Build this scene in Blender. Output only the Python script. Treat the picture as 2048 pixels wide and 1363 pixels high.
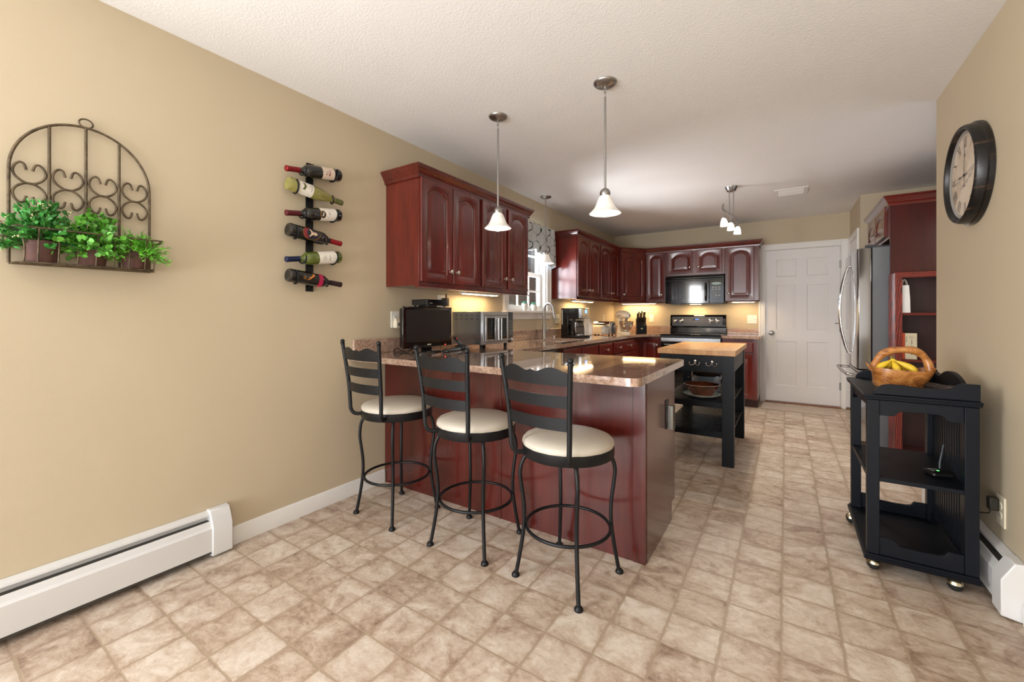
import bpy, bmesh, math, random
from mathutils import Vector, Matrix
from math import sin, cos, pi, radians, sqrt

# ------------------------------------------------------------------ scene, camera, world, lights
scene = bpy.context.scene
COL = scene.collection
for o in list(bpy.data.objects):
    bpy.data.objects.remove(o)

vs = scene.view_settings
vs.view_transform = 'Standard'
vs.look = 'None'
vs.gamma = 1.0
vs.use_curve_mapping = False
vs.exposure = -0.14
scene.display_settings.display_device = 'sRGB'

FPX, YAW, HORIZON, IMG_W, IMG_H = 838.5, 0.5785, 631.0, 2048.0, 1363.0
cam_d = bpy.data.cameras.new('camera')
cam = bpy.data.objects.new('camera', cam_d)
COL.objects.link(cam)
cam.location = (2.345, 0.0, 1.155)
cam.rotation_euler = (pi / 2, 0.0, YAW)
cam_d.sensor_fit = 'HORIZONTAL'
cam_d.sensor_width = 36.0
cam_d.lens = FPX / IMG_W * 36.0
cam_d.shift_y = -(IMG_H / 2 - HORIZON) / IMG_W
cam_d.clip_start = 0.02
cam_d.clip_end = 200
scene.camera = cam

world = bpy.data.worlds.new('daylight_sky')
scene.world = world
world.use_nodes = True
wnt = world.node_tree
wbg = wnt.nodes['Background']
wbg.inputs[0].default_value = (0.80, 0.88, 1.0, 1)
wbg.inputs[1].default_value = 1.1


def area_light(name, loc, target, sx, sy, power, color):
    d = bpy.data.lights.new(name, 'AREA')
    d.shape = 'RECTANGLE'
    d.size = sx
    d.size_y = sy
    d.energy = power
    d.color = color
    o = bpy.data.objects.new(name, d)
    COL.objects.link(o)
    o.location = loc
    o.rotation_euler = (Vector(target) - Vector(loc)).to_track_quat('-Z', 'Y').to_euler()
    return o


def spot_point(name, loc, power, color, radius=0.04):
    d = bpy.data.lights.new(name, 'POINT')
    d.energy = power
    d.color = color
    d.shadow_soft_size = radius
    o = bpy.data.objects.new(name, d)
    COL.objects.link(o)
    o.location = loc
    return o


DAY = (0.93, 0.96, 1.0)
WARM = (1.0, 0.70, 0.36)
BULB = (1.0, 0.86, 0.68)
# fill lights added behind the camera, outside openings made up for them
area_light('glass_door_daylight', (1.20, -2.35, 1.25), (1.45, 2.5, 1.3), 2.2, 2.1, 22, (0.96, 0.97, 1.0))  # main soft fill from the rear, an added source
area_light('added_ceiling_bounce', (1.25, -3.6, 0.55), (1.9, 5.2, 2.4), 2.2, 1.2, 150, (0.94, 0.97, 1.0))  # low source added outside to lift the ceiling, nothing seen there
area_light('dining_window_daylight', (3.35, -0.75, 1.55), (0.6, 1.6, 1.3), 1.4, 1.3, 6, (0.96, 0.97, 1.0))  # added fill aimed at the left side, its opening unseen
area_light('side_window_daylight', (-0.30, -1.25, 1.5), (3.1, 1.9, 1.35), 1.3, 1.15, 180, (0.96, 0.98, 1.0))  # added to brighten the right wall, its opening unseen
# uplight added behind the camera to brighten the ceiling; it has no fixture
area_light('added_uplight', (1.55, -0.9, 1.55), (1.6, -0.3, 2.44), 0.7, 0.7, 13, (1.0, 0.95, 0.88))
# daylight through the kitchen window above the sink
area_light('kitchen_window_daylight', (-1.25, 2.75, 1.75), (1.3, 4.7, 0.8), 1.6, 1.7, 210, (0.86, 0.93, 1.0))
# sunlit ground outside the kitchen window throws light up onto the ceiling
area_light('ground_bounce', (-1.15, 3.35, 0.55), (1.6, 4.7, 2.44), 1.6, 0.7, 400, (0.97, 0.98, 1.0))
# unseen fill added in the alcove to brighten the right of the kitchen
area_light('added_alcove_fill', (3.86, 3.93, 1.7), (1.9, 4.0, 0.0), 0.75, 0.8, 5, (1.0, 0.93, 0.82))

# ------------------------------------------------------------------ materials
def lin(c):
    c = c / 255.0
    return c / 12.92 if c <= 0.04045 else ((c + 0.055) / 1.055) ** 2.4


def rgb(r, g, b):
    return (lin(r), lin(g), lin(b), 1.0)


def new_mat(name):
    m = bpy.data.materials.new(name)
    m.use_nodes = True
    return m, m.node_tree, m.node_tree.nodes['Principled BSDF']


def N(nt, kind, **kw):
    n = nt.nodes.new(kind)
    for k, v in kw.items():
        setattr(n, k, v)
    return n


def mapping(nt, scale=(1, 1, 1), coord='Object'):
    tc = N(nt, 'ShaderNodeTexCoord')
    mp = N(nt, 'ShaderNodeMapping')
    mp.inputs['Scale'].default_value = scale
    nt.links.new(tc.outputs[coord], mp.inputs['Vector'])
    return mp


def noise(nt, vec, scale, detail=4, rough=0.55, dist=0.0):
    n = N(nt, 'ShaderNodeTexNoise')
    n.inputs['Scale'].default_value = scale
    n.inputs['Detail'].default_value = detail
    n.inputs['Roughness'].default_value = rough
    n.inputs['Distortion'].default_value = dist
    if vec is not None:
        nt.links.new(vec, n.inputs['Vector'])
    return n


def ramp(nt, fac, stops):
    r = N(nt, 'ShaderNodeValToRGB')
    while len(r.color_ramp.elements) < len(stops):
        r.color_ramp.elements.new(0.5)
    for e, (p, c) in zip(r.color_ramp.elements, stops):
        e.position = p
        e.color = c
    nt.links.new(fac, r.inputs[0])
    return r


def bump(nt, bsdf, height, strength=0.2, dist=0.01):
    b = N(nt, 'ShaderNodeBump')
    b.inputs['Strength'].default_value = strength
    b.inputs['Distance'].default_value = dist
    nt.links.new(height, b.inputs['Height'])
    nt.links.new(b.outputs[0], bsdf.inputs['Normal'])


def mix(nt, a, b, fac, blend='MIX'):
    m = N(nt, 'ShaderNodeMix', data_type='RGBA', blend_type=blend)
    for sock, v in ((m.inputs[6], a), (m.inputs[7], b), (m.inputs[0], fac)):
        if isinstance(v, (tuple, float, int)):
            sock.default_value = v
        else:
            nt.links.new(v, sock)
    return m.outputs[2]


def math_n(nt, op, a, b=None, c=None):
    m = N(nt, 'ShaderNodeMath', operation=op)
    for i, v in enumerate((a, b, c)):
        if v is None:
            continue
        if isinstance(v, (float, int)):
            m.inputs[i].default_value = v
        else:
            nt.links.new(v, m.inputs[i])
    return m.outputs[0]


def plain(name, col, rough=0.5, metal=0.0, var=0.06, nscale=25.0, bmp=0.0, bscale=200.0, coat=0.0, spec=0.5, stretch=(1, 1, 1), trans=0.0):
    """a procedural surface of one colour with a little noise in tone, gloss and relief"""
    m, nt, b = new_mat(name)
    mp = mapping(nt, stretch)
    n = noise(nt, mp.outputs[0], nscale, 3)
    lo = tuple(max(0, c * (1 - var)) for c in col[:3]) + (1,)
    hi = tuple(min(1, c * (1 + var)) for c in col[:3]) + (1,)
    r = ramp(nt, n.outputs[0], [(0.3, lo), (0.7, hi)])
    nt.links.new(r.outputs[0], b.inputs['Base Color'])
    b.inputs['Roughness'].default_value = rough
    b.inputs['Metallic'].default_value = metal
    b.inputs['Coat Weight'].default_value = coat
    b.inputs['Coat Roughness'].default_value = 0.08
    b.inputs['Specular IOR Level'].default_value = spec
    if trans:
        b.inputs['Transmission Weight'].default_value = trans
    if bmp:
        n2 = noise(nt, mp.outputs[0], bscale, 2)
        bump(nt, b, n2.outputs[0], bmp, 0.004)
    return m


def wood(name, dark, light, scale=6.0, axis=2, rough=0.3, coat=0.25, contrast=(0.3, 0.7), dist=0.6, spec=0.5):
    """long-grained wood; axis is the object axis the grain follows"""
    m, nt, b = new_mat(name)
    s = [9.0, 9.0, 9.0]
    s[axis] = 0.7
    mp = mapping(nt, tuple(s))
    n = noise(nt, mp.outputs[0], scale, 6, 0.6, dist)
    s2 = [1.6, 1.6, 1.6]
    s2[axis] = 0.5
    mp2 = mapping(nt, tuple(s2))
    n2 = noise(nt, mp2.outputs[0], 2.4, 3, 0.5, 0.4)
    f = math_n(nt, 'MULTIPLY_ADD', n2.outputs[0], 0.6, math_n(nt, 'MULTIPLY', n.outputs[0], 0.4))
    r = ramp(nt, f, [(contrast[0], dark), (contrast[1], light)])
    nt.links.new(r.outputs[0], b.inputs['Base Color'])
    b.inputs['Roughness'].default_value = rough
    b.inputs['Coat Weight'].default_value = coat
    b.inputs['Coat Roughness'].default_value = 0.15
    b.inputs['Specular IOR Level'].default_value = spec
    bump(nt, b, n.outputs[0], 0.012, 0.003)
    return m


def emit(name, col, strength, mixcol=None):
    m, nt, b = new_mat(name)
    mp = mapping(nt)
    n = noise(nt, mp.outputs[0], 20, 1)
    r = ramp(nt, n.outputs[0], [(0.0, tuple(c * 0.97 for c in col[:3]) + (1,)), (1.0, col)])
    nt.links.new(r.outputs[0], b.inputs['Emission Color'])
    b.inputs['Base Color'].default_value = mixcol or col
    b.inputs['Emission Strength'].default_value = strength
    b.inputs['Roughness'].default_value = 0.4
    return m


M = {}
# walls: warm tan eggshell paint with roller stipple
M['wall'] = plain('tan_wall_paint', rgb(197, 182, 155), 0.6, var=0.015, nscale=3, bmp=0.05, bscale=260, spec=0.3)
M['ceiling'] = plain('white_textured_ceiling_paint', rgb(236, 235, 234), 0.85, var=0.01, nscale=4, bmp=0.35, bscale=110, spec=0.15)
M['trim'] = plain('white_trim_paint', rgb(232, 229, 224), 0.35, var=0.01, nscale=8)
M['door'] = plain('white_door_paint', rgb(228, 224, 221), 0.4, var=0.01, nscale=8, bmp=0.03, bscale=120)
M['heater'] = plain('white_heater_enamel', rgb(214, 213, 211), 0.35, var=0.01, nscale=8)
M['heater_dark'] = plain('dark_heater_fins', rgb(70, 66, 60), 0.6, var=0.1)
M['cherry'] = wood('cherry_cabinet_wood', rgb(64, 14, 11), rgb(112, 33, 22), axis=2, rough=0.26, coat=0.55)
M['dark_cherry'] = wood('dark_cherry_backing', rgb(40, 10, 9), rgb(66, 22, 18), axis=2, rough=0.4, coat=0.1)
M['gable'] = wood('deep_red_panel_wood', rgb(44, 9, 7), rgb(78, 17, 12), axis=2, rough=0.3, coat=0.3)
M['cherry_h'] = wood('cherry_cabinet_wood_level', rgb(64, 14, 11), rgb(112, 33, 22), axis=1, rough=0.26, coat=0.55)
M['cherry_x'] = wood('cherry_cabinet_wood_cross', rgb(64, 14, 11), rgb(112, 33, 22), axis=0, rough=0.26, coat=0.55)
M['cherry_panel'] = wood('cherry_peninsula_panel', rgb(50, 13, 10), rgb(92, 27, 20), axis=2, rough=0.24, coat=0.6)
M['gunmetal'] = plain('dark_brushed_metal', rgb(112, 110, 104), 0.3, 1.0, var=0.08, nscale=40, stretch=(1, 1, 12))


def oak(name, axis):
    """red-stained oak with dark open cathedral grain"""
    m, nt, b = new_mat(name)
    s = [1.0, 1.0, 1.0]
    s[axis] = 0.16
    mp = mapping(nt, tuple(s))
    w = N(nt, 'ShaderNodeTexWave', wave_type='RINGS', rings_direction='SPHERICAL')
    w.inputs['Scale'].default_value = 26
    w.inputs['Distortion'].default_value = 7
    w.inputs['Detail'].default_value = 3
    w.inputs['Detail Scale'].default_value = 1.4
    nt.links.new(mp.outputs[0], w.inputs['Vector'])
    r = ramp(nt, w.outputs['Color'], [(0.0, rgb(50, 12, 9)), (0.22, rgb(92, 24, 16)), (0.5, rgb(128, 42, 28)), (1.0, rgb(138, 48, 32))])
    nt.links.new(r.outputs[0], b.inputs['Base Color'])
    b.inputs['Roughness'].default_value = 0.36
    return m


M['oak_red'] = oak('red_stained_oak', 2)
M['oak_level'] = oak('red_stained_oak_level', 0)
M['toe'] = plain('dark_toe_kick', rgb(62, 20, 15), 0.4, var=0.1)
M['nickel'] = plain('satin_nickel', rgb(200, 194, 186), 0.28, 1.0, var=0.03, nscale=60)
M['brushed'] = plain('brushed_nickel', rgb(168, 166, 163), 0.34, 1.0, var=0.05, nscale=40, stretch=(1, 1, 12))
M['fridge_steel'] = plain('polished_stainless', rgb(190, 190, 192), 0.10, 1.0, var=0.02, nscale=8)
M['steel'] = plain('stainless_steel', rgb(186, 188, 190), 0.24, 1.0, var=0.04, nscale=30, stretch=(1, 1, 20))
M['chrome'] = plain('polished_chrome', rgb(215, 215, 216), 0.08, 1.0, var=0.02)
M['fridge_side'] = plain('grey_fridge_side', rgb(112, 115, 118), 0.45, 0.2, var=0.02, bmp=0.05, bscale=300)
M['black_metal'] = plain('black_powder_coat', rgb(19, 20, 22), 0.42, 0.2, var=0.1, bmp=0.04, bscale=400, spec=0.35)
M['black_paint'] = wood('black_painted_wood', rgb(7, 10, 16), rgb(12, 17, 26), axis=2, rough=0.42, coat=0.0, spec=0.22)
M['black_gloss'] = plain('glossy_black', rgb(10, 10, 12), 0.08, var=0.1, coat=0.5)
M['black_plastic'] = plain('black_plastic', rgb(17, 17, 18), 0.35, var=0.1)
M['black_glass'] = plain('black_glass', rgb(12, 13, 14), 0.03, var=0.05, coat=1.0)
M['screen'] = plain('dark_screen', rgb(30, 25, 24), 0.28, var=0.04)
M['grey_panel'] = plain('dark_grey_panel', rgb(66, 66, 70), 0.35, 0.3, var=0.03)
M['white_plastic'] = plain('white_plastic', rgb(232, 228, 218), 0.35, var=0.01)
M['ivory_plastic'] = plain('ivory_plastic', rgb(226, 214, 188), 0.4, var=0.01)
M['cream'] = plain('cream_enamel', rgb(235, 228, 216), 0.22, var=0.02, coat=0.4)
M['vinyl'] = plain('cream_vinyl', rgb(190, 181, 166), 0.45, var=0.02, nscale=12, bmp=0.04, bscale=180)
M['rust_metal'] = plain('aged_brown_iron', rgb(92, 78, 58), 0.55, 0.4, var=0.5, nscale=40, bmp=0.1, bscale=120)
M['pot'] = plain('brown_clay_pot', rgb(84, 54, 46), 0.7, var=0.08, bmp=0.06, bscale=150)
M['soil'] = plain('dark_soil', rgb(40, 30, 22), 0.9, var=0.3)
M['leaf_a'] = plain('green_leaf', rgb(52, 128, 44), 0.5, var=0.45, nscale=30)
M['leaf_b'] = plain('bright_green_leaf', rgb(92, 160, 52), 0.5, var=0.4, nscale=30)
M['leaf_c'] = plain('fresh_green_needle', rgb(104, 190, 44), 0.5, var=0.4, nscale=30)
M['blossom'] = plain('cream_blossom', rgb(226, 222, 170), 0.6, var=0.1)
M['twig'] = plain('brown_twig', rgb(96, 84, 62), 0.7, var=0.2)
M['succulent'] = plain('blue_green_succulent', rgb(66, 128, 104), 0.5, var=0.25)
M['ceramic_white'] = plain('white_ceramic', rgb(224, 220, 212), 0.25, var=0.02, coat=0.3)
M['ceramic_brown'] = plain('brown_glazed_ceramic', rgb(98, 46, 26), 0.12, var=0.55, nscale=16, coat=0.6)
M['ceramic_teal'] = plain('pale_teal_glaze', rgb(176, 208, 200), 0.15, var=0.12, nscale=12, coat=0.5)
M['crock'] = plain('grey_crock_enamel', rgb(150, 160, 172), 0.2, 0.3, var=0.05, coat=0.4)
M['crock_lid'] = plain('smoky_lid', rgb(40, 44, 50), 0.1, 0.2, var=0.05, coat=0.6)
M['banana'] = plain('banana_peel', rgb(226, 190, 50), 0.45, var=0.1, nscale=40)
M['banana_tip'] = plain('banana_stem', rgb(126, 120, 46), 0.6, var=0.3, nscale=60)
M['paper'] = plain('white_paper', rgb(226, 220, 212), 0.7, var=0.02)
M['orange_cloth'] = plain('orange_cover', rgb(206, 76, 32), 0.6, var=0.05)
M['parchment'] = plain('parchment_cover', rgb(206, 192, 160), 0.6, var=0.05)
M['ink'] = plain('dark_ink', rgb(42, 38, 36), 0.6, var=0.1)
M['grey_ink'] = plain('grey_ink', rgb(150, 146, 140), 0.6, var=0.1)
M['pale_ink'] = plain('pale_print', rgb(214, 210, 200), 0.5, var=0.05)
M['sign_red'] = plain('red_print', rgb(140, 36, 30), 0.5, var=0.1)
M['magenta'] = plain('magenta_band', rgb(176, 24, 72), 0.4, var=0.06)
M['gold'] = plain('gold_print', rgb(198, 148, 62), 0.3, 0.6, var=0.1)
M['foil_red'] = plain('red_foil', rgb(140, 22, 30), 0.3, 0.4, var=0.08)
M['foil_wine'] = plain('wine_foil', rgb(96, 26, 36), 0.35, 0.3, var=0.08)
M['foil_olive'] = plain('olive_cap', rgb(92, 96, 52), 0.35, 0.3, var=0.08)
M['foil_blue'] = plain('navy_foil', rgb(30, 40, 78), 0.35, 0.3, var=0.08)
M['foil_dark'] = plain('dark_foil', rgb(44, 24, 28), 0.35, 0.3, var=0.08)
M['bottle_dark'] = plain('dark_bottle_glass', rgb(14, 13, 11), 0.06, var=0.1, coat=0.7)
M['bottle_straw'] = plain('straw_bottle_glass', rgb(136, 130, 68), 0.06, var=0.08, coat=0.7)
M['bottle_green'] = plain('green_bottle_glass', rgb(86, 98, 34), 0.06, var=0.08, coat=0.7)
M['label'] = plain('label_paper', rgb(228, 222, 210), 0.55, var=0.015)
M['label_pink'] = plain('blush_label_paper', rgb(214, 194, 174), 0.55, var=0.02)
M['flashlight'] = plain('brown_black_anodised', rgb(50, 44, 42), 0.32, 0.4, var=0.08)
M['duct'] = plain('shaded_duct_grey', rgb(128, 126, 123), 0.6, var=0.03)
M['red_led'] = emit('red_led', (1, 0.03, 0.03, 1), 4.0)
M['green_led'] = emit('green_led', (0.1, 1, 0.15, 1), 5.0)
M['blue_led'] = emit('blue_display', (0.1, 0.25, 1.0, 1), 4.0)
M['strip'] = emit('lit_strip', (1.0, 0.78, 0.46, 1), 14.0)
M['rubber'] = plain('black_rubber', rgb(20, 20, 20), 0.7, var=0.1)
M['brass'] = plain('pale_brass', rgb(206, 194, 160), 0.25, 1.0, var=0.05)
M['threshold'] = wood('oak_threshold', rgb(96, 52, 26), rgb(140, 82, 46), axis=0, rough=0.4)
M['brown_box'] = plain('black_adapter', rgb(34, 30, 22), 0.45, var=0.1)
M['antenna'] = plain('antenna_plastic', rgb(36, 42, 46), 0.4, var=0.05)
M['basin'] = plain('pale_sink_basin', rgb(206, 204, 202), 0.3, 0.6, var=0.02)


def frosted(name, col, glow, thin=0.5):
    m, nt, b = new_mat(name)
    mp = mapping(nt)
    n = noise(nt, mp.outputs[0], 14, 3)
    r = ramp(nt, n.outputs[0], [(0.3, tuple(c * 0.9 for c in col[:3]) + (1,)), (0.7, col)])
    nt.links.new(r.outputs[0], b.inputs['Base Color'])
    nt.links.new(r.outputs[0], b.inputs['Emission Color'])
    b.inputs['Emission Strength'].default_value = glow
    b.inputs['Roughness'].default_value = 0.3
    tr = N(nt, 'ShaderNodeBsdfTranslucent')
    nt.links.new(r.outputs[0], tr.inputs[0])
    ms = N(nt, 'ShaderNodeMixShader')
    ms.inputs[0].default_value = thin
    out = nt.nodes['Material Output']
    nt.links.new(b.outputs[0], ms.inputs[1])
    nt.links.new(tr.outputs[0], ms.inputs[2])
    nt.links.new(ms.outputs[0], out.inputs[0])
    return m


def opal_bulb(name, col, strength):
    """opal globe that glows and lets the lamp inside shine through"""
    m, nt, b = new_mat(name)
    mp = mapping(nt)
    n = noise(nt, mp.outputs[0], 20, 1)
    r = ramp(nt, n.outputs[0], [(0.0, tuple(c * 0.97 for c in col[:3]) + (1,)), (1.0, col)])
    e = N(nt, 'ShaderNodeEmission')
    e.inputs[1].default_value = strength
    nt.links.new(r.outputs[0], e.inputs[0])
    t = N(nt, 'ShaderNodeBsdfTransparent')
    ms = N(nt, 'ShaderNodeMixShader')
    ms.inputs[0].default_value = 0.8
    nt.links.new(e.outputs[0], ms.inputs[1])
    nt.links.new(t.outputs[0], ms.inputs[2])
    nt.links.new(ms.outputs[0], nt.nodes['Material Output'].inputs[0])
    return m


M['bulb'] = opal_bulb('lit_bulb', (1.0, 0.92, 0.80, 1), 6.0)
M['bulb_cool'] = opal_bulb('lit_bulb_white', (1.0, 0.95, 0.88, 1), 20.0)
M['shade'] = frosted('frosted_glass_shade', (0.90, 0.87, 0.82, 1), 0.12, 0.10)
M['shade_lit'] = frosted('frosted_glass_shade_lit', (1.0, 0.95, 0.88, 1), 1.5, 0.08)


def glass(name, col=(1, 1, 1, 1), rough=0.0):
    m, nt, b = new_mat(name)
    mp = mapping(nt)
    n = noise(nt, mp.outputs[0], 3, 1)
    r = ramp(nt, n.outputs[0], [(0, tuple(c * 0.98 for c in col[:3]) + (1,)), (1, col)])
    g = N(nt, 'ShaderNodeBsdfGlossy')
    g.inputs['Roughness'].default_value = 0.02
    t = N(nt, 'ShaderNodeBsdfTransparent')
    nt.links.new(r.outputs[0], t.inputs[0])
    fr = N(nt, 'ShaderNodeFresnel')
    fr.inputs[0].default_value = 1.45
    ms = N(nt, 'ShaderNodeMixShader')
    ge = N(nt, 'ShaderNodeNewGeometry')
    fac = math_n(nt, 'MULTIPLY', fr.outputs[0], math_n(nt, 'SUBTRACT', 1.0, ge.outputs['Backfacing']))
    nt.links.new(fac, ms.inputs[0])
    nt.links.new(t.outputs[0], ms.inputs[1])
    nt.links.new(g.outputs[0], ms.inputs[2])
    nt.links.new(ms.outputs[0], nt.nodes['Material Output'].inputs[0])
    return m


M['glass'] = glass('clear_glass')
M['oven_glass'] = glass('tinted_oven_glass', (0.45, 0.45, 0.45, 1))


def granite():
    m, nt, b = new_mat('pink_brown_granite')
    mp = mapping(nt)
    mp2 = mapping(nt, (1.0, 2.6, 1.0))
    big = noise(nt, mp2.outputs[0], 3.2, 6, 0.62, 1.6)
    base = ramp(nt, big.outputs[0], [(0.28, rgb(104, 80, 70)), (0.40, rgb(152, 114, 94)), (0.50, rgb(182, 148, 126)), (0.60, rgb(166, 126, 104)), (0.74, rgb(198, 178, 160))])
    fine = noise(nt, mp.outputs[0], 60, 5, 0.7)
    fr = ramp(nt, fine.outputs[0], [(0.35, rgb(52, 46, 44)), (0.47, rgb(162, 138, 122)), (0.64, rgb(222, 204, 186))])
    c1 = mix(nt, base.outputs[0], fr.outputs[0], 0.42)
    v = N(nt, 'ShaderNodeTexVoronoi')
    v.inputs['Scale'].default_value = 95
    nt.links.new(mp.outputs[0], v.inputs['Vector'])
    spots = ramp(nt, v.outputs['Distance'], [(0.10, (1, 1, 1, 1)), (0.2, (0, 0, 0, 1))])
    sel = noise(nt, mp.outputs[0], 14, 3)
    selr = ramp(nt, sel.outputs[0], [(0.46, (0, 0, 0, 1)), (0.54, (1, 1, 1, 1))])
    f = math_n(nt, 'MULTIPLY', spots.outputs[0], selr.outputs[0])
    c2 = mix(nt, c1, rgb(38, 34, 34), f)
    nt.links.new(c2, b.inputs['Base Color'])
    b.inputs['Roughness'].default_value = 0.07
    b.inputs['Coat Weight'].default_value = 1.0
    b.inputs['Coat Roughness'].default_value = 0.03
    return m


M['granite'] = granite()


def tile_floor():
    """stone-look vinyl in 18 cm squares whose colour wanders within and between tiles"""
    m, nt, b = new_mat('stone_look_vinyl_tile')
    tc = N(nt, 'ShaderNodeTexCoord')
    sep = N(nt, 'ShaderNodeSeparateXYZ')
    wob = noise(nt, tc.outputs['Object'], 26, 3)
    wob2 = noise(nt, tc.outputs['Object'], 23.3, 3)
    nt.links.new(tc.outputs['Object'], sep.inputs[0])
    P = 0.1806
    x = math_n(nt, 'ADD', sep.outputs[0], math_n(nt, 'MULTIPLY', math_n(nt, 'SUBTRACT', wob.outputs[0], 0.5), 0.011))
    y = math_n(nt, 'ADD', sep.outputs[1], math_n(nt, 'MULTIPLY', math_n(nt, 'SUBTRACT', wob2.outputs[0], 0.5), 0.011))
    u = math_n(nt, 'DIVIDE', math_n(nt, 'SUBTRACT', x, 0.165 - 20 * P), P)
    v = math_n(nt, 'DIVIDE', math_n(nt, 'SUBTRACT', y, 0.084 - 40 * P), P)
    uf = math_n(nt, 'FRACT', u)
    vf = math_n(nt, 'FRACT', v)
    du = math_n(nt, 'SUBTRACT', 0.5, math_n(nt, 'ABSOLUTE', math_n(nt, 'SUBTRACT', uf, 0.5)))
    dv = math_n(nt, 'SUBTRACT', 0.5, math_n(nt, 'ABSOLUTE', math_n(nt, 'SUBTRACT', vf, 0.5)))
    d = math_n(nt, 'MINIMUM', du, math_n(nt, 'MULTIPLY', dv, 1.25))
    grout = ramp(nt, d, [(0.018, (1, 1, 1, 1)), (0.038, (0, 0, 0, 1))])
    edge = ramp(nt, d, [(0.02, (1, 1, 1, 1)), (0.16, (0, 0, 0, 1))])
    comb = N(nt, 'ShaderNodeCombineXYZ')
    nt.links.new(math_n(nt, 'FLOOR', u), comb.inputs[0])
    nt.links.new(math_n(nt, 'FLOOR', v), comb.inputs[1])
    wn = N(nt, 'ShaderNodeTexWhiteNoise', noise_dimensions='3D')
    nt.links.new(comb.outputs[0], wn.inputs['Vector'])
    off = N(nt, 'ShaderNodeVectorMath', operation='MULTIPLY_ADD')
    nt.links.new(wn.outputs['Color'], off.inputs[0])
    off.inputs[1].default_value = (7, 7, 7)
    sc = N(nt, 'ShaderNodeMapping')
    sc.inputs['Scale'].default_value = (1.0, 1.25, 1.0)
    nt.links.new(tc.outputs['Object'], sc.inputs['Vector'])
    nt.links.new(sc.outputs[0], off.inputs[2])
    n1 = noise(nt, off.outputs[0], 7, 8, 0.66, 0.9)
    n2 = noise(nt, off.outputs[0], 34, 6, 0.7, 0.8)
    f = math_n(nt, 'MULTIPLY_ADD', n2.outputs[0], 0.35, math_n(nt, 'MULTIPLY', n1.outputs[0], 0.65))
    f = math_n(nt, 'ADD', f, math_n(nt, 'MULTIPLY', math_n(nt, 'SUBTRACT', wn.outputs['Value'], 0.5), 0.10))
    f = math_n(nt, 'SUBTRACT', f, math_n(nt, 'MULTIPLY', edge.outputs[0], 0.05))
    stone = ramp(nt, f, [(0.30, rgb(128, 104, 88)), (0.41, rgb(168, 146, 127)), (0.50, rgb(190, 172, 154)), (0.60, rgb(208, 195, 180)), (0.76, rgb(218, 208, 196))])
    cg = mix(nt, stone.outputs[0], rgb(162, 142, 120), math_n(nt, 'MULTIPLY', grout.outputs[0], 0.85))
    nt.links.new(cg, b.inputs['Base Color'])
    b.inputs['Roughness'].default_value = 0.42
    b.inputs['Specular IOR Level'].default_value = 0.4
    h = math_n(nt, 'SUBTRACT', math_n(nt, 'MULTIPLY', n1.outputs[0], 0.5), math_n(nt, 'MULTIPLY', grout.outputs[0], 0.35))
    bump(nt, b, h, 0.25, 0.006)
    return m


M['floor'] = tile_floor()


def butcher():
    m, nt, b = new_mat('butcher_block_maple')
    mp = mapping(nt)
    br = N(nt, 'ShaderNodeTexBrick')
    br.inputs['Color1'].default_value = rgb(206, 160, 104)
    br.inputs['Color2'].default_value = rgb(190, 138, 84)
    br.inputs['Mortar'].default_value = rgb(170, 118, 70)
    br.inputs['Scale'].default_value = 1.0
    br.inputs['Mortar Size'].default_value = 0.0008
    br.inputs['Brick Width'].default_value = 0.32
    br.inputs['Row Height'].default_value = 0.042
    rot = N(nt, 'ShaderNodeMapping')
    rot.inputs['Rotation'].default_value = (0, 0, pi / 2)
    nt.links.new(mp.outputs[0], rot.inputs['Vector'])
    nt.links.new(rot.outputs[0], br.inputs['Vector'])
    st = mapping(nt, (14, 1.0, 14))
    n = noise(nt, st.outputs[0], 8, 5, 0.6, 0.6)
    g = ramp(nt, n.outputs[0], [(0.3, (0.72, 0.62, 0.5, 1)), (0.7, (1.1, 1.08, 1.04, 1))])
    c = mix(nt, br.outputs[0], g.outputs[0], 0.7, 'MULTIPLY')
    nt.links.new(c, b.inputs['Base Color'])
    b.inputs['Roughness'].default_value = 0.38
    return m


M['butcher'] = butcher()


def basket_wood():
    m, nt, b = new_mat('carved_root_wood')
    mp = mapping(nt, (5, 2, 9))
    n = noise(nt, mp.outputs[0], 2.2, 6, 0.6, 2.2)
    r = ramp(nt, n.outputs[0], [(0.30, rgb(88, 48, 22)), (0.45, rgb(166, 104, 50)), (0.6, rgb(196, 136, 74)), (0.75, rgb(156, 94, 44))])
    k = N(nt, 'ShaderNodeTexVoronoi')
    k.inputs['Scale'].default_value = 9
    tc = mapping(nt)
    nt.links.new(tc.outputs[0], k.inputs['Vector'])
    kr = ramp(nt, k.outputs['Distance'], [(0.07, (1, 1, 1, 1)), (0.14, (0, 0, 0, 1))])
    c = mix(nt, r.outputs[0], rgb(66, 32, 16), math_n(nt, 'MULTIPLY', kr.outputs[0], 0.8))
    nt.links.new(c, b.inputs['Base Color'])
    b.inputs['Roughness'].default_value = 0.28
    b.inputs['Coat Weight'].default_value = 0.3
    bump(nt, b, n.outputs[0], 0.15, 0.01)
    return m


M['basket'] = basket_wood()


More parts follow.
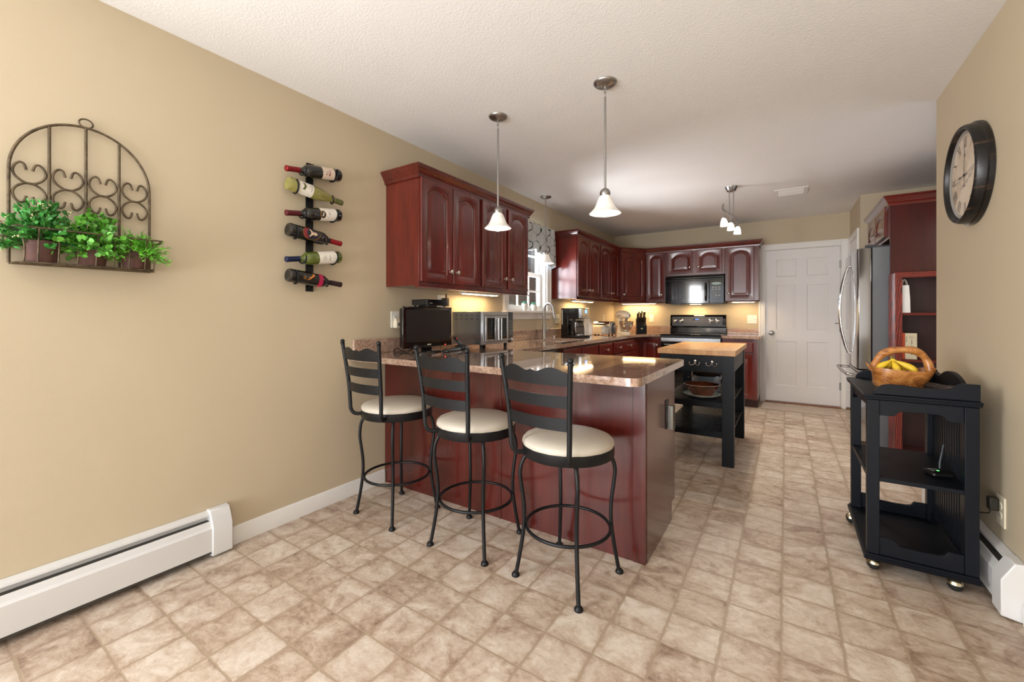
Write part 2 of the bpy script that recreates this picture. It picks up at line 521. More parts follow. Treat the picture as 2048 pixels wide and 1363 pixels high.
def valance_cloth():
    """white cotton printed with a dark curling lattice"""
    m, nt, b = new_mat('white_scroll_print_cotton')
    tc = N(nt, 'ShaderNodeTexCoord')
    sep = N(nt, 'ShaderNodeSeparateXYZ')
    nt.links.new(tc.outputs['Object'], sep.inputs[0])
    wob = noise(nt, tc.outputs['Object'], 9, 2)
    w = math_n(nt, 'MULTIPLY', math_n(nt, 'SUBTRACT', wob.outputs[0], 0.5), 0.05)
    u = math_n(nt, 'ADD', math_n(nt, 'MULTIPLY', sep.outputs[1], 5.0), math_n(nt, 'MULTIPLY', w, 5))
    v = math_n(nt, 'ADD', math_n(nt, 'MULTIPLY', sep.outputs[2], 5.2), math_n(nt, 'MULTIPLY', w, 4))
    s = math_n(nt, 'MULTIPLY', math_n(nt, 'SINE', math_n(nt, 'MULTIPLY', v, 2 * pi)), 0.27)
    fa = math_n(nt, 'ABSOLUTE', math_n(nt, 'SUBTRACT', math_n(nt, 'FRACT', math_n(nt, 'ADD', u, s)), 0.5))
    fb = math_n(nt, 'ABSOLUTE', math_n(nt, 'SUBTRACT', math_n(nt, 'FRACT', math_n(nt, 'ADD', math_n(nt, 'SUBTRACT', u, s), 0.5)), 0.5))
    la = ramp(nt, fa, [(0.038, (1, 1, 1, 1)), (0.052, (0, 0, 0, 1))])
    lb = ramp(nt, fb, [(0.024, (1, 1, 1, 1)), (0.038, (0, 0, 0, 1))])
    gap = noise(nt, tc.outputs['Object'], 13, 2)
    gr = ramp(nt, gap.outputs[0], [(0.33, (0, 0, 0, 1)), (0.37, (1, 1, 1, 1))])
    c = mix(nt, rgb(236, 236, 232), rgb(160, 164, 164), math_n(nt, 'MULTIPLY', lb.outputs[0], 0.8))
    c = mix(nt, c, rgb(44, 46, 54), math_n(nt, 'MULTIPLY', la.outputs[0], gr.outputs[0]))
    nt.links.new(c, b.inputs['Base Color'])
    b.inputs['Roughness'].default_value = 0.85
    tr = N(nt, 'ShaderNodeBsdfTranslucent')
    nt.links.new(c, tr.inputs[0])
    ms = N(nt, 'ShaderNodeMixShader')
    ms.inputs[0].default_value = 0.5
    nt.links.new(b.outputs[0], ms.inputs[1])
    nt.links.new(tr.outputs[0], ms.inputs[2])
    nt.links.new(ms.outputs[0], nt.nodes['Material Output'].inputs[0])
    return m


M['valance'] = valance_cloth()
M['lining'] = plain('pale_blue_lining', rgb(206, 222, 236), 0.8, var=0.02)


def woven_mat():
    m, nt, b = new_mat('woven_grey_beige_mat')
    mp = mapping(nt, (1, 1, 1))
    ck = N(nt, 'ShaderNodeTexChecker')
    ck.inputs['Scale'].default_value = 60
    ck.inputs['Color1'].default_value = rgb(190, 172, 154)
    ck.inputs['Color2'].default_value = rgb(150, 130, 112)
    nt.links.new(mp.outputs[0], ck.inputs['Vector'])
    n = noise(nt, mp.outputs[0], 7, 3)
    c = mix(nt, ck.outputs[0], rgb(200, 188, 176), n.outputs[0])
    nt.links.new(c, b.inputs['Base Color'])
    b.inputs['Roughness'].default_value = 0.9
    bump(nt, b, ck.outputs['Fac'], 0.4, 0.004)
    return m


M['mat'] = woven_mat()


def clock_face():
    """aged cream dial with faint brown foxing"""
    m, nt, b = new_mat('aged_cream_dial')
    mp = mapping(nt)
    n = noise(nt, mp.outputs[0], 6, 5, 0.6, 0.5)
    r = ramp(nt, n.outputs[0], [(0.3, rgb(184, 164, 142)), (0.55, rgb(214, 198, 178)), (0.75, rgb(220, 206, 190))])
    nt.links.new(r.outputs[0], b.inputs['Base Color'])
    b.inputs['Roughness'].default_value = 0.5
    return m


M['dial'] = clock_face()
def rubbed_case():
    """black lacquer worn through to copper in short streaks"""
    m, nt, b = new_mat('rubbed_black_case')
    mp = mapping(nt, (3, 6, 22))
    n = noise(nt, mp.outputs[0], 2.2, 5, 0.6, 0.4)
    r = ramp(nt, n.outputs[0], [(0.54, rgb(13, 12, 12)), (0.62, rgb(40, 30, 24)), (0.72, rgb(112, 82, 58))])
    nt.links.new(r.outputs[0], b.inputs['Base Color'])
    b.inputs['Roughness'].default_value = 0.36
    b.inputs['Coat Weight'].default_value = 0.05
    b.inputs['Coat Roughness'].default_value = 0.25
    return m


M['clock_case'] = rubbed_case()
M['bark'] = plain('brown_bark_siding', rgb(74, 64, 55), 0.9, var=0.35, nscale=9, bmp=0.4, bscale=20, stretch=(1, 1, 5))

# ------------------------------------------------------------------ mesh helpers
class MB:
    """collects shapes into one mesh"""

    def __init__(self):
        self.v, self.f = [], []

    def add(self, verts, faces, Mx=None):
        k = len(self.v)
        if Mx is not None:
            verts = [Mx @ Vector(p) for p in verts]
        self.v += [Vector(p) for p in verts]
        self.f += [tuple(i + k for i in f) for f in faces]
        return self

    def box(self, a, b, Mx=None):
        x0, y0, z0 = a
        x1, y1, z1 = b
        v = [(x0, y0, z0), (x1, y0, z0), (x1, y1, z0), (x0, y1, z0), (x0, y0, z1), (x1, y0, z1), (x1, y1, z1), (x0, y1, z1)]
        f = [(0, 3, 2, 1), (4, 5, 6, 7), (0, 1, 5, 4), (1, 2, 6, 5), (2, 3, 7, 6), (3, 0, 4, 7)]
        return self.add(v, f, Mx)

    def loft(self, loops, closed=True, cap0=True, cap1=True, Mx=None, ring=False):
        n = len(loops[0])
        v, f = [], []
        for L in loops:
            v += list(L)
        m = len(loops)
        for i in range(m if ring else m - 1):
            for j in range(n if closed else n - 1):
                a, b2 = i * n + j, i * n + (j + 1) % n
                c, d = ((i + 1) % m) * n + (j + 1) % n, ((i + 1) % m) * n + j
                f.append((a, b2, c, d))
        if closed and not ring:
            if cap0:
                f.append(tuple(range(n - 1, -1, -1)))
            if cap1:
                f.append(tuple((m - 1) * n + j for j in range(n)))
        return self.add(v, f, Mx)

    def tube(self, pts, r, n=8, closed=False, Mx=None):
        pts = [Vector(p) for p in pts]
        m = len(pts)
        rs = r if isinstance(r, (list, tuple)) else [r] * m
        t0 = (pts[1] - pts[0]).normalized()
        up = Vector((0, 0, 1)) if abs(t0.z) < 0.9 else Vector((1, 0, 0))
        nrm = (up - t0 * up.dot(t0)).normalized()
        loops = []
        for i, p in enumerate(pts):
            if closed:
                t = (pts[(i + 1) % m] - pts[i - 1]).normalized()
            else:
                t = (pts[min(i + 1, m - 1)] - pts[max(i - 1, 0)]).normalized()
            nrm = (nrm - t * nrm.dot(t))
            nrm = nrm.normalized() if nrm.length > 1e-6 else t.orthogonal().normalized()
            bi = t.cross(nrm)
            loops.append([p + (nrm * cos(2 * pi * k / n) + bi * sin(2 * pi * k / n)) * rs[i] for k in range(n)])
        return self.loft(loops, True, True, True, Mx, ring=closed)

    def lathe(self, prof, n=28, Mx=None, cap0=True, cap1=True):
        loops = [[(r * cos(2 * pi * k / n), r * sin(2 * pi * k / n), z) for k in range(n)] for r, z in prof]
        return self.loft(loops, True, cap0, cap1, Mx)

    def prism(self, poly, h, Mx=None):
        n = len(poly)
        v = [(p[0], p[1], 0) for p in poly] + [(p[0], p[1], h) for p in poly]
        f = [tuple(range(n - 1, -1, -1)), tuple(range(n, 2 * n))]
        f += [(i, (i + 1) % n, n + (i + 1) % n, n + i) for i in range(n)]
        return self.add(v, f, Mx)

    def sphere(self, c, r, n=14, m=8, sc=(1, 1, 1), Mx=None):
        loops = []
        for i in range(1, m):
            a = pi * i / m
            loops.append([(c[0] + sc[0] * r * sin(a) * cos(2 * pi * k / n), c[1] + sc[1] * r * sin(a) * sin(2 * pi * k / n), c[2] - sc[2] * r * cos(a)) for k in range(n)])
        return self.loft(loops, True, True, True, Mx)

    def sweep(self, prof, path, Mx=None):
        """prof (outward, z) swept along a level polyline with mitred corners; outward is to the right of travel"""
        pts = [Vector((p[0], p[1])) for p in path]
        loops = []
        for i, p in enumerate(pts):
            d0 = (pts[i] - pts[i - 1]).normalized() if i > 0 else None
            d1 = (pts[i + 1] - pts[i]).normalized() if i < len(pts) - 1 else None
            n0 = Vector((d0.y, -d0.x)) if d0 else None
            n1 = Vector((d1.y, -d1.x)) if d1 else None
            if n0 is None:
                mt = n1
            elif n1 is None:
                mt = n0
            else:
                mt = (n0 + n1)
                mt = mt / max(0.2, mt.dot(n0))
            loops.append([(p.x + mt.x * o, p.y + mt.y * o, z) for o, z in prof])
        return self.loft(loops, True, True, True, Mx)

    def build(self, name, mat, parent=None, org=None, angle=38, bev=0.0, seg=2, props=None):
        me = bpy.data.meshes.new(name)
        vv = self.v
        if org is not None:
            o3 = Vector(org)
            vv = [p - o3 for p in vv]
        me.from_pydata([tuple(p) for p in vv], [], self.f)
        me.validate()
        bm = bmesh.new()
        bm.from_mesh(me)
        bmesh.ops.recalc_face_normals(bm, faces=bm.faces)
        bm.to_mesh(me)
        bm.free()
        for p in me.polygons:
            p.use_smooth = True
        me.set_sharp_from_angle(angle=radians(angle))
        me.materials.append(mat)
        o = bpy.data.objects.new(name, me)
        COL.objects.link(o)
        if parent is not None:
            o.parent = parent
        if bev:
            bv = o.modifiers.new('edge', 'BEVEL')
            bv.width = bev
            bv.segments = seg
            bv.limit_method = 'ANGLE'
            bv.angle_limit = radians(50)
        if props:
            for k, v in props.items():
                o[k] = v
        return o


def thing(name, label, cat, loc=(0, 0, 0), rotz=0.0, group=None):
    o = bpy.data.objects.new(name, None)
    o.empty_display_size = 0.05
    COL.objects.link(o)
    o.location = loc
    o.rotation_euler = (0, 0, rotz)
    o['label'] = label
    o['category'] = cat
    if group:
        o['group'] = group
    return o


def tag(o, label, cat, group=None):
    o['label'] = label
    o['category'] = cat
    if group:
        o['group'] = group
    return o


def struct(name, mb, mat, parent=None, **kw):
    o = mb.build(name, mat, parent, **kw)
    if parent is None:
        o['kind'] = 'structure'
    return o


def clone(root, loc=None, rotz=None, label=None):
    r = root.copy()
    COL.objects.link(r)
    if loc is not None:
        r.location = loc
    if rotz is not None:
        r.rotation_euler = (0, 0, rotz)
    if label:
        r['label'] = label
    for ch in list(root.children):
        c = ch.copy()
        COL.objects.link(c)
        c.parent = r
        for g in ch.children:
            d = g.copy()
            COL.objects.link(d)
            d.parent = c
    return r


def smoothpath(ctrl, n=8):
    """Catmull-Rom through control points"""
    P = [Vector(p) for p in ctrl]
    out = []
    for i in range(len(P) - 1):
        p0 = P[max(i - 1, 0)]
        p1, p2 = P[i], P[i + 1]
        p3 = P[min(i + 2, len(P) - 1)]
        for k in range(n):
            t = k / n
            out.append(0.5 * ((2 * p1) + (p2 - p0) * t + (2 * p0 - 5 * p1 + 4 * p2 - p3) * t * t + (3 * p1 - p0 - 3 * p2 + p3) * t ** 3))
    out.append(P[-1])
    return out


def frame_matrix(origin, xdir, zdir=(0, 0, 1)):
    """local x along xdir, local z along zdir, local -y is the outward face"""
    x = Vector(xdir).normalized()
    z = Vector(zdir).normalized()
    y = z.cross(x)
    m = Matrix((x, y, z)).transposed().to_4x4()
    m.translation = Vector(origin)
    return m


def text_mesh(txt, size, name, mat, parent, Mx, extrude=0.0004, align='CENTER'):
    """flat lettering in local XZ facing -Y, placed by Mx; returned as a mesh object"""
    cu = bpy.data.curves.new(name, 'FONT')
    cu.body = txt
    cu.size = size
    cu.extrude = extrude
    cu.align_x = align
    cu.align_y = 'CENTER'
    tmp = bpy.data.objects.new(name, cu)
    COL.objects.link(tmp)
    dg = bpy.context.evaluated_depsgraph_get()
    me = bpy.data.meshes.new_from_object(tmp.evaluated_get(dg))
    bpy.data.objects.remove(tmp)
    rx = Matrix.Rotation(pi / 2, 4, 'X')
    me.transform(Mx @ rx)
    me.materials.clear()
    me.materials.append(mat)
    o = bpy.data.objects.new(name, me)
    COL.objects.link(o)
    if parent is not None:
        o.parent = parent
    return o


def arch_loop(w, h, inset, rise, nB=6, nS=8, nT=16, z0=0.0):
    """closed loop in XZ: bottom, right side, arched top, left side"""
    x0, x1 = inset, w - inset
    zb, zt = inset, h - inset
    zs = zt - rise
    pts = []
    for i in range(nB):
        pts.append((x0 + (x1 - x0) * i / nB, zb))
    for i in range(nS):
        pts.append((x1, zb + (zs - zb) * i / nS))
    for i in range(nT):
        t = i / nT
        x = x1 + (x0 - x1) * t
        if rise > 1e-5:
            hw = (x1 - x0) / 2
            R = (hw * hw + rise * rise) / (2 * rise)
            xx = x - (x0 + x1) / 2
            z = zs + sqrt(max(R * R - xx * xx, 0)) - (R - rise)
        else:
            z = zt
        pts.append((x, z))
    for i in range(nS):
        pts.append((x0, zs + (zb - zs) * i / nS))
    return pts


def panel_door_mb(w, h, Mx, stile=0.058, rise=0.045, t=0.02, mb=None):
    """raised-panel door, its lower left front corner at Mx's origin, outward along local -y"""
    mb = mb or MB()

    def L(inset, r, y):
        return [(x, y, z) for x, z in arch_loop(w, h, inset, r)]
    loops = [L(0, 0, t), L(0, 0, 0.004), L(0.004, 0, 0.0), L(stile - 0.006, rise, 0.0), L(stile, rise, 0.003), L(stile + 0.004, rise, 0.009),
             L(stile + 0.010, rise, 0.009), L(stile + 0.032, rise, 0.002), L(stile + 0.035, rise, 0.002)]
    mb.loft(loops, True, True, True, Mx)
    return mb


def knob_mb(Mx):
    """small mushroom knob standing out along local -y"""
    R = Mx @ Matrix.Rotation(pi / 2, 4, 'X')
    return MB().lathe([(0.0075, 0), (0.0075, 0.002), (0.005, 0.004), (0.0045, 0.012), (0.009, 0.017), (0.0155, 0.021), (0.0165, 0.025), (0.013, 0.029), (0.004, 0.031)], 18, R)

# ------------------------------------------------------------------ the room
H = 2.44
YB = 6.638
struct('floor', MB().box((-0.12, -2.2, -0.06), (3.9, 6.76, 0)), M['floor'])
struct('ceiling', MB().box((-0.12, -2.2, H), (3.9, 6.76, H + 0.06)), M['ceiling'])
WY0, WY1, WZ0, WZ1 = 3.505, 4.315, 1.205, 2.085
wl = MB()
wl.box((-0.12, -2.2, 0), (0, -1.9, H)).box((-0.12, -0.6, 0), (0, WY0, H)).box((-0.12, -1.9, 0), (0, -0.6, 0.9)).box((-0.12, -1.9, 2.1), (0, -0.6, H)).box((-0.12, WY1, 0), (0, 6.76, H)).box((-0.12, WY0, 0), (0, WY1, WZ0)).box((-0.12, WY0, WZ1), (0, WY1, H))
struct('wall_left', wl, M['wall'])
wb = MB()
wb.box((0, YB, 0), (2.11, YB + 0.12, H)).box((2.925, YB, 0), (3.01, YB + 0.12, H)).box((2.11, YB, 2.036), (2.925, YB + 0.12, H))
struct('wall_back', wb, M['wall'])
wr = MB()
wr.box((3.10, -2.2, 0), (3.22, -1.5, H)).box((3.10, 0.0, 0), (3.22, 3.49, H)).box((3.10, -1.5, 0), (3.22, 0.0, 0.85)).box((3.10, -1.5, 2.2), (3.22, 0.0, H))
wr.box((3.22, 3.37, 0), (3.9, 3.49, H))
struct('wall_right', wr, M['wall'])
struct('wall_alcove', MB().box((3.78, 4.36, 0), (3.9, 5.77, H)).box((3.78, 3.49, 2.1), (3.9, 4.36, H)), M['wall'])
struct('wall_pantry', MB().box((3.01, 5.77, 0), (3.9, 6.76, H)), M['wall'])
wf = MB()
wf.box((-0.12, -2.3, 0), (0.1, -2.2, H)).box((2.3, -2.3, 0), (3.22, -2.2, H)).box((0.1, -2.3, 2.15), (2.3, -2.2, H))
struct('wall_front', wf, M['wall'])
struct('exterior_wall', MB().box((-1.75, 3.2, -0.4), (-1.65, 9.5, 3.2)), M['bark'])

base_prof = [(0, 0), (0.014, 0), (0.014, 0.068), (0.011, 0.074), (0.011, 0.082), (0.006, 0.089), (0, 0.089)]
struct('baseboard_left', MB().sweep([(o, z) for o, z in base_prof], [(0, 0.975), (0, 1.957)]), M['trim'])
# the path runs the other way along the right wall so that the profile faces the room
struct('baseboard_right', MB().sweep(base_prof, [(3.10, 2.352), (3.10, -2.19)]), M['trim'])

# --- window over the sink
win = thing('window_1', 'white double-hung window with grid panes over the kitchen sink', 'window', (0, (WY0 + WY1) / 2, WZ0))
win['kind'] = 'structure'
wo = win.location.copy()
cas = MB()
for a, b in (((0, WY0 - 0.085, WZ0 - 0.0), (0.02, WY0, WZ1 + 0.085)), ((0, WY1, WZ0), (0.02, WY1 + 0.085, WZ1 + 0.085)), ((0, WY0, WZ1), (0.02, WY1, WZ1 + 0.085))):
    cas.box(a, b)
cas.box((0.02, WY1 + 0.066, WZ0), (0.028, WY1 + 0.085, WZ1 + 0.08)).box((0.02, WY0 - 0.085, WZ0), (0.028, WY0 - 0.066, WZ1 + 0.08))
cas.build('casing', M['trim'], win, wo, bev=0.003)
jm = MB()
jm.box((-0.12, WY0, WZ0), (0.0, WY0 + 0.018, WZ1)).box((-0.12, WY1 - 0.018, WZ0), (0.0, WY1, WZ1)).box((-0.12, WY0, WZ1 - 0.018), (0, WY1, WZ1)).box((-0.12, WY0, WZ0 - 0.0), (0, WY1, WZ0 + 0.02))
jm.box((-0.062, WY1 - 0.03, WZ0), (-0.05, WY1 - 0.018, WZ1)).box((-0.062, WY0 + 0.018, WZ0), (-0.05, WY0 + 0.03, WZ1))
jm.build('jamb', M['trim'], win, wo)
sl = MB().box((0.0, WY0 - 0.105, WZ0 - 0.022), (0.062, WY1 + 0.105, WZ0 + 0.004))
sl.build('stool', M['trim'], win, wo, bev=0.005)
ap = MB().sweep([(0, 1.118), (0.014, 1.118), (0.018, 1.13), (0.018, 1.15), (0.024, 1.16), (0.024, 1.183), (0, 1.183)], [(0, WY0 - 0.085), (0, WY1 + 0.085)])
ap.build('apron', M['trim'], win, wo)


def sash(name, x, z0, z1):
    y0, y1 = WY0 + 0.02, WY1 - 0.02
    s = MB()
    w = 0.042
    s.box((x - 0.03, y0, z0), (x, y0 + w, z1)).box((x - 0.03, y1 - w, z0), (x, y1, z1))
    s.box((x - 0.03, y0 + w, z0), (x, y1 - w, z0 + w)).box((x - 0.03, y0 + w, z1 - w), (x, y1 - w, z1))
    o = s.build(name, M['trim'], win, wo, bev=0.003)
    g = MB()
    for k in (1, 2):
        yy = y0 + w + (y1 - y0 - 2 * w) * k / 3
        g.box((x - 0.024, yy - 0.009, z0 + w), (x - 0.006, yy + 0.009, z1 - w))
    zz = (z0 + z1) / 2
    g.box((x - 0.0235, y0 + w, zz - 0.009), (x - 0.0065, y1 - w, zz + 0.009))
    g.build('muntin_grid', M['trim'], o, wo)
    MB().box((x - 0.017, y0 + w - 0.004, z0 + w - 0.004), (x - 0.013, y1 - w + 0.004, z1 - w + 0.004)).build('pane', M['glass'], o, wo)


sash('lower_sash', -0.05, WZ0 + 0.02, 1.64)
sash('upper_sash', -0.082, 1.60, WZ1 - 0.018)


# --- six-panel doors
def six_panel(w, h, Mx):
    d = MB()
    d.box((0, 0.012, 0), (w, 0.036, h), Mx)
    # stiles and rails standing proud of the field, then six raised panels
    st, mid = 0.115, 0.11
    zs = [(0.21, 0.80), (0.95, 1.545), (1.655, 1.885)]
    pw = (w - 2 * st - mid) / 2
    bars = [((0, 0, 0), (st, 0.008, h)), ((w - st, 0, 0), (w, 0.008, h)), ((st, 0, 0), (w - st, 0.008, zs[0][0])), ((st, 0, zs[0][1]), (w - st, 0.008, zs[1][0])),
            ((st, 0, zs[1][1]), (w - st, 0.008, zs[2][0])), ((st, 0, zs[2][1]), (w - st, 0.008, h))]
    for z0, z1 in zs:
        bars.append(((st + pw, 0, z0), (st + pw + mid, 0.008, z1)))
    for a, b in bars:
        d.box(a, (b[0], 0.013, b[2]), Mx)
    for z0, z1 in zs:
        for x0 in (st, st + pw + mid):
            def R(i, y):
                return [(x0 + i, y, z0 + i), (x0 + pw - i, y, z0 + i), (x0 + pw - i, y, z1 - i), (x0 + i, y, z1 - i)]
            d.loft([R(0, 0.0), R(0.012, 0.006), R(0.022, 0.006), R(0.05, 0.001), R(0.052, 0.001)], True, False, True, Mx)
    return d


d1 = thing('door_1', 'white six-panel back door with round knob on its left side', 'door', (2.5175, YB, 0))
d1['kind'] = 'structure'
do = d1.location.copy()
Md = frame_matrix((2.12, YB + 0.012, 0.018), (1, 0, 0))
six_panel(0.795, 2.012, Md).build('door_leaf', M['door'], d1, do, angle=20)
cs = MB()
pf = [(0, 0.004), (0, 0.02), (0.018, 0.024), (0.06, 0.018), (0.072, 0.006), (0.072, 0)]
for x0, x1, z0, z1 in ((2.035, 2.11, 0, 2.11), (2.925, 3.0, 0, 2.11), (2.11, 2.925, 2.036, 2.11)):
    cs.box((x0, YB - 0.018, z0), (x1, YB, z1))
cs.box((2.035, YB - 0.024, 0), (2.055, YB - 0.018, 2.11)).box((2.98, YB - 0.024, 0), (3.0, YB - 0.018, 2.11)).box((2.055, YB - 0.024, 2.09), (2.98, YB - 0.018, 2.11))
cs.box((2.062, YB - 0.021, 0), (2.068, YB - 0.018, 2.1)).box((2.085, YB - 0.021, 0), (2.091, YB - 0.018, 2.06))
cs.box((2.11, YB, 0), (2.118, YB + 0.1, 2.036)).box((2.917, YB, 0), (2.925, YB + 0.1, 2.036)).box((2.118, YB, 2.032), (2.917, YB + 0.1, 2.036))
cs.build('casing', M['trim'], d1, do, bev=0.003)
kn = MB().lathe([(0.033, 0), (0.033, 0.006), (0.014, 0.012), (0.012, 0.032), (0.024, 0.04), (0.029, 0.052), (0.027, 0.064), (0.012, 0.07)], 24, frame_matrix((2.183, YB + 0.012, 0.925), (1, 0, 0)) @ Matrix.Rotation(pi / 2, 4, 'X'))
kn.build('knob', M['brushed'], d1, do)
for z in (0.27, 1.0, 1.80):
    MB().tube([(2.918, YB + 0.004, z - 0.05), (2.918, YB + 0.004, z + 0.05)], 0.008, 10).box((2.905, YB + 0.008, z - 0.045), (2.918, YB + 0.0115, z + 0.045)).build('hinge', M['brushed'], d1, do)
MB().tube([(2.912, YB - 0.004, 1.06), (2.87, YB - 0.05, 1.06)], 0.005, 8).sphere((2.868, YB - 0.052, 1.06), 0.009).build('door_stop', M['brushed'], d1, do)
struct('trim_1', MB().box((2.11, YB - 0.055, 0), (2.925, YB + 0.1, 0.014)), M['threshold'], bev=0.003)

d2 = thing('door_2', 'white panelled pantry door in the side wall behind the refrigerator', 'door', (3.01, 6.28, 0))
d2['kind'] = 'structure'
do2 = d2.location.copy()
c2 = MB()
for y0, y1, z0, z1 in ((5.84, 5.912, 0, 2.105), (6.545, 6.617, 0, 2.105), (5.912, 6.545, 2.035, 2.105)):
    c2.box((2.99, y0, z0), (3.01, y1, z1))
c2.build('casing', M['trim'], d2, do2, bev=0.003)
six_panel(0.625, 2.012, frame_matrix((2.998, 6.541, 0.018), (0, -1, 0)) @ Matrix.Diagonal((1, 0.3, 1, 1))).build('door_leaf', M['door'], d2, do2, angle=20)
MB().sphere((2.965, 5.97, 0.93), 0.026).tube([(2.997, 5.97, 0.93), (2.965, 5.97, 0.93)], 0.01).build('knob', M['brushed'], d2, do2)

# ------------------------------------------------------------------ baseboard heaters
def heater(name, label, loc, rotz, length, sh=1.0, ends=(True, True)):
    """local x along the wall, local -y out into the room"""
    t = thing(name, label, 'heater', loc, rotz)
    D = 0.062
    bp = MB()
    bp.box((0, -0.006, 0.02), (length, 0, 0.20)).loft([[(x, y, z) for y, z in ((0, 0.2), (-0.002, 0.215), (-0.03, 0.205), (-0.032, 0.196), (-0.006, 0.199))] for x in (0, length)])
    bp.build('back_panel', M['heater'], t, None, 30)
    fp = MB()
    fp.loft([[(x, y, z) for y, z in ((-D, 0.035), (-D, 0.142), (-D + 0.008, 0.152), (-D + 0.012, 0.150), (-D + 0.004, 0.142), (-D + 0.004, 0.035))] for x in (0, length)])
    fp.build('front_panel', M['heater'], t, None, 30)
    MB().loft([[(x, y, z) for y, z in ((-0.0535, 0.150), (-0.0455, 0.171), (-0.041, 0.173), (-0.041, 0.171), (-0.0445, 0.1695), (-0.052, 0.150))] for x in (0, length)]).build('damper', M['heater'], t, None, 30)
    fn = MB()
    fn.box((0.02, -0.040, 0.05), (length - 0.02, -0.0065, 0.17)).box((0, -0.052, 0.02), (length, -0.01, 0.034))
    fn.build('fin_element', M['heater_dark'], t)
    for k, e in enumerate(ends):
        if not e:
            continue
        x0, x1 = ((-0.012, 0.075) if k == 0 else (length - 0.075, length + 0.012))
        cp = MB().loft([[(x, y, z) for y, z in ((0, 0.0), (-D - 0.006, 0.012), (-D - 0.006, 0.15), (-0.032, 0.219), (0, 0.222))] for x in (x0, x1)])
        cp.build('end_cap', M['heater'], t, None, 30, bev=0.004)
    return t


heater('baseboard_heater', 'long white baseboard heater low on the tan wall below the planter', (0.0, -1.9, 0), pi / 2, 2.865)
heater('baseboard_heater', 'white baseboard heater behind the black serving cart', (3.10, 3.46, 0), -pi / 2, 1.09)

# ------------------------------------------------------------------ kitchen cabinets
def hung_unit(label, loc, rotz, w, h, d, doors, zdoor, end_lip=(0, 0), rise=0.042, name='wall_cabinet', group='cherry wall cabinets', rail=True, filler=None):
    """local x along the run, front face at y = 0, wall at y = d; doors = (x0, x1, knob side)"""
    t = thing(name, label, 'cabinet', loc, rotz, group)
    MB().box((0.0008, 0, 0), (w - 0.0008, d - 0.001, h)).build('cabinet_box', M['cherry'], t, None, bev=0.0015)
    if rail:
        MB().loft([[(x, y, z) for y, z in ((0.02, 0), (-0.002, 0), (-0.012, -0.006), (-0.014, -0.014), (0.02, -0.014))] for x in (-end_lip[0], w + end_lip[1])]).build('light_rail', M['cherry_x'], t)
    for x0, x1, side in doors:
        Mx = Matrix.Translation((x0, -0.021, zdoor[0]))
        dr = panel_door_mb(x1 - x0, zdoor[1] - zdoor[0], Mx, rise=rise, stile=min(0.058, (x1 - x0) * 0.2)).build('door', M['cherry'], t, None, 30)
        kx = x0 + 0.032 if side == 'L' else x1 - 0.032
        knob_mb(Matrix.Translation((kx, -0.021, zdoor[0] + 0.083))).build('knob', M['nickel'], dr)
    return t


ZU, HU = 1.356, 0.735
R90 = pi / 2
hung_unit('cherry wall cabinet with two arched doors, above the television', (0.32, 1.975, ZU), R90, 0.651, HU, 0.32, [(0.006, 0.318, 'R'), (0.326, 0.632, 'L')], (0.027, 0.718), (0.014, 0))
hung_unit('cherry wall cabinet with two arched doors, behind the front-left pendant lamp and beside the window', (0.32, 2.627, ZU), R90, 0.745, HU, 0.32, [(0.022, 0.355, 'R'), (0.391, 0.718, 'L')], (0.027, 0.718), (0, 0.014))
hung_unit('cherry wall cabinet with two arched doors, first one past the window, above the coffee maker', (0.32, 4.46, ZU), R90, 0.712, HU, 0.32, [(0.012, 0.335, 'R'), (0.357, 0.697, 'L')], (0.025, 0.718), (0.014, 0))
hung_unit('cherry wall cabinet with two arched doors, between the window-side cabinet and the angled corner cabinet', (0.32, 5.173, ZU), R90, 0.80, HU, 0.32, [(0.017, 0.372, 'R'), (0.392, 0.722, 'L')], (0.025, 0.718))

cu = thing('corner_cabinet', 'angled cherry corner wall cabinet with one arched door above the stand mixer', 'cabinet', (0.3, 6.3, ZU), 0, 'cherry wall cabinets')
co = cu.location.copy()
poly = [(0.001, 5.974), (0.32, 5.974), (0.598, 6.318), (0.598, YB - 0.001), (0.001, YB - 0.001)]
MB().prism(poly, HU, Matrix.Translation((0, 0, ZU))).build('cabinet_box', M['cherry'], cu, co)
dv = Vector((0.278, 0.344, 0))
dl = dv.length
dv.normalize()
nv = Vector((dv.y, -dv.x, 0))
Mc = frame_matrix(Vector((0.32, 5.974, ZU + 0.025)) + dv * 0.022 + nv * 0.021, dv)
dr = panel_door_mb(dl - 0.044, 0.693, Mc, rise=0.05).build('door', M['cherry'], cu, co, 30)
knob_mb(Mc @ Matrix.Translation((0.03, 0, 0.083))).build('knob', M['nickel'], dr, co)
Mr = frame_matrix(Vector((0.32, 5.974, ZU)), dv)
MB().box((0, -0.012, -0.014), (dl, 0.02, 0), Mr).build('light_rail', M['cherry'], cu, co)

yb = YB - 0.32
hung_unit('narrow cherry wall cabinet with one arched door, left of the microwave', (0.60, yb, ZU), 0, 0.286, HU, 0.32, [(0.022, 0.266, 'R')], (0.022, 0.718))
hung_unit('short cherry wall cabinet with two small arched doors above the microwave', (0.888, yb, 1.722), 0, 0.768, HU - 0.366, 0.32, [(0.032, 0.358, 'R'), (0.408, 0.733, 'L')], (0.03, 0.352), rail=False, rise=0.05)
hung_unit('cherry wall cabinet with one arched door, between the microwave and the white back door', (1.658, yb, ZU), 0, 0.392, HU, 0.32, [(0.018, 0.340, 'L')], (0.014, 0.715), (0, 0.014))
hung_unit('small two-door cherry cabinet above the refrigerator', (3.07, 5.60, 1.80), -R90, 0.945, 0.295, 0.70, [(0.01, 0.425, 'R'), (0.44, 0.86, 'L')], (0.03, 0.285), rail=False, rise=0.055)

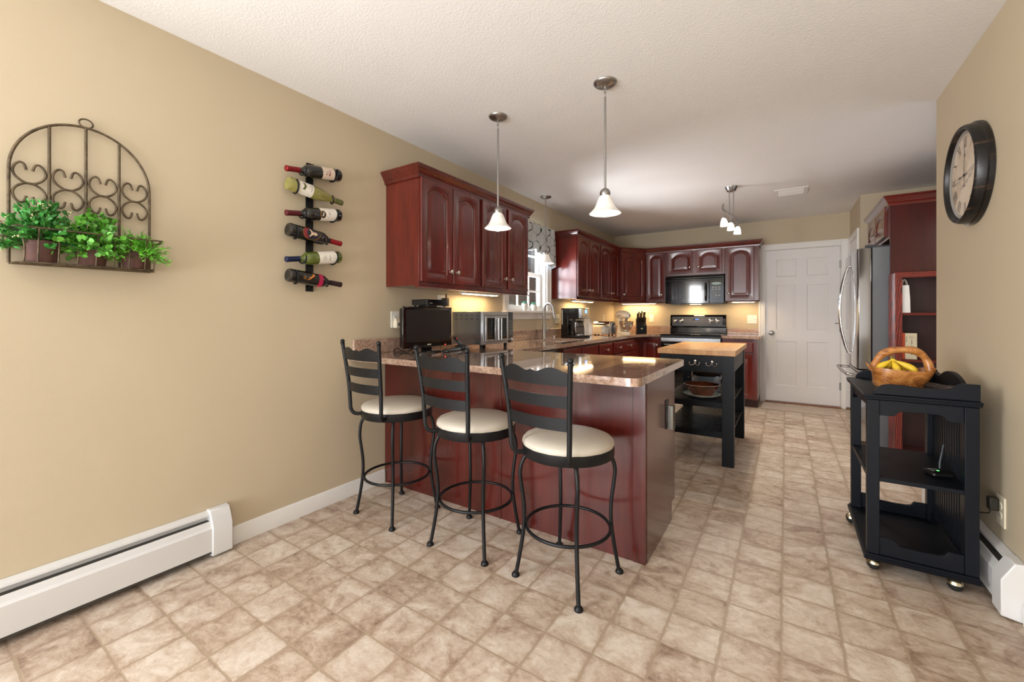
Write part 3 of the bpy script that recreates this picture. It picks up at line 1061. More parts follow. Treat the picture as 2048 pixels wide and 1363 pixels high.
crown_prof = [(0, 2.066), (0.010, 2.066), (0.013, 2.078), (0.013, 2.088), (0.020, 2.094), (0.026, 2.108), (0.037, 2.122), (0.040, 2.126), (0.040, 2.132), (0.046, 2.136), (0.046, 2.147), (0, 2.147)]
tag(MB().sweep(crown_prof, [(0.001, 1.974), (0.3205, 1.974), (0.3205, 3.3725), (0.001, 3.3725)]).build('crown_molding', M['cherry_h'], None, None, 25), 'cherry crown molding along the top of the cabinets left of the window', 'molding')
tag(MB().sweep(crown_prof, [(0.001, 4.459), (0.3205, 4.459), (0.3205, 5.974), (0.598, 6.3175), (2.0505, 6.3175), (2.0505, YB - 0.001)]).build('crown_molding', M['cherry_h'], None, None, 25), 'cherry crown molding along the corner and stove-wall cabinets', 'molding')
tag(MB().sweep(crown_prof, [(3.77, 5.601), (3.0695, 5.601), (3.0695, 4.639), (3.77, 4.639)]).build('crown_molding', M['cherry_x'], None, None, 25), 'cherry crown molding around the cabinet above the refrigerator', 'molding')
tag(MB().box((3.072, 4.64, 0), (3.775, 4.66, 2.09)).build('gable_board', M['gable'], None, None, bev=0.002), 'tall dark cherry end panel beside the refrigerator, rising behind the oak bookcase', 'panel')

# ---- base units
ZC = 0.90
ZT = 0.865


def base_unit(label, loc, rotz, w, d, fronts, name='base_cabinet', hollow=False, group='cherry base cabinets'):
    """fronts = (kind, x0, x1, z0, z1, [knob (x, z)])"""
    t = thing(name, label, 'cabinet', loc, rotz, group)
    if hollow:
        hb = MB().box((0.0008, 0, 0.1), (0.02, d - 0.001, ZT - 0.001)).box((w - 0.02, 0, 0.1), (w - 0.0008, d - 0.001, ZT - 0.001)).box((0.02, 0, 0.1), (w - 0.02, d - 0.001, 0.12))
        hb.box((0.02, 0, 0.12), (w - 0.02, 0.02, ZT - 0.001)).box((0.02, d - 0.012, 0.12), (w - 0.02, d - 0.001, ZT - 0.001))
        hb.build('cabinet_box', M['cherry'], t, None, bev=0.0015)
    else:
        MB().box((0.0008, 0, 0.1), (w - 0.0008, d - 0.001, ZT - 0.001)).build('cabinet_box', M['cherry'], t, None, bev=0.0015)
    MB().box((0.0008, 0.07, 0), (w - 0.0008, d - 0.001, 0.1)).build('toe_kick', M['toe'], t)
    for kind, x0, x1, z0, z1, ks in fronts:
        Mx = Matrix.Translation((x0, -0.021, z0))
        if kind == 'drawer':
            b = MB()
            ww, hh = x1 - x0, z1 - z0

            def L(i, y):
                return [(i, y, i), (ww - i, y, i), (ww - i, y, hh - i), (i, y, hh - i)]
            b.loft([L(0, 0.02), L(0, 0.008), L(0.012, 0.0), L(0.014, 0.0)], True, True, True, Mx)
            o = b.build('drawer', M['cherry_x'], t, None, 25)
        else:
            o = panel_door_mb(x1 - x0, z1 - z0, Mx, rise=0.0, stile=min(0.055, (x1 - x0) * 0.2)).build('door', M['cherry'], t, None, 30)
        for kx, kz in ks:
            knob_mb(Matrix.Translation((kx, -0.021, kz))).build('knob', M['nickel'], o)
    return t


XF = 0.612
base_unit('cherry sink base cabinet below the faucet, with two plain false drawer fronts', (XF, 3.485, 0), R90, 0.893, XF,
          [('drawer', 0.014, 0.43, 0.70, 0.835, []), ('drawer', 0.455, 0.865, 0.70, 0.835, []), ('door', 0.014, 0.43, 0.13, 0.675, [(0.40, 0.6)]), ('door', 0.455, 0.865, 0.13, 0.675, [(0.485, 0.6)])], hollow=True)
base_unit('narrow cherry base cabinet with one single-knob drawer, beside the sink cabinet', (XF, 4.38, 0), R90, 0.445, XF,
          [('drawer', 0.02, 0.425, 0.70, 0.835, [(0.222, 0.768)]), ('door', 0.02, 0.425, 0.13, 0.675, [(0.05, 0.6)])])
base_unit('wide cherry base cabinet with one long two-knob drawer, next to the corner', (XF, 4.827, 0), R90, 0.823, XF,
          [('drawer', 0.03, 0.806, 0.70, 0.835, [(0.21, 0.768), (0.62, 0.768)]), ('door', 0.03, 0.41, 0.13, 0.675, [(0.37, 0.6)]), ('door', 0.426, 0.806, 0.13, 0.675, [(0.465, 0.6)])])
bc = thing('corner_base_cabinet', 'cherry corner base cabinet with one raised-panel door left of the stove', 'cabinet', (0.4, 6.3, 0), 0, 'cherry base cabinets')
bco = bc.location.copy()
Lp = [(0.001, 5.652), (XF, 5.652), (XF, 6.03), (0.887, 6.03), (0.887, YB - 0.001), (0.001, YB - 0.001)]
MB().prism(Lp, ZT - 0.101, Matrix.Translation((0, 0, 0.1))).build('cabinet_box', M['cherry'], bc, bco)
Lt = [(0.001, 5.652), (XF - 0.07, 5.652), (XF - 0.07, 6.10), (0.887, 6.10), (0.887, YB - 0.001), (0.001, YB - 0.001)]
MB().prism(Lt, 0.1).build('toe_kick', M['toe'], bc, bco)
Mx = Matrix.Translation((0.638, 6.009, 0.13))
dr = panel_door_mb(0.23, 0.70, Mx, rise=0, stile=0.045).build('door', M['cherry'], bc, bco, 30)
knob_mb(Mx @ Matrix.Translation((0.20, 0, 0.62))).build('knob', M['nickel'], dr, bco)
base_unit('narrow cherry base cabinet between the stove and the white back door', (1.655, 6.03, 0), 0, 0.395, YB - 6.03,
          [('drawer', 0.02, 0.352, 0.69, 0.82, [(0.186, 0.755)]), ('door', 0.02, 0.352, 0.115, 0.672, [(0.05, 0.6)])])

# dishwasher beside the sink
dw = thing('dishwasher', 'black dishwasher under the counter beside the sink cabinet', 'dishwasher', (XF, 2.875, 0), R90)
MB().box((0.002, 0.0, 0.1), (0.606, XF - 0.002, ZT - 0.002)).build('tub_cabinet', M['black_plastic'], dw)
MB().box((0.004, -0.024, 0.12), (0.604, -0.0005, 0.73)).build('door', M['black_gloss'], dw, None, bev=0.004)
cp = MB().box((0.004, -0.026, 0.735), (0.604, -0.0005, 0.855)).build('control_panel', M['black_gloss'], dw, None, bev=0.004)
MB().tube([(0.08, -0.03, 0.74), (0.08, -0.05, 0.745), (0.52, -0.05, 0.745), (0.52, -0.03, 0.74)], 0.008, 8).build('handle', M['black_plastic'], dw)
MB().box((0.004, 0.07, 0.0), (0.604, 0.12, 0.1)).build('toe_kick', M['toe'], dw)

# ---- peninsula
pn = thing('peninsula_cabinet', 'deep red cherry peninsula with plain back panels facing the bar stools', 'cabinet', (0.9, 2.25, 0))
po = pn.location.copy()
PX1, PY0, PY1 = 1.800, 1.963, 2.555
MB().box((0.016, PY0 + 0.012, 0.1), (PX1 - 0.004, PY1, ZT - 0.001)).build('cabinet_box', M['cherry'], pn, po)
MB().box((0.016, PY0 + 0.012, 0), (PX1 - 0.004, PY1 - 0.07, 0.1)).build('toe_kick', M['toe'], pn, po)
MB().box((0.004, PY0 + 0.002, 0.09), (0.982, PY0 + 0.012, ZT - 0.001)).box((0.016, PY0 + 0.002, 0), (0.982, PY0 + 0.012, 0.09)).build('back_panel', M['cherry_panel'], pn, po)
MB().box((0.984, PY0 + 0.002, 0), (1.742, PY0 + 0.012, ZT - 0.001)).build('back_panel', M['cherry_panel'], pn, po)
MB().box((0.974, PY0 - 0.002, 0.0), (0.990, PY0 + 0.004, ZT - 0.001)).build('seam_strip', M['cherry_panel'], pn, po, bev=0.0015)
MB().box((1.742, PY0 - 0.003, 0), (PX1 + 0.002, PY0 + 0.016, ZT - 0.001)).build('corner_post', M['cherry_panel'], pn, po, bev=0.002)
Mp = frame_matrix((PX1 - 0.004, PY0 + 0.016, 0), (0, 1, 0))
ep = MB().prism([(0, 0), (PY1 - 0.07 - PY0 - 0.016, 0), (PY1 - 0.07 - PY0 - 0.016, 0.1), (PY1 - PY0 - 0.016, 0.1), (PY1 - PY0 - 0.016, ZT - 0.001), (0, ZT - 0.001)], 0.008,
                frame_matrix((PX1 - 0.004, PY0 + 0.016, 0), (0, 1, 0)) @ Matrix.Rotation(pi / 2, 4, 'X'))
ep.build('end_panel', M['cherry_panel'], pn, po)
for y0, y1 in ((0.62, 1.18), (1.20, 1.76)):
    panel_door_mb(y1 - y0, 0.72, frame_matrix((1.80 - (y0 - 0.62) - 0.02, PY1 + 0.021, 0.12), (-1, 0, 0)), rise=0).build('door', M['cherry'], pn, po, 30)

# ---- granite
def slab(name, outline, hole, z0, z1, org):
    bm = bmesh.new()
    edges = []
    for loop in ([outline] + ([hole] if hole else [])):
        vv = [bm.verts.new((p[0], p[1], z0)) for p in loop]
        for i in range(len(vv)):
            edges.append(bm.edges.new((vv[i], vv[(i + 1) % len(vv)])))
    g = bmesh.ops.triangle_fill(bm, use_beauty=True, use_dissolve=False, edges=edges)
    fs = [f for f in bm.faces]
    r = bmesh.ops.extrude_face_region(bm, geom=fs)
    for e in r['geom']:
        if isinstance(e, bmesh.types.BMVert):
            e.co.z = z1
    bmesh.ops.recalc_face_normals(bm, faces=bm.faces)
    bmesh.ops.translate(bm, verts=bm.verts, vec=-Vector(org))
    me = bpy.data.meshes.new(name)
    bm.to_mesh(me)
    bm.free()
    me.materials.append(M['granite'])
    o = bpy.data.objects.new(name, me)
    COL.objects.link(o)
    b = o.modifiers.new('edge', 'BEVEL')
    b.width = 0.006
    b.segments = 3
    b.limit_method = 'ANGLE'
    b.angle_limit = radians(60)
    return o


def rounded(p, r, n=6):
    """round the corners of a polygon; r per corner"""
    out = []
    m = len(p)
    for i in range(m):
        if r[i] <= 0:
            out.append(p[i])
            continue
        a, b, c = Vector(p[i - 1]), Vector(p[i]), Vector(p[(i + 1) % m])
        u, v = (a - b).normalized(), (c - b).normalized()
        s, e = b + u * r[i], b + v * r[i]
        for k in range(n + 1):
            t = k / n
            q = s * (1 - t) ** 2 + b * 2 * t * (1 - t) + e * t * t
            out.append((q.x, q.y))
    return out


top = thing('granite_countertop', 'polished pink-brown granite worktop over the peninsula, sink run and corner', 'countertop', (0.9, 3.0, ZT))
to = top.location.copy()
outl = rounded([(0.002, 1.69), (1.85, 1.69), (1.85, 2.605), (0.655, 2.605), (0.655, 5.72), (0.80, 5.99), (0.888, 5.99), (0.888, YB - 0.002), (0.002, YB - 0.002)], [0, 0.05, 0.03, 0, 0.1, 0.06, 0, 0, 0])
SINK = (0.15, 0.545, 3.60, 4.28)
hole = rounded([(SINK[0], SINK[2]), (SINK[1], SINK[2]), (SINK[1], SINK[3]), (SINK[0], SINK[3])], [0.06] * 4)
s = slab('worktop', outl, hole, ZT, ZC, to)
s.parent = top
bs = MB()
bs.box((0.002, 1.70, ZC + 0.0005), (0.022, YB - 0.0025, ZC + 0.10)).box((0.022, YB - 0.022, ZC + 0.0005), (0.888, YB - 0.0025, ZC + 0.10))
bs.build('backsplash', M['granite'], top, to, bev=0.003)
top2 = thing('granite_countertop', 'small granite worktop right of the stove', 'countertop', (1.87, 6.3, ZT))
to2 = top2.location.copy()
s2 = slab('worktop', rounded([(1.652, 5.99), (2.085, 5.99), (2.085, YB - 0.002), (1.652, YB - 0.002)], [0, 0.03, 0, 0]), None, ZT, ZC, to2)
s2.parent = top2
MB().box((1.652, YB - 0.022, ZC + 0.0005), (2.05, YB - 0.0025, ZC + 0.08)).build('backsplash', M['granite'], top2, to2, bev=0.003)

# sink basin under the cut-out
sk = thing('kitchen_sink', 'pale undermount sink set in the granite below the faucet', 'sink', (0.35, 3.94, ZT - 0.2))
ska = sk.location.copy()


def rr(x0, y0, x1, y1, r, z):
    return [(p[0], p[1], z) for p in rounded([(x0, y0), (x1, y0), (x1, y1), (x0, y1)], [r] * 4)]


MB().loft([rr(SINK[0] - 0.015, SINK[2] - 0.015, SINK[1] + 0.015, SINK[3] + 0.015, 0.06, ZT - 0.0005), rr(SINK[0] + 0.004, SINK[2] + 0.004, SINK[1] - 0.004, SINK[3] - 0.004, 0.06, ZT - 0.0005),
           rr(SINK[0] + 0.01, SINK[2] + 0.01, SINK[1] - 0.01, SINK[3] - 0.01, 0.06, ZT - 0.17), rr(SINK[0] + 0.05, SINK[2] + 0.05, SINK[1] - 0.05, SINK[3] - 0.05, 0.05, ZT - 0.185)], True, False, True).build('basin', M['basin'], sk, ska)
MB().lathe([(0.045, 0), (0.045, 0.004), (0.03, 0.002)], 20, Matrix.Translation((0.34, 3.94, ZT - 0.186))).build('drain', M['chrome'], sk, ska)

# metal bar handle on the peninsula end
MB().box((PX1 + 0.0042, 2.335, 0.545), (PX1 + 0.009, 2.395, 0.70)).build('handle_plate', M['grey_panel'], pn, po, bev=0.002, props={'label': 'dark metal plate behind the bar handle'})
MB().prism(rounded([(PX1 + 0.012, 2.352), (PX1 + 0.045, 2.352), (PX1 + 0.045, 2.385), (PX1 + 0.012, 2.385)], [0, 0.012, 0.012, 0]), 0.125, Matrix.Translation((0, 0, 0.545))).box((PX1 + 0.008, 2.36, 0.58), (PX1 + 0.014, 2.378, 0.64)).build('bar_handle', M['gunmetal'], pn, po, props={'label': 'brushed metal bar handle'})

# ------------------------------------------------------------------ bar stools
def bar_stool(label, x, y, foot_rot, seat_rot, dz):
    t = thing('bar_stool', label, 'bar stool', (x, y, 0), 0, 'swivel bar stools at the peninsula')
    zr0, zr1 = 0.545 + dz, 0.592 + dz
    # four bowed legs
    for k in range(4):
        a = foot_rot + k * pi / 2
        prof = [(0.165, zr0 + 0.012), (0.186, zr0 - 0.006), (0.207, zr0 - 0.045), (0.214, 0.46), (0.209, 0.41), (0.198, 0.33), (0.195, 0.27), (0.198, 0.215), (0.208, 0.14), (0.228, 0.03), (0.234, 0.012)]
        leg = MB().tube(smoothpath([(r * cos(a), r * sin(a), z) for r, z in prof], 5), 0.0088, 10)
        lo = leg.build('leg', M['black_metal'], t, None, 60)
        MB().lathe([(0.008, 0.02), (0.012, 0.016), (0.017, 0.010), (0.0185, 0.004), (0.017, 0.0)], 16, Matrix.Translation((0.234 * cos(a), 0.234 * sin(a), 0))).build('foot', M['black_metal'], lo, None, 60)
    R = 0.186
    MB().tube([(R * cos(2 * pi * k / 48), R * sin(2 * pi * k / 48), 0.222) for k in range(48)], 0.0075, 8, closed=True).build('foot_ring', M['black_metal'], t, None, 60)
    MB().lathe([(0.03, zr0 - 0.014), (0.17, zr0 - 0.004), (0.17, zr0 + 0.012), (0.03, zr0 + 0.012)], 40).build('swivel_plate', M['black_metal'], t, None)
    S = Matrix.Rotation(seat_rot, 4, 'Z')
    MB().lathe([(0.190, zr0), (0.200, zr0), (0.203, zr0 + 0.004), (0.203, zr1 - 0.002), (0.196, zr1), (0.19, zr1 - 0.02)], 56, S).build('seat_ring', M['black_metal'], t, None, 50)
    # padded seat, a shallow dome with a tucked hem
    prof = [(0.199, zr1 - 0.006), (0.2035, zr1 + 0.004), (0.2015, zr1 + 0.016), (0.192, zr1 + 0.026), (0.165, zr1 + 0.036), (0.12, zr1 + 0.043), (0.06, zr1 + 0.046), (0.005, zr1 + 0.047)]
    loops = []
    rnd = random.Random(int(x * 100))
    ph = [rnd.uniform(0, 6) for _ in range(3)]
    for i, (r, z) in enumerate(prof):
        L = []
        for k in range(64):
            a = 2 * pi * k / 64
            wv = (0.0012 * sin(17 * a + ph[0]) + 0.001 * sin(29 * a + ph[1])) * max(0, 1 - i / 2.5)
            L.append(((r + wv) * cos(a), (r + wv) * sin(a), z + wv))
        loops.append(L)
    MB().loft(loops, True, False, True, S).build('seat_cushion', M['vinyl'], t, None, 60)
    # back: two J-shaped posts with ball tips and three curved slats
    zb = zr0 + 0.02

    def post(s):
        return smoothpath([(s * 0.112, -0.165, zb), (s * 0.132, -0.196, zb + 0.004), (s * 0.146, -0.212, zb + 0.03), (s * 0.150, -0.215, zb + 0.08), (s * 0.154, -0.220, 0.74 + dz), (s * 0.163, -0.232, 0.85 + dz), (s * 0.176, -0.247, 0.975 + dz)], 6)

    def at_z(s, z):
        p = post(s)
        for a, b in zip(p, p[1:]):
            if a.z <= z <= b.z:
                f = (z - a.z) / max(1e-6, b.z - a.z)
                return a.lerp(b, f)
        return p[-1]
    for s in (-1, 1):
        o = MB().tube(post(s), 0.0105, 12, Mx=S).build('back_post', M['black_metal'], t, None, 60)
        top_p = post(s)[-1]
        MB().sphere(tuple(top_p + Vector((0, 0, 0.010))), 0.0125, Mx=S).lathe([(0.0125, -0.007), (0.0135, -0.004), (0.0125, -0.001)], 14, S @ Matrix.Translation(top_p)).build('ball_tip', M['black_metal'], o, None, 60)

    def slat(z0, z1, wavy):
        n = 28
        front, back = [], []
        for i in range(n + 1):
            u = i / n
            up = z1
            if wavy:
                up = z1 + 0.020 * (0.5 - 0.5 * cos(2 * pi * min(1, u / 0.46))) * (u < 0.46) + 0.020 * (0.5 - 0.5 * cos(2 * pi * min(1, (1 - u) / 0.46))) * (u > 0.54)
                up += 0.008 * max(0, 1 - abs(u - 0.5) / 0.06)
            row = []
            for z in (z0, up):
                a, b = at_z(-1, z), at_z(1, z)
                p = a.lerp(b, u)
                p.y -= 0.026 * (1 - (2 * u - 1) ** 2)
                p.z = z
                row.append(p)
            front.append(row)
        mb = MB()
        loops = []
        for row in front:
            a, b = row
            loops.append([a + Vector((0, -0.0025, 0)), b + Vector((0, -0.0025, 0)), b + Vector((0, 0.0025, 0)), a + Vector((0, 0.0025, 0))])
        mb.loft(loops, True, True, True, S)
        return mb
    slat(0.885 + dz, 0.936 + dz, True).build('slat', M['black_metal'], t, None, 35)
    slat(0.797 + dz, 0.846 + dz, False).build('slat', M['black_metal'], t, None, 35)
    slat(0.706 + dz, 0.756 + dz, False).build('slat', M['black_metal'], t, None, 35)
    return t


bar_stool('black iron bar stool with cream round seat, closest to the tan wall below the television', 0.413, 1.713, math.atan2(-0.157, -0.177), radians(-5), 0.025)
bar_stool('black iron bar stool with cream round seat, middle one of the three at the peninsula', 1.002, 1.717, math.atan2(-0.177, -0.161), radians(-5), 0.012)
bar_stool('black iron bar stool with cream round seat, standing by the open end of the peninsula', 1.528, 1.708, math.atan2(-0.139, -0.192), radians(-8), 0.0)

# ------------------------------------------------------------------ wall planter with three pots
pl = thing('wall_planter', 'arched brown iron wall planter with scrollwork, holding three potted plants', 'planter', (0, 0.469, 1.343))
plo = pl.location.copy()
PXW = 0.018
Y0, Y1, ZB, ZS = 0.271, 0.667, 1.345, 1.685


def rod(name, pts, r=0.0045, parent=None, closed=False):
    return MB().tube(pts, r, 8, closed).build(name, M['rust_metal'], parent or pl, plo, 60)


YC = (Y0 + Y1) / 2
arch = [(PXW, Y0, ZB), (PXW, Y0, ZS)]
for k in range(1, 40):
    a = pi - pi * k / 40
    arch.append((PXW, YC + 0.198 * cos(a), ZS + 0.215 * sin(a)))
arch += [(PXW, Y1, ZS), (PXW, Y1, ZB)]
rod('arch_frame', arch, 0.0048)
rod('bottom_rail', [(PXW, Y0, ZB), (PXW, Y1, ZB)], 0.0045)
rod('hanging_ring', [(PXW, YC + 0.02 * cos(2 * pi * k / 24), ZS + 0.232 + 0.017 * sin(2 * pi * k / 24)) for k in range(24)], 0.0032, None, True)
ys = [Y0 + (Y1 - Y0) * k / 4 for k in range(5)]
for k in (1, 2, 3):
    zt = ZS + 0.215 * sqrt(max(0, 1 - ((ys[k] - YC) / 0.198) ** 2))
    rod('upright_bar', [(PXW, ys[k], ZB), (PXW, ys[k], zt)], 0.0048)
BW = (Y1 - Y0) / 4
up = [(0.42, 0.005), (0.36, 0.026), (0.25, 0.030), (0.13, 0.016), (0.09, -0.006), (0.18, -0.026), (0.36, -0.040), (0.5, -0.042)]
for k in range(4):
    for sgn, zc in ((1, 1.683), (-1, 1.598)):
        left = [(PXW, ys[k] + u * BW, zc + sgn * z) for u, z in up]
        right = [(PXW, ys[k] + (1 - u) * BW, zc + sgn * z) for u, z in reversed(up[:-1])]
        rod('scroll', smoothpath(left + right, 5), 0.0040)
# basket: front top rail, sides, front wires and floor wires
fx = 0.14
rod('basket_rail', smoothpath([(PXW, Y0 - 0.0, 1.452), (0.09, Y0 - 0.006, 1.462), (0.132, Y0 + 0.004, 1.465), (fx, Y0 + 0.02, 1.465), (fx, YC, 1.466), (fx, Y1 - 0.01, 1.468), (0.135, Y1 + 0.006, 1.468), (0.09, Y1 + 0.012, 1.465), (PXW, Y1, 1.456)], 5), 0.0032)
rod('basket_base', [(PXW, Y0 + 0.005, ZB), (0.112, Y0 + 0.02, ZB - 0.001), (0.112, Y1 - 0.015, ZB + 0.001), (PXW, Y1 - 0.002, ZB)], 0.0034)
for y in (0.327, 0.378, 0.428, 0.478, 0.528, 0.575, 0.625):
    rod('basket_wire', smoothpath([(fx, y, 1.466), (0.13, y, 1.43), (0.112, y, ZB)], 4), 0.0027)
for yy in (0.295, 0.655):
    rod('basket_wire', smoothpath([(0.128, yy - 0.012, 1.466), (0.12, yy, 1.40), (0.109, yy, ZB)], 4), 0.0027)
fl = MB()
for x in (0.045, 0.075, 0.095):
    fl.tube([(x, Y0 + 0.004, ZB - 0.004), (x, Y1 - 0.004, ZB - 0.004)], 0.0025, 6)
fl.build('basket_floor', M['rust_metal'], pl, plo, 60)


def leaf(mb, base, direction, length, width, curl, rnd, shape='oval'):
    """one leaf blade with a folded midrib"""
    d = Vector(direction).normalized()
    side = d.cross(Vector((rnd.uniform(-1, 1), rnd.uniform(-1, 1), rnd.uniform(-0.3, 1)))).normalized()
    nr = side.cross(d)
    b = Vector(base)
    if shape == 'needle':
        mb.add([b - side * width * 0.5, b + side * width * 0.5, b + d * length + nr * curl * length], [(0, 1, 2)])
        return
    st = [(0.0, 0.12), (0.3, 0.85), (0.6, 1.0), (0.85, 0.62), (1.0, 0.06)] if shape == 'oval' else [(0.0, 0.25), (0.22, 0.95), (0.5, 1.15), (0.8, 0.9), (1.0, 0.25)]
    v, f = [], []
    for u, w in st:
        c = b + d * length * u + nr * curl * length * u * u
        v += [c - side * width * 0.5 * w + nr * width * 0.12 * w, c, c + side * width * 0.5 * w + nr * width * 0.12 * w]
    for i in range(len(st) - 1):
        a = i * 3
        f += [(a, a + 1, a + 4, a + 3), (a + 1, a + 2, a + 5, a + 4)]
    mb.add(v, f)


def potted(label, y, kind, seed):
    rnd = random.Random(seed)
    t = thing('potted_plant', label, 'plant', (0.072, y, ZB - 0.0005), 0, 'potted plants in the wall planter')
    MB().lathe([(0.036, 0.0), (0.038, 0.002), (0.0465, 0.062), (0.048, 0.064), (0.049, 0.078), (0.0475, 0.081), (0.0445, 0.08), (0.0425, 0.068)], 32, None, True, False).build('pot', M['pot'], t, None, 40)
    MB().lathe([(0.0415, 0.066), (0.03, 0.071), (0.004, 0.073)], 24).build('soil', M['soil'], t, None)
    lf, tw, fl2 = MB(), MB(), MB()

    def clampx(v):
        return Vector((max(v.x, -0.058), v.y, v.z))
    if kind == 'bush':
        for i in range(120):
            a, e = rnd.uniform(0, 2 * pi), rnd.uniform(0.1, 1.45)
            L = rnd.uniform(0.085, 0.155)
            p0 = Vector((rnd.uniform(-0.02, 0.02), rnd.uniform(-0.02, 0.02), 0.07))
            dd = Vector((cos(a) * cos(e) * 0.8, sin(a) * cos(e), sin(e) * 0.95))
            pts = [clampx(p0 + dd * L * u + Vector((0, 0, -0.03 * u * u * (1.2 - e)))) for u in (0, 0.35, 0.7, 1.0)]
            tw.tube(pts, 0.0009, 5)
            for u in range(9):
                q = pts[1].lerp(pts[3], u / 8) if u > 0 else pts[1]
                for s in range(2):
                    ld = Vector((rnd.uniform(-1, 1), rnd.uniform(-1, 1), rnd.uniform(-0.4, 0.9))) + dd * 0.7
                    leaf(lf, q, ld, rnd.uniform(0.015, 0.025), rnd.uniform(0.008, 0.012), rnd.uniform(-0.2, 0.3), rnd)
            if rnd.random() < 0.3:
                for _ in range(6):
                    q = pts[3] + Vector((rnd.uniform(-1, 1), rnd.uniform(-1, 1), rnd.uniform(-1, 1))) * 0.008
                    fl2.sphere(tuple(clampx(q)), 0.0024, 6, 4)
        # long dry sprigs trailing sideways
        for i in range(7):
            e = rnd.uniform(-0.25, 0.7)
            dd = Vector((rnd.uniform(-0.2, 0.4), -1, e)).normalized()
            p0 = Vector((0, -0.02, 0.085))
            pts = [clampx(p0 + dd * 0.115 * u) for u in (0, 0.4, 0.75, 1)]
            tw.tube(pts, 0.0009, 5)
            for u in range(10):
                q = pts[1].lerp(pts[3], u / 9)
                ld = Vector((rnd.uniform(-0.6, 0.6), -0.7, rnd.uniform(-1, 1)))
                leaf(tw, q, ld, 0.010, 0.004, 0.1, rnd)
    elif kind == 'round':
        for i in range(110):
            a, e = rnd.uniform(0, 2 * pi), rnd.uniform(0.05, 1.45)
            L = rnd.uniform(0.07, 0.15)
            p0 = Vector((rnd.uniform(-0.02, 0.02), rnd.uniform(-0.02, 0.02), 0.07))
            dd = Vector((cos(a) * cos(e) * 0.8, sin(a) * cos(e), sin(e) * 0.95))
            pts = [clampx(p0 + dd * L * u + Vector((0, 0, -0.035 * u * u * (1.3 - e)))) for u in (0, 0.35, 0.7, 1.0)]
            tw.tube(pts, 0.0009, 5)
            for u in range(6):
                q = pts[1].lerp(pts[3], u / 5)
                for s in range(2):
                    ld = Vector((rnd.uniform(-1, 1), rnd.uniform(-1, 1), rnd.uniform(-0.3, 0.8))) + dd * 0.4
                    leaf(lf, q, ld, rnd.uniform(0.014, 0.021), rnd.uniform(0.013, 0.019), rnd.uniform(-0.2, 0.3), rnd, 'round')
    else:
        for i in range(230):
            a, e = rnd.uniform(0, 2 * pi), rnd.uniform(-0.05, 1.4)
            L = rnd.uniform(0.06, 0.125)
            p0 = Vector((rnd.uniform(-0.025, 0.025), rnd.uniform(-0.025, 0.025), 0.068))
            dd = Vector((cos(a) * cos(e) * 0.85, sin(a) * cos(e), sin(e) * 0.75))
            pts = [clampx(p0 + dd * L * u + Vector((0, 0, -0.03 * u * u * (1.3 - e)))) for u in (0, 0.35, 0.7, 1.0)]
            tw.tube(pts, 0.0008, 4)
            for u in range(16):
                q = pts[0].lerp(pts[1], u / 5) if u < 5 else pts[1].lerp(pts[3], (u - 5) / 10)
                ld = Vector((rnd.uniform(-1, 1), rnd.uniform(-1, 1), rnd.uniform(-0.6, 1))) + dd * 1.1
                leaf(lf, q, ld, rnd.uniform(0.016, 0.028), 0.0042, rnd.uniform(-0.3, 0.3), rnd, 'needle')
    lf.build('foliage', {'bush': M['leaf_a'], 'round': M['leaf_b'], 'fine': M['leaf_c']}[kind], t, None, 80)
    tw.build('stems', M['twig'], t, None, 80)
    if fl2.v:
        fl2.build('blossoms', M['blossom'], t, None, 80)
    return t


potted('bushy green plant with cream blossoms and dry twigs, in a wall planter pot', 0.343, 'bush', 3)
potted('round-leaved green plant in the middle brown pot of the wall planter', 0.475, 'round', 5)
potted('fine needle-leaved green plant in the brown pot nearest the wine rack', 0.606, 'fine', 8)

# ------------------------------------------------------------------ wine rack and six bottles
wk = thing('wine_rack', 'vertical black iron wall rack holding six wine bottles', 'wine rack', (0, 1.410, 1.30))
wko = wk.location.copy()
MB().box((0.0005, 1.388, 1.297), (0.008, 1.432, 2.036)).loft([[(0.0005, 1.388, 2.030), (0.0005, 1.432, 2.030), (0.006, 1.432, 2.036), (0.006, 1.388, 2.036)], [(0.012, 1.388, 2.046), (0.012, 1.432, 2.046), (0.018, 1.432, 2.042), (0.018, 1.388, 2.042)]]).build('back_bar', M['black_metal'], wk, wko)
for z in (1.668, 1.318):
    MB().sphere((0.008, 1.410, z), 0.006, sc=(0.5, 1, 1)).build('screw', M['rubber'], wk, wko)
BZ = [1.984, 1.864, 1.741, 1.612, 1.487, 1.362]
BR = 0.0375
TILT = 0.105


def bottle_frame(i):
    """bottle axis in the wall plane; local z runs from base to neck"""
    s = -1 if i % 2 == 0 else 1
    ax = Vector((0, s, -TILT - (0.045 if s < 0 else 0))).normalized()
    c = Vector((0.062, 1.4145 if i % 2 else 1.402, BZ[i]))
    base = c - ax * 0.165
    zd = ax
    xd = Vector((1, 0, 0))           # local x faces the room
    yd = zd.cross(xd)
    m = Matrix((xd, yd, zd)).transposed().to_4x4()
    m.translation = base
    return m, s, ax, base


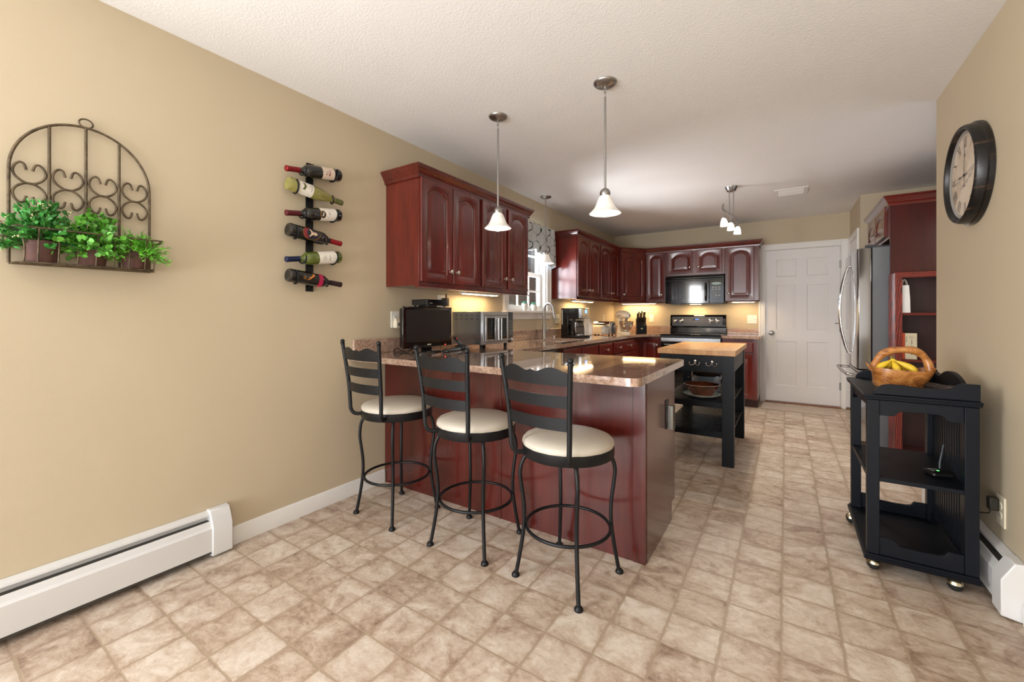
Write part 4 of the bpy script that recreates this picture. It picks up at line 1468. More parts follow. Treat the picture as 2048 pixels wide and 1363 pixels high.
def bottle(i, name_label, glass_m, foil_m, kind='bordeaux'):
    m, s, ax, base = bottle_frame(i)
    t = thing('wine_bottle', name_label, 'bottle', tuple(base), 0, 'bottles in the wall rack')
    if kind == 'bordeaux':
        pf = [(0.003, 0.010), (0.018, 0.008), (0.026, 0.002), (0.033, 0.0), (BR - 0.001, 0.004), (BR, 0.012), (BR, 0.188), (0.0365, 0.203), (0.031, 0.218), (0.021, 0.229), (0.0155, 0.240), (0.0145, 0.255), (0.0142, 0.318), (0.0142, 0.326)]
        f0, f1, fr = 0.252, 0.330, 0.0152
    else:
        pf = [(0.003, 0.008), (0.018, 0.006), (0.028, 0.001), (0.034, 0.0), (BR, 0.008), (BR, 0.15), (0.0365, 0.17), (0.033, 0.2), (0.027, 0.228), (0.0205, 0.255), (0.016, 0.278), (0.0145, 0.30), (0.0142, 0.33)]
        f0, f1, fr = 0.285, 0.338, 0.0158
    MB().lathe(pf, 36, m).build('glass_body', glass_m, t, base, 50)
    MB().lathe([(fr - 0.0005, f0), (fr, f0 + 0.002), (fr, f1 - 0.014), (fr + 0.001, f1 - 0.012), (fr + 0.001, f1 - 0.002), (fr - 0.001, f1), (0.002, f1)], 24, m).build('foil', foil_m, t, base, 50)
    return t, m, base


def wrap(mb, m, z0, z1, a0, a1, r=BR + 0.0004, n=24):
    """a label patch around the bottle; angles measured from the side that faces the room"""
    v, f = [], []
    for k in range(n + 1):
        a = a0 + (a1 - a0) * k / n
        for z in (z0, z1):
            v.append((r * cos(a), r * sin(a), z))
    for k in range(n):
        f.append((2 * k, 2 * k + 2, 2 * k + 3, 2 * k + 1))
    return mb.add(v, f, m)


def blob(mb, m, zc, ac, pts, r=BR + 0.0008):
    """a printed shape: polygon of (z offset, angle offset in metres)"""
    n = len(pts)
    cz, ca = sum(p[0] for p in pts) / n, sum(p[1] for p in pts) / n
    v = [(r * cos(ac + ca / r), r * sin(ac + ca / r), zc + cz)]
    R = 6                                   # rings, so that the print follows the curve of the glass
    for i in range(1, R + 1):
        for p in pts:
            w, z = ca + (p[1] - ca) * i / R, cz + (p[0] - cz) * i / R
            v.append((r * cos(ac + w / r), r * sin(ac + w / r), zc + z))
    f = [(0, 1 + k, 1 + (k + 1) % n) for k in range(n)]
    for i in range(R - 1):
        f += [(1 + i * n + k, 1 + (i + 1) * n + k, 1 + (i + 1) * n + (k + 1) % n, 1 + i * n + (k + 1) % n) for k in range(n)]
    return mb.add(v, f, m)


def oval(a, b, n=28):
    return [(a * cos(2 * pi * k / n), b * sin(2 * pi * k / n)) for k in range(n)]


def wrap_text(txt, size, m, zc, a_c, mat, parent, base, along=False, r=BR + 0.0009, flip=1, name='lettering'):
    """lettering bent round the bottle, baseline across the axis (or along it)"""
    cu = bpy.data.curves.new(name, 'FONT')
    cu.body = txt
    cu.size = size
    cu.align_x = 'CENTER'
    cu.align_y = 'CENTER'
    tmp = bpy.data.objects.new(name, cu)
    COL.objects.link(tmp)
    dg = bpy.context.evaluated_depsgraph_get()
    me = bpy.data.meshes.new_from_object(tmp.evaluated_get(dg))
    bpy.data.objects.remove(tmp)
    for v in me.vertices:
        x, y = v.co.x, v.co.y
        if along:
            a, z = a_c + flip * y / r, zc - flip * x
        else:
            a, z = a_c + flip * x / r, zc + flip * y
        q = m @ Vector((r * cos(a), r * sin(a), z))
        v.co = q - Vector(base)
    me.materials.clear()
    me.materials.append(mat)
    o = bpy.data.objects.new(name, me)
    COL.objects.link(o)
    o.parent = parent
    return o


# angle 0 faces the room; the camera sees the bottles from slightly below and to the side
t, m, b0 = bottle(0, 'dark red-wine bottle with red foil and blush label, topmost in the wall rack', M['bottle_dark'], M['foil_red'])
lab = wrap(MB(), m, 0.052, 0.130, -1.25, 1.25).build('label', M['label_pink'], t, b0, 80)
r = MB()
for k in range(7):
    a = k * 2 * pi / 7
    blob(r, m, 0.098, -0.10, [(0.002, 0.001), (0.013 * cos(a) + 0.002, 0.013 * sin(a)), (0.011 * cos(a + 0.3), 0.011 * sin(a + 0.3))])
r.build('emblem', M['grey_ink'], lab, b0, 80)
r = MB()
blob(r, m, 0.083, 0.10, [(-0.003, -0.012), (0.003, -0.012), (0.003, 0.012), (-0.003, 0.012)])
blob(r, m, 0.088, -0.36, [(-0.004, -0.006), (0.004, -0.006), (0.004, 0.006), (-0.004, 0.006)])
blob(r, m, 0.107, -0.30, [(-0.003, -0.004), (0.003, -0.004), (0.003, 0.004), (-0.003, 0.004)])
r.build('red_print', M['sign_red'], lab, b0, 80)

t, m, b1 = bottle(1, 'pale straw-green white-wine bottle with olive cap, second from the top of the rack', M['bottle_straw'], M['foil_olive'], 'flute')
lab = wrap(MB(), m, 0.048, 0.132, -1.5, 1.5).build('label', M['label'], t, b1, 80)
r = MB()
blob(r, m, 0.076, -0.1, [(-0.010, -0.018), (0.002, -0.021), (0.008, -0.012), (0.012, -0.002), (0.008, 0.008), (0.005, 0.020), (-0.010, 0.019)])
r.build('vineyard_print', M['foil_olive'], lab, b1, 80)
wrap_text('AVELEDA', 0.0105, m, 0.119, -0.15, M['ink'], lab, b1, flip=-1)
wrap_text('FONTE', 0.0065, m, 0.104, -0.15, M['grey_ink'], lab, b1, flip=-1)

t, m, b2 = bottle(2, 'dark bottle with wine-red foil and white label with round medallion, third from the top', M['bottle_dark'], M['foil_wine'])
lab = wrap(MB(), m, 0.036, 0.140, -1.35, 1.35).build('label', M['label'], t, b2, 80)
r = MB()
blob(r, m, 0.128, -0.1, oval(0.0175, 0.024))
r.build('medallion_rim', M['gold'], lab, b2, 80)
r = MB()
blob(r, m, 0.128, -0.1, oval(0.0145, 0.021), BR + 0.0012)
r.build('medallion', M['ink'], lab, b2, 80)
r = MB()
blob(r, m, 0.130, -0.25, oval(0.005, 0.005), BR + 0.0016)
blob(r, m, 0.126, 0.05, oval(0.004, 0.007), BR + 0.0016)
r.build('medallion_figures', M['pale_ink'], lab, b2, 80)
r = MB()
for k in range(6):
    blob(r, m, 0.052 + 0.0085 * k, 0.0, [(-0.0003, -0.026), (0.0003, -0.026), (0.0003, 0.026), (-0.0003, 0.026)])
blob(r, m, 0.098, -0.5, [(-0.006, -0.001), (0.006, -0.001), (0.006, 0.001), (-0.006, 0.001)])
blob(r, m, 0.088, 0.05, oval(0.003, 0.011))
r.build('fine_print', M['grey_ink'], lab, b2, 80)

t, m, b3 = bottle(3, 'dark bottle with red foil and oval portrait label, fourth from the top', M['bottle_dark'], M['foil_red'])
lab = blob(MB(), m, 0.118, -0.12, oval(0.052, 0.040), BR + 0.0006).build('label', M['gold'], t, b3, 80)
r = blob(MB(), m, 0.118, -0.12, oval(0.050, 0.038), BR + 0.0010)
r.build('label_ground', plain('midnight_print', rgb(34, 32, 42), 0.4), lab, b3, 80)
r = blob(MB(), m, 0.118, -0.12, [(min(z, -0.013 + 0.1 * abs(w)), w) for z, w in oval(0.0495, 0.0375, 40) if z < -0.005], BR + 0.0014)
r.build('red_cloth_print', plain('muted_red_print', rgb(132, 42, 50), 0.4), lab, b3, 80)
r = blob(MB(), m, 0.118, -0.12, [(-0.014, -0.026), (-0.004, -0.022), (0.006, -0.008), (0.014, -0.005), (0.014, 0.006), (0.004, 0.010), (-0.006, 0.020), (-0.014, 0.024)], BR + 0.0017)
blob(r, m, 0.1385, -0.12, oval(0.013, 0.0095), BR + 0.0017)
r.build('pale_figure_print', plain('pale_skin_print', rgb(206, 178, 150), 0.4), lab, b3, 80)

t, m, b4 = bottle(4, 'green-glass white-wine bottle with navy foil and white label, fifth from the top', M['bottle_green'], M['foil_blue'])
lab = wrap(MB(), m, 0.038, 0.150, -1.35, 1.35).build('label', M['label'], t, b4, 80)
rnd = random.Random(4)
r = MB()
for k in range(60):
    a, q = rnd.uniform(0, 2 * pi), sqrt(rnd.random())
    blob(r, m, 0.115 + 0.014 * q * cos(a), -0.1 + 0.018 * q * sin(a) / BR, oval(0.0011, 0.0011, 8))
r.build('tree_print', M['grey_ink'], lab, b4, 80)
wrap_text('Bianco', 0.012, m, 0.085, -0.1, M['ink'], lab, b4, flip=1)
r = MB()
for k in range(4):
    blob(r, m, 0.048 + 0.005 * k, 0.05, [(-0.0004, -0.012), (0.0004, -0.012), (0.0004, 0.012), (-0.0004, 0.012)])
r.build('fine_print', M['grey_ink'], lab, b4, 80)

t, m, b5 = bottle(5, 'dark bottle with a magenta band and leaping orange animal mark, lowest in the rack', M['bottle_dark'], M['foil_dark'])
lab = wrap(MB(), m, 0.165, 0.190, -1.5, 1.5).build('band_label', M['magenta'], t, b5, 80)
wrap_text('SHIRAZ', 0.010, m, 0.1775, -0.1, M['ink'], lab, b5, flip=-1)
r = MB()
blob(r, m, 0.118, -0.25, [(-0.028, 0.026), (-0.012, 0.020), (-0.002, 0.012), (0.008, 0.002), (0.018, -0.004), (0.020, -0.018), (0.013, -0.014), (0.012, -0.022), (0.006, -0.014), (0.004, -0.004), (-0.006, 0.004), (-0.012, 0.004), (-0.010, 0.012), (-0.018, 0.018)], BR + 0.0007)
r.build('animal_mark', plain('orange_print', rgb(206, 122, 44), 0.4), lab, b5, 80)
r = MB()
for k in range(3):
    blob(r, m, 0.072 + 0.006 * k, 0.05, [(-0.0004, -0.012), (0.0004, -0.012), (0.0004, 0.012), (-0.0004, 0.012)], BR + 0.0007)
r.build('fine_print', M['gold'], lab, b5, 80)

# iron cradles of the rack: a large hook near each base, a small one at each neck
for i in range(6):
    m, s, ax, base = bottle_frame(i)
    for zc, rr_, a0, a1 in ((0.042, BR + 0.0045, -0.9, 1), (0.232 if i != 1 else 0.268, 0.026, -0.9, 1)):
        dn = Vector((0, 0, -1))
        pts = []
        for k in range(15):
            a = pi + (pi + 0.75) * k / 14          # from the wall side, under the bottle, up in front
            pts.append(Vector((rr_ * cos(a), 0, rr_ * sin(a))))
        c = base + ax * zc
        w = [Vector((c.x + p.x, c.y + 0.018 * s * (k / 14 - 0.5) * -1, c.z + p.z)) for k, p in enumerate(pts)]
        pre = [Vector((0.004, 1.410 + (0.012 if c.y > 1.41 else -0.012), w[0].z + 0.004)), Vector((0.010, (1.410 + c.y) / 2, w[0].z + 0.004))]
        MB().tube(smoothpath(pre + w, 3), 0.0042, 8).build('bottle_hook', M['black_metal'], wk, wko, 60)

# ------------------------------------------------------------------ pendants
def lamp_inside(parent, loc, power, color, radius):
    d = bpy.data.lights.new('lamp_glow', 'POINT')
    d.energy = power
    d.color = color
    d.shadow_soft_size = radius
    o = bpy.data.objects.new('lamp_glow', d)
    COL.objects.link(o)
    o.parent = parent
    o.location = loc
    return o


def pendant(label, x, y, r_can=0.06):
    t = thing('pendant_lamp', label, 'pendant lamp', (x, y, H), 0, 'bell-shaped glass pendants')
    MB().lathe([(r_can, 0), (r_can, -0.004), (r_can * 0.9, -0.012), (r_can * 0.6, -0.02), (0.012, -0.024), (0.008, -0.03)], 32).build('canopy', M['brushed'], t, None, 50)
    for z, ro in ((-0.045, 0), (-0.068, 1)):
        MB().tube([((0.007 * cos(2 * pi * k / 16) if ro == 0 else 0), (0 if ro == 0 else 0.007 * cos(2 * pi * k / 16)), z + 0.015 * sin(2 * pi * k / 16)) for k in range(16)], 0.0018, 6, True).build('chain_link', M['brushed'], t, None, 60)
    MB().tube([(0, 0, -0.08), (0, 0, -0.585)], 0.0062, 10).build('rod', M['brushed'], t, None, 60)
    MB().lathe([(0.006, -0.582), (0.018, -0.588), (0.026, -0.598), (0.029, -0.612), (0.026, -0.628)], 24).build('socket_cap', M['brushed'], t, None, 60)
    outer = [(0.024, -0.622), (0.033, -0.632), (0.042, -0.652), (0.050, -0.674), (0.060, -0.694), (0.076, -0.712), (0.087, -0.721)]
    inner = [(0.0845, -0.7225), (0.074, -0.715), (0.057, -0.697), (0.047, -0.676), (0.039, -0.654), (0.030, -0.635)]
    MB().lathe(outer + inner, 40, None, False, False).build('glass_shade', M['shade'], t, None, 60)
    MB().sphere((0, 0, -0.708), 0.034, 20, 12).lathe([(0.024, -0.685), (0.015, -0.655), (0.013, -0.632)], 16).build('bulb', M['bulb'], t, None, 60)
    lamp_inside(t, (0, 0, -0.708), 1.6, BULB, 0.03)
    return t


pendant('brushed-nickel pendant with white glass bell, hanging in front of the cherry wall cabinets', 0.790, 2.215)
pendant('brushed-nickel pendant with white glass bell, biggest in view, over the end of the peninsula', 1.511, 2.216, 0.064)
pendant('small-looking pendant with white glass bell, hanging before the window valance', 0.177, 3.986)

# ------------------------------------------------------------------ track light and ceiling vent
tl = thing('track_light', 'brushed-nickel ceiling light with a wavy bar and three glowing glass shades', 'ceiling light', (1.89, 4.70, H))
MB().lathe([(0.058, 0), (0.056, -0.006), (0.04, -0.042), (0.036, -0.045)], 32).build('canopy', M['brushed'], tl, None, 50)
for xx in (-0.018, 0.018):
    MB().tube([(xx, 0, -0.043), (xx, 0, -0.285)], 0.006, 10).build('rod', M['brushed'], tl, None, 60)
wave = [(-0.030, -0.36, -0.245), (-0.042, -0.30, -0.275), (-0.032, -0.22, -0.285), (-0.012, -0.10, -0.285), (0.012, 0.05, -0.285), (0.034, 0.18, -0.290), (0.036, 0.30, -0.31), (0.012, 0.36, -0.325)]
MB().tube(smoothpath(wave, 6), 0.007, 10).build('wavy_bar', M['brushed'], tl, None, 60)
for (x, y, z, tx) in ((-0.036, -0.25, -0.29, -0.01), (-0.004, 0.0, -0.29, 0.0), (0.034, 0.22, -0.295, 0.01)):
    MB().tube([(x, y, z), (x, y, z - 0.06)], 0.004, 8).lathe([(0.009, 0), (0.012, -0.012), (0.014, -0.02)], 16, Matrix.Translation((x, y, z - 0.05))).build('stem', M['brushed'], tl, None, 60)
    Ms = Matrix.Translation((x + tx * 0.5, y, z - 0.066)) @ Matrix.Rotation(tx * 8, 4, 'Y')
    sh = MB().lathe([(0.012, 0), (0.020, -0.010), (0.029, -0.032), (0.034, -0.058), (0.0355, -0.075), (0.033, -0.0755), (0.031, -0.058), (0.026, -0.032), (0.017, -0.012)], 28, Ms, True, False).build('glass_shade', M['shade_lit'], tl, None, 60)
    MB().sphere((0, 0, -0.05), 0.014, 12, 8, Mx=Ms).build('bulb', M['bulb_cool'], sh, None, 60)
    lamp_inside(tl, Ms @ Vector((0, 0, -0.05)), 48.0, (1.0, 0.9, 0.76), 0.012)

cv = thing('ceiling_vent', 'white louvred air vent in the ceiling in front of the back door', 'vent', (2.39, 5.22, H))
MB().box((-0.145, -0.145, -0.006), (0.145, -0.11, 0)).box((-0.145, 0.11, -0.006), (0.145, 0.145, 0)).box((-0.145, -0.11, -0.006), (-0.11, 0.11, 0)).box((0.11, -0.11, -0.006), (0.145, 0.11, 0)).build('frame', M['trim'], cv, None, bev=0.002)
MB().box((-0.11, -0.11, -0.001), (0.11, 0.11, 0)).build('duct_shade', M['duct'], cv)  # flat grey sheet carries the shade behind the louvres in its colour
for k in range(7):
    y = -0.095 + 0.03 * k
    MB().box((-0.11, -0.009, -0.0008), (0.11, 0.009, 0.0008), Matrix.Translation((0, y, -0.008)) @ Matrix.Rotation(-0.5, 4, 'X')).build('slat', M['trim'], cv)

# under-cabinet lights
def undercab(label, loc, rotz, L, power):
    t = thing('under_cabinet_light', label, 'light', loc, rotz, 'lit strips under the wall cabinets')
    MB().box((0, -0.035, -0.018), (L, 0.035, 0)).build('housing', M['white_plastic'], t, None, bev=0.002)
    MB().box((0.03, -0.026, -0.022), (L - 0.03, 0.026, -0.018)).build('diffuser', M['strip'], t)
    d = bpy.data.lights.new('strip_glow', 'AREA')
    d.shape = 'RECTANGLE'
    d.size, d.size_y = L - 0.06, 0.05
    d.energy = power
    d.color = WARM
    o = bpy.data.objects.new('strip_glow', d)
    COL.objects.link(o)
    o.parent = t
    o.location = (L / 2, 0, -0.024)
    return t


undercab('lit strip under the cabinet above the toaster oven', (0.12, 2.66, ZU - 0.0005), R90, 0.50, 3.2)
undercab('lit strip under the cabinets above the coffee maker', (0.12, 4.80, ZU - 0.0005), R90, 0.62, 4.0)
undercab('lit strip under the corner cabinet above the stand mixer', (0.16, 6.52, ZU - 0.0005), 0, 0.55, 4.0)
undercab('lit strip under the cabinet beside the back door', (1.70, 6.46, ZU - 0.0005), 0, 0.32, 1.5)

# ------------------------------------------------------------------ stove and microwave
rg = thing('stove', 'black electric range with steel-knobbed control panel under the microwave', 'stove', (1.27, 6.3, 0))
ro = rg.location.copy()
RX0, RX1, RY = 0.894, 1.646, 5.985
MB().box((RX0, RY + 0.03, 0.09), (RX1, 6.628, 0.885)).box((RX0 + 0.03, RY + 0.08, 0.0), (RX1 - 0.03, 6.6, 0.09)).build('body', M['black_plastic'], rg, ro)
MB().box((RX0 - 0.001, RY - 0.012, 0.886), (RX1 + 0.001, 6.60, 0.906)).build('cooktop', M['black_glass'], rg, ro, bev=0.004)
for (x, y, r) in ((1.08, 6.15, 0.10), (1.46, 6.15, 0.085), (1.08, 6.40, 0.075), (1.46, 6.40, 0.095)):
    MB().lathe([(r, 0), (r, 0.0006), (r - 0.004, 0.0006), (r - 0.004, 0)], 40, Matrix.Translation((x, y, 0.9062)), False, False).build('burner_ring', M['grey_panel'], rg, ro)
dd = MB().box((RX0 + 0.004, RY + 0.002, 0.27), (RX1 - 0.004, RY + 0.03, 0.80)).build('oven_door', M['black_gloss'], rg, ro, bev=0.004)
MB().box((RX0 + 0.004, RY - 0.004, 0.805), (RX1 - 0.004, RY + 0.03, 0.855)).build('steel_trim', M['steel'], rg, ro, bev=0.003)
MB().tube([(RX0 + 0.06, RY + 0.004, 0.765), (RX0 + 0.06, RY - 0.04, 0.765), (RX1 - 0.06, RY - 0.04, 0.765), (RX1 - 0.06, RY + 0.004, 0.765)], 0.011, 10).build('handle', M['steel'], dd, ro, 60)
MB().box((RX0 + 0.10, RY - 0.001, 0.36), (RX1 - 0.10, RY + 0.002, 0.66)).build('window', M['black_glass'], dd, ro)
MB().box((RX0 + 0.004, RY + 0.006, 0.10), (RX1 - 0.004, RY + 0.03, 0.262)).build('storage_drawer', M['black_gloss'], rg, ro, bev=0.004)
bgd = MB().loft([[(x, y, z) for y, z in ((6.628, 0.88), (6.565, 0.907), (6.573, 0.985), (6.595, 0.988), (6.595, 0.995), (6.555, 1.0), (6.572, 1.15), (6.585, 1.168), (6.628, 1.168))] for x in (RX0, RX1)])
bgd.build('back_guard', M['black_gloss'], rg, ro, 30, bev=0.003)
Mg = frame_matrix((RX0 + 0.03, 6.5545, 1.006), (1, 0, 0), (0, 0.113, 1))
cpn = MB().box((0, -0.002, 0), (RX1 - RX0 - 0.075, 0, 0.135), Mg).build('control_panel', M['grey_panel'], rg, ro, bev=0.002)
for x in (0.045, 0.13, 0.525, 0.615):
    MB().lathe([(0.030, 0), (0.031, 0.004), (0.027, 0.008), (0.026, 0.026), (0.020, 0.030), (0.002, 0.031)], 24, Mg @ Matrix.Translation((x, -0.002, 0.078)) @ Matrix.Rotation(pi / 2, 4, 'X')).build('knob', M['chrome'], cpn, ro, 40)
MB().box((0.285, -0.003, 0.078), (0.368, -0.0022, 0.118), Mg).build('display', M['black_glass'], cpn, ro)
text_mesh('9:15', 0.026, 'clock_digits', M['blue_led'], cpn, Matrix.Translation(-ro) @ Mg @ Matrix.Translation((0.342, -0.0034, 0.096)))
bt = MB()
rnd = random.Random(2)
for x in (0.185, 0.203, 0.221, 0.239, 0.257, 0.385, 0.405, 0.425, 0.455, 0.475):
    for z in (0.065, 0.09):
        bt.box((x - 0.005, -0.0026, z - 0.0015), (x + 0.005, -0.0021, z + 0.0015), Mg)
for x in (0.295, 0.315, 0.335, 0.355):
    bt.box((x - 0.005, -0.0026, 0.063), (x + 0.005, -0.0021, 0.067), Mg)
bt.build('printed_legend', M['grey_ink'], cpn, ro)

mw = thing('microwave', 'black over-the-range microwave between the cherry wall cabinets', 'microwave', (1.27, 6.4, 1.325))
mwo = mw.location.copy()
MX0, MX1, MY, MZ0, MZ1 = 0.893, 1.652, 6.262, 1.318, 1.718
MB().box((MX0, MY + 0.03, MZ0 + 0.008), (MX1, 6.628, MZ1)).build('body', M['black_plastic'], mw, mwo)
MB().loft([[(x, y, z) for y, z in ((MY + 0.03, MZ1 - 0.065), (MY + 0.004, MZ1 - 0.065), (MY + 0.004, MZ1 - 0.052), (MY + 0.014, MZ1 - 0.047), (MY + 0.004, MZ1 - 0.042), (MY + 0.004, MZ1 - 0.028), (MY + 0.014, MZ1 - 0.023), (MY + 0.004, MZ1 - 0.018), (MY + 0.010, MZ1), (MY + 0.03, MZ1))] for x in (MX0, MX1)]).build('vent_grille', M['black_gloss'], mw, mwo, 20)
md = MB().box((MX0, MY, MZ0 + 0.008), (MX0 + 0.575, MY + 0.03, MZ1 - 0.068)).build('door', M['black_gloss'], mw, mwo, bev=0.004)
MB().box((MX0 + 0.06, MY - 0.0015, MZ0 + 0.07), (MX0 + 0.47, MY, MZ0 + 0.255)).build('window', M['black_glass'], md, mwo)
MB().tube(smoothpath([(MX0 + 0.535, MY + 0.002, MZ0 + 0.045), (MX0 + 0.535, MY - 0.034, MZ0 + 0.075), (MX0 + 0.535, MY - 0.042, MZ0 + 0.16), (MX0 + 0.535, MY - 0.034, MZ0 + 0.25), (MX0 + 0.535, MY + 0.002, MZ0 + 0.285)], 5), 0.011, 10).build('handle', M['black_gloss'], md, mwo, 60)
MB().box((MX0 + 0.23, MY - 0.0012, MZ0 + 0.045), (MX0 + 0.30, MY - 0.0004, MZ0 + 0.049)).build('maker_mark', M['grey_ink'], md, mwo)
kp = MB().box((MX0 + 0.579, MY, MZ0 + 0.008), (MX1, MY + 0.03, MZ1 - 0.068)).build('control_panel', M['black_gloss'], mw, mwo, bev=0.004)
MB().add([(MX0 + 0.665 + 0.062 * cos(2 * pi * k / 28), MY - 0.0012, MZ0 + 0.275 + 0.019 * sin(2 * pi * k / 28)) for k in range(28)], [tuple(range(28))]).build('display', plain('pale_oval_display', rgb(150, 176, 160), 0.3), kp, mwo)
for r in range(6):
    for c in range(3):
        MB().add([(MX0 + 0.625 + 0.038 * c + 0.013 * cos(2 * pi * k / 16), MY - 0.0012, MZ0 + 0.085 + 0.028 * r + 0.006 * sin(2 * pi * k / 16)) for k in range(16)], [tuple(range(16))]).build('button', M['pale_ink'] if r in (4, 5, 1) and c > 0 or r > 3 else M['grey_ink'], kp, mwo)
MB().box((MX0 + 0.05, MY + 0.05, MZ0), (MX1 - 0.03, 6.6, MZ0 + 0.008)).build('under_panel', M['grey_panel'], mw, mwo)
MB().box((MX0 + 0.30, MY + 0.16, MZ0 - 0.003), (MX0 + 0.44, MY + 0.24, MZ0 + 0.001)).build('lamp', M['strip'], mw, mwo)
ld = bpy.data.lights.new('microwave_glow', 'AREA')
ld.shape = 'RECTANGLE'
ld.size, ld.size_y, ld.energy, ld.color = 0.14, 0.08, 3.0, WARM
lo = bpy.data.objects.new('microwave_glow', ld)
COL.objects.link(lo)
lo.parent = mw
lo.location = Vector((MX0 + 0.37, MY + 0.20, MZ0 - 0.006)) - mwo

# ------------------------------------------------------------------ things on the peninsula and left counter
tv = thing('television', 'small black flat television with dark screen on the granite by the tan wall', 'television', (0.235, 2.145, ZC))
tvo = tv.location.copy()
TX = 0.25
MB().box((TX - 0.045, 1.915, 0.945), (TX - 0.012, 2.375, 1.205)).box((TX - 0.012, 1.905, 0.935), (TX, 2.385, 1.217)).build('housing', M['black_gloss'], tv, tvo, bev=0.005)
MB().box((TX - 0.0005, 1.932, 0.978), (TX + 0.0008, 2.358, 1.195)).build('screen', M['screen'], tv, tvo)
MB().box((TX, 2.128, 0.951), (TX + 0.0008, 2.164, 0.958)).build('maker_mark', M['pale_ink'], tv, tvo)
MB().sphere((TX + 0.001, 2.31, 0.945), 0.004).build('power_light', M['red_led'], tv, tvo)
MB().box((TX - 0.035, 2.10, 0.905), (TX - 0.02, 2.19, 0.96)).loft([[(0.235 + r * cos(2 * pi * k / 36) * 0.8, 2.145 + r * sin(2 * pi * k / 36) * 1.3, z) for k in range(36)] for r, z in ((0.10, 0.9005), (0.10, 0.906), (0.08, 0.912), (0.03, 0.914))]).build('stand', M['black_gloss'], tv, tvo)
cbx = thing('cable_box', 'slim black cable box perched on a shelf above the television', 'cable box', (0.23, 2.175, 1.2172))
cbo = cbx.location.copy()
MB().box((0.155, 2.07, 1.228), (0.30, 2.28, 1.268)).build('case', M['black_plastic'], cbx, cbo, bev=0.003)
MB().box((0.3, 2.076, 1.232), (0.3012, 2.274, 1.264)).build('front_panel', M['black_glass'], cbx, cbo)
MB().box((0.301, 2.10, 1.240), (0.3016, 2.125, 1.244)).build('printed_mark', M['grey_ink'], cbx, cbo)
ft = MB()
for x, y in ((0.17, 2.09), (0.285, 2.09), (0.17, 2.26), (0.285, 2.26)):
    ft.lathe([(0.008, 0), (0.010, 0.010)], 12, Matrix.Translation((x, y, 1.2185)))
ft.build('feet', M['rubber'], cbx, cbo)
MB().box((0.19, 2.085, 1.2174), (0.262, 2.265, 1.2186)).box((0.17, 2.12, 1.2186), (0.27, 2.20, 1.228)).build('shelf_bracket', M['black_plastic'], cbx, cbo)

tr = thing('remote_control', 'slim dark rounded remote lying on the granite in front of the television', 'remote control', (0.335, 2.29, ZC), radians(14))
MB().loft([[(p[0], p[1], z) for p in rounded([(-0.03 + i, -0.11 + i), (0.03 - i, -0.11 + i), (0.03 - i, 0.11 - i), (-0.03 + i, 0.11 - i)], [0.02] * 4)] for i, z in ((0.004, 0.0003), (0.0, 0.006), (0.001, 0.014), (0.006, 0.019))]).build('case', M['black_plastic'], tr)
bt = MB()
for i in range(6):
    for j in range(3):
        bt.sphere((-0.014 + 0.014 * j, -0.07 + 0.026 * i, 0.0185), 0.0045, 8, 4)
bt.build('buttons', M['grey_panel'], tr)

ph = thing('cordless_phone', 'black cordless phone with red display standing in its cradle beside the toaster oven', 'phone', (0.285, 2.455, ZC), radians(10))
MB().loft([[(p[0], p[1], z) for p in rounded([(-0.05 + i, -0.045 + i), (0.05 - i, -0.045 + i), (0.05 - i, 0.045 - i), (-0.05 + i, 0.045 - i)], [0.025] * 4)] for i, z in ((0.003, 0.0003), (0, 0.01), (0.008, 0.03), (0.02, 0.036))]).build('cradle', M['black_plastic'], ph)
Mh = Matrix.Translation((0.005, 0, 0.028)) @ Matrix.Rotation(radians(-48), 4, 'Y') @ Matrix.Scale(0.62, 4)
hs = MB().loft([[(p[0], p[1], z) for p in rounded([(-0.012, -w), (0.012, -w), (0.012, w), (-0.012, w)], [0.008] * 4)] for w, z in ((0.020, 0.0), (0.025, 0.01), (0.024, 0.09), (0.026, 0.14), (0.018, 0.152))], Mx=Mh).build('handset', M['black_plastic'], ph)
MB().box((0.0118, -0.017, 0.098), (0.0132, 0.017, 0.125), Mh).build('display_bezel', M['black_glass'], hs)
text_mesh('4', 0.024, 'lit_digit', M['red_led'], hs, Mh @ Matrix.Translation((0.0138, 0, 0.111)) @ Matrix.Rotation(pi / 2, 4, 'Z'))
bt = MB()
for i in range(4):
    for j in range(3):
        bt.sphere((0.0125, -0.012 + 0.012 * j, 0.03 + 0.015 * i), 0.0045, 8, 4, sc=(0.4, 1, 1), Mx=Mh)
bt.build('keys', M['grey_ink'], hs)

# toaster oven
ov = thing('toaster_oven', 'stainless toaster oven with double doors and black keypad on the left counter', 'toaster oven', (0.24, 2.78, ZC))
oo = ov.location.copy()
OX0, OX1, OY0, OY1, OZ0, OZ1 = 0.09, 0.388, 2.568, 2.992, 0.930, 1.186
sh = MB()
sh.box((OX0, OY0, OZ0), (OX1, OY0 + 0.012, OZ1)).box((OX0, OY1 - 0.012, OZ0), (OX1, OY1, OZ1)).box((OX0, OY0 + 0.012, OZ1 - 0.012), (OX1, OY1 - 0.012, OZ1)).box((OX0, OY0 + 0.012, OZ0), (OX1, OY1 - 0.012, OZ0 + 0.014)).box((OX0, OY0 + 0.012, OZ0 + 0.014), (OX0 + 0.012, OY1 - 0.012, OZ1 - 0.012))
sh.build('shell', M['steel'], ov, oo, bev=0.003)
MB().box((OX0 + 0.012, OY1 - 0.085, OZ0 + 0.014), (OX1 - 0.004, OY1 - 0.078, OZ1 - 0.012)).build('inner_wall', M['black_plastic'], ov, oo)
vt = MB()
for r in range(2):
    for k in range(5):
        x = OX0 + 0.035 + 0.053 * k
        vt.box((x, OY0 - 0.0006, OZ1 - 0.032 - 0.026 * r), (x + 0.024, OY0 + 0.001, OZ1 - 0.028 - 0.026 * r))
vt.build('vent_slots', M['rubber'], ov, oo)
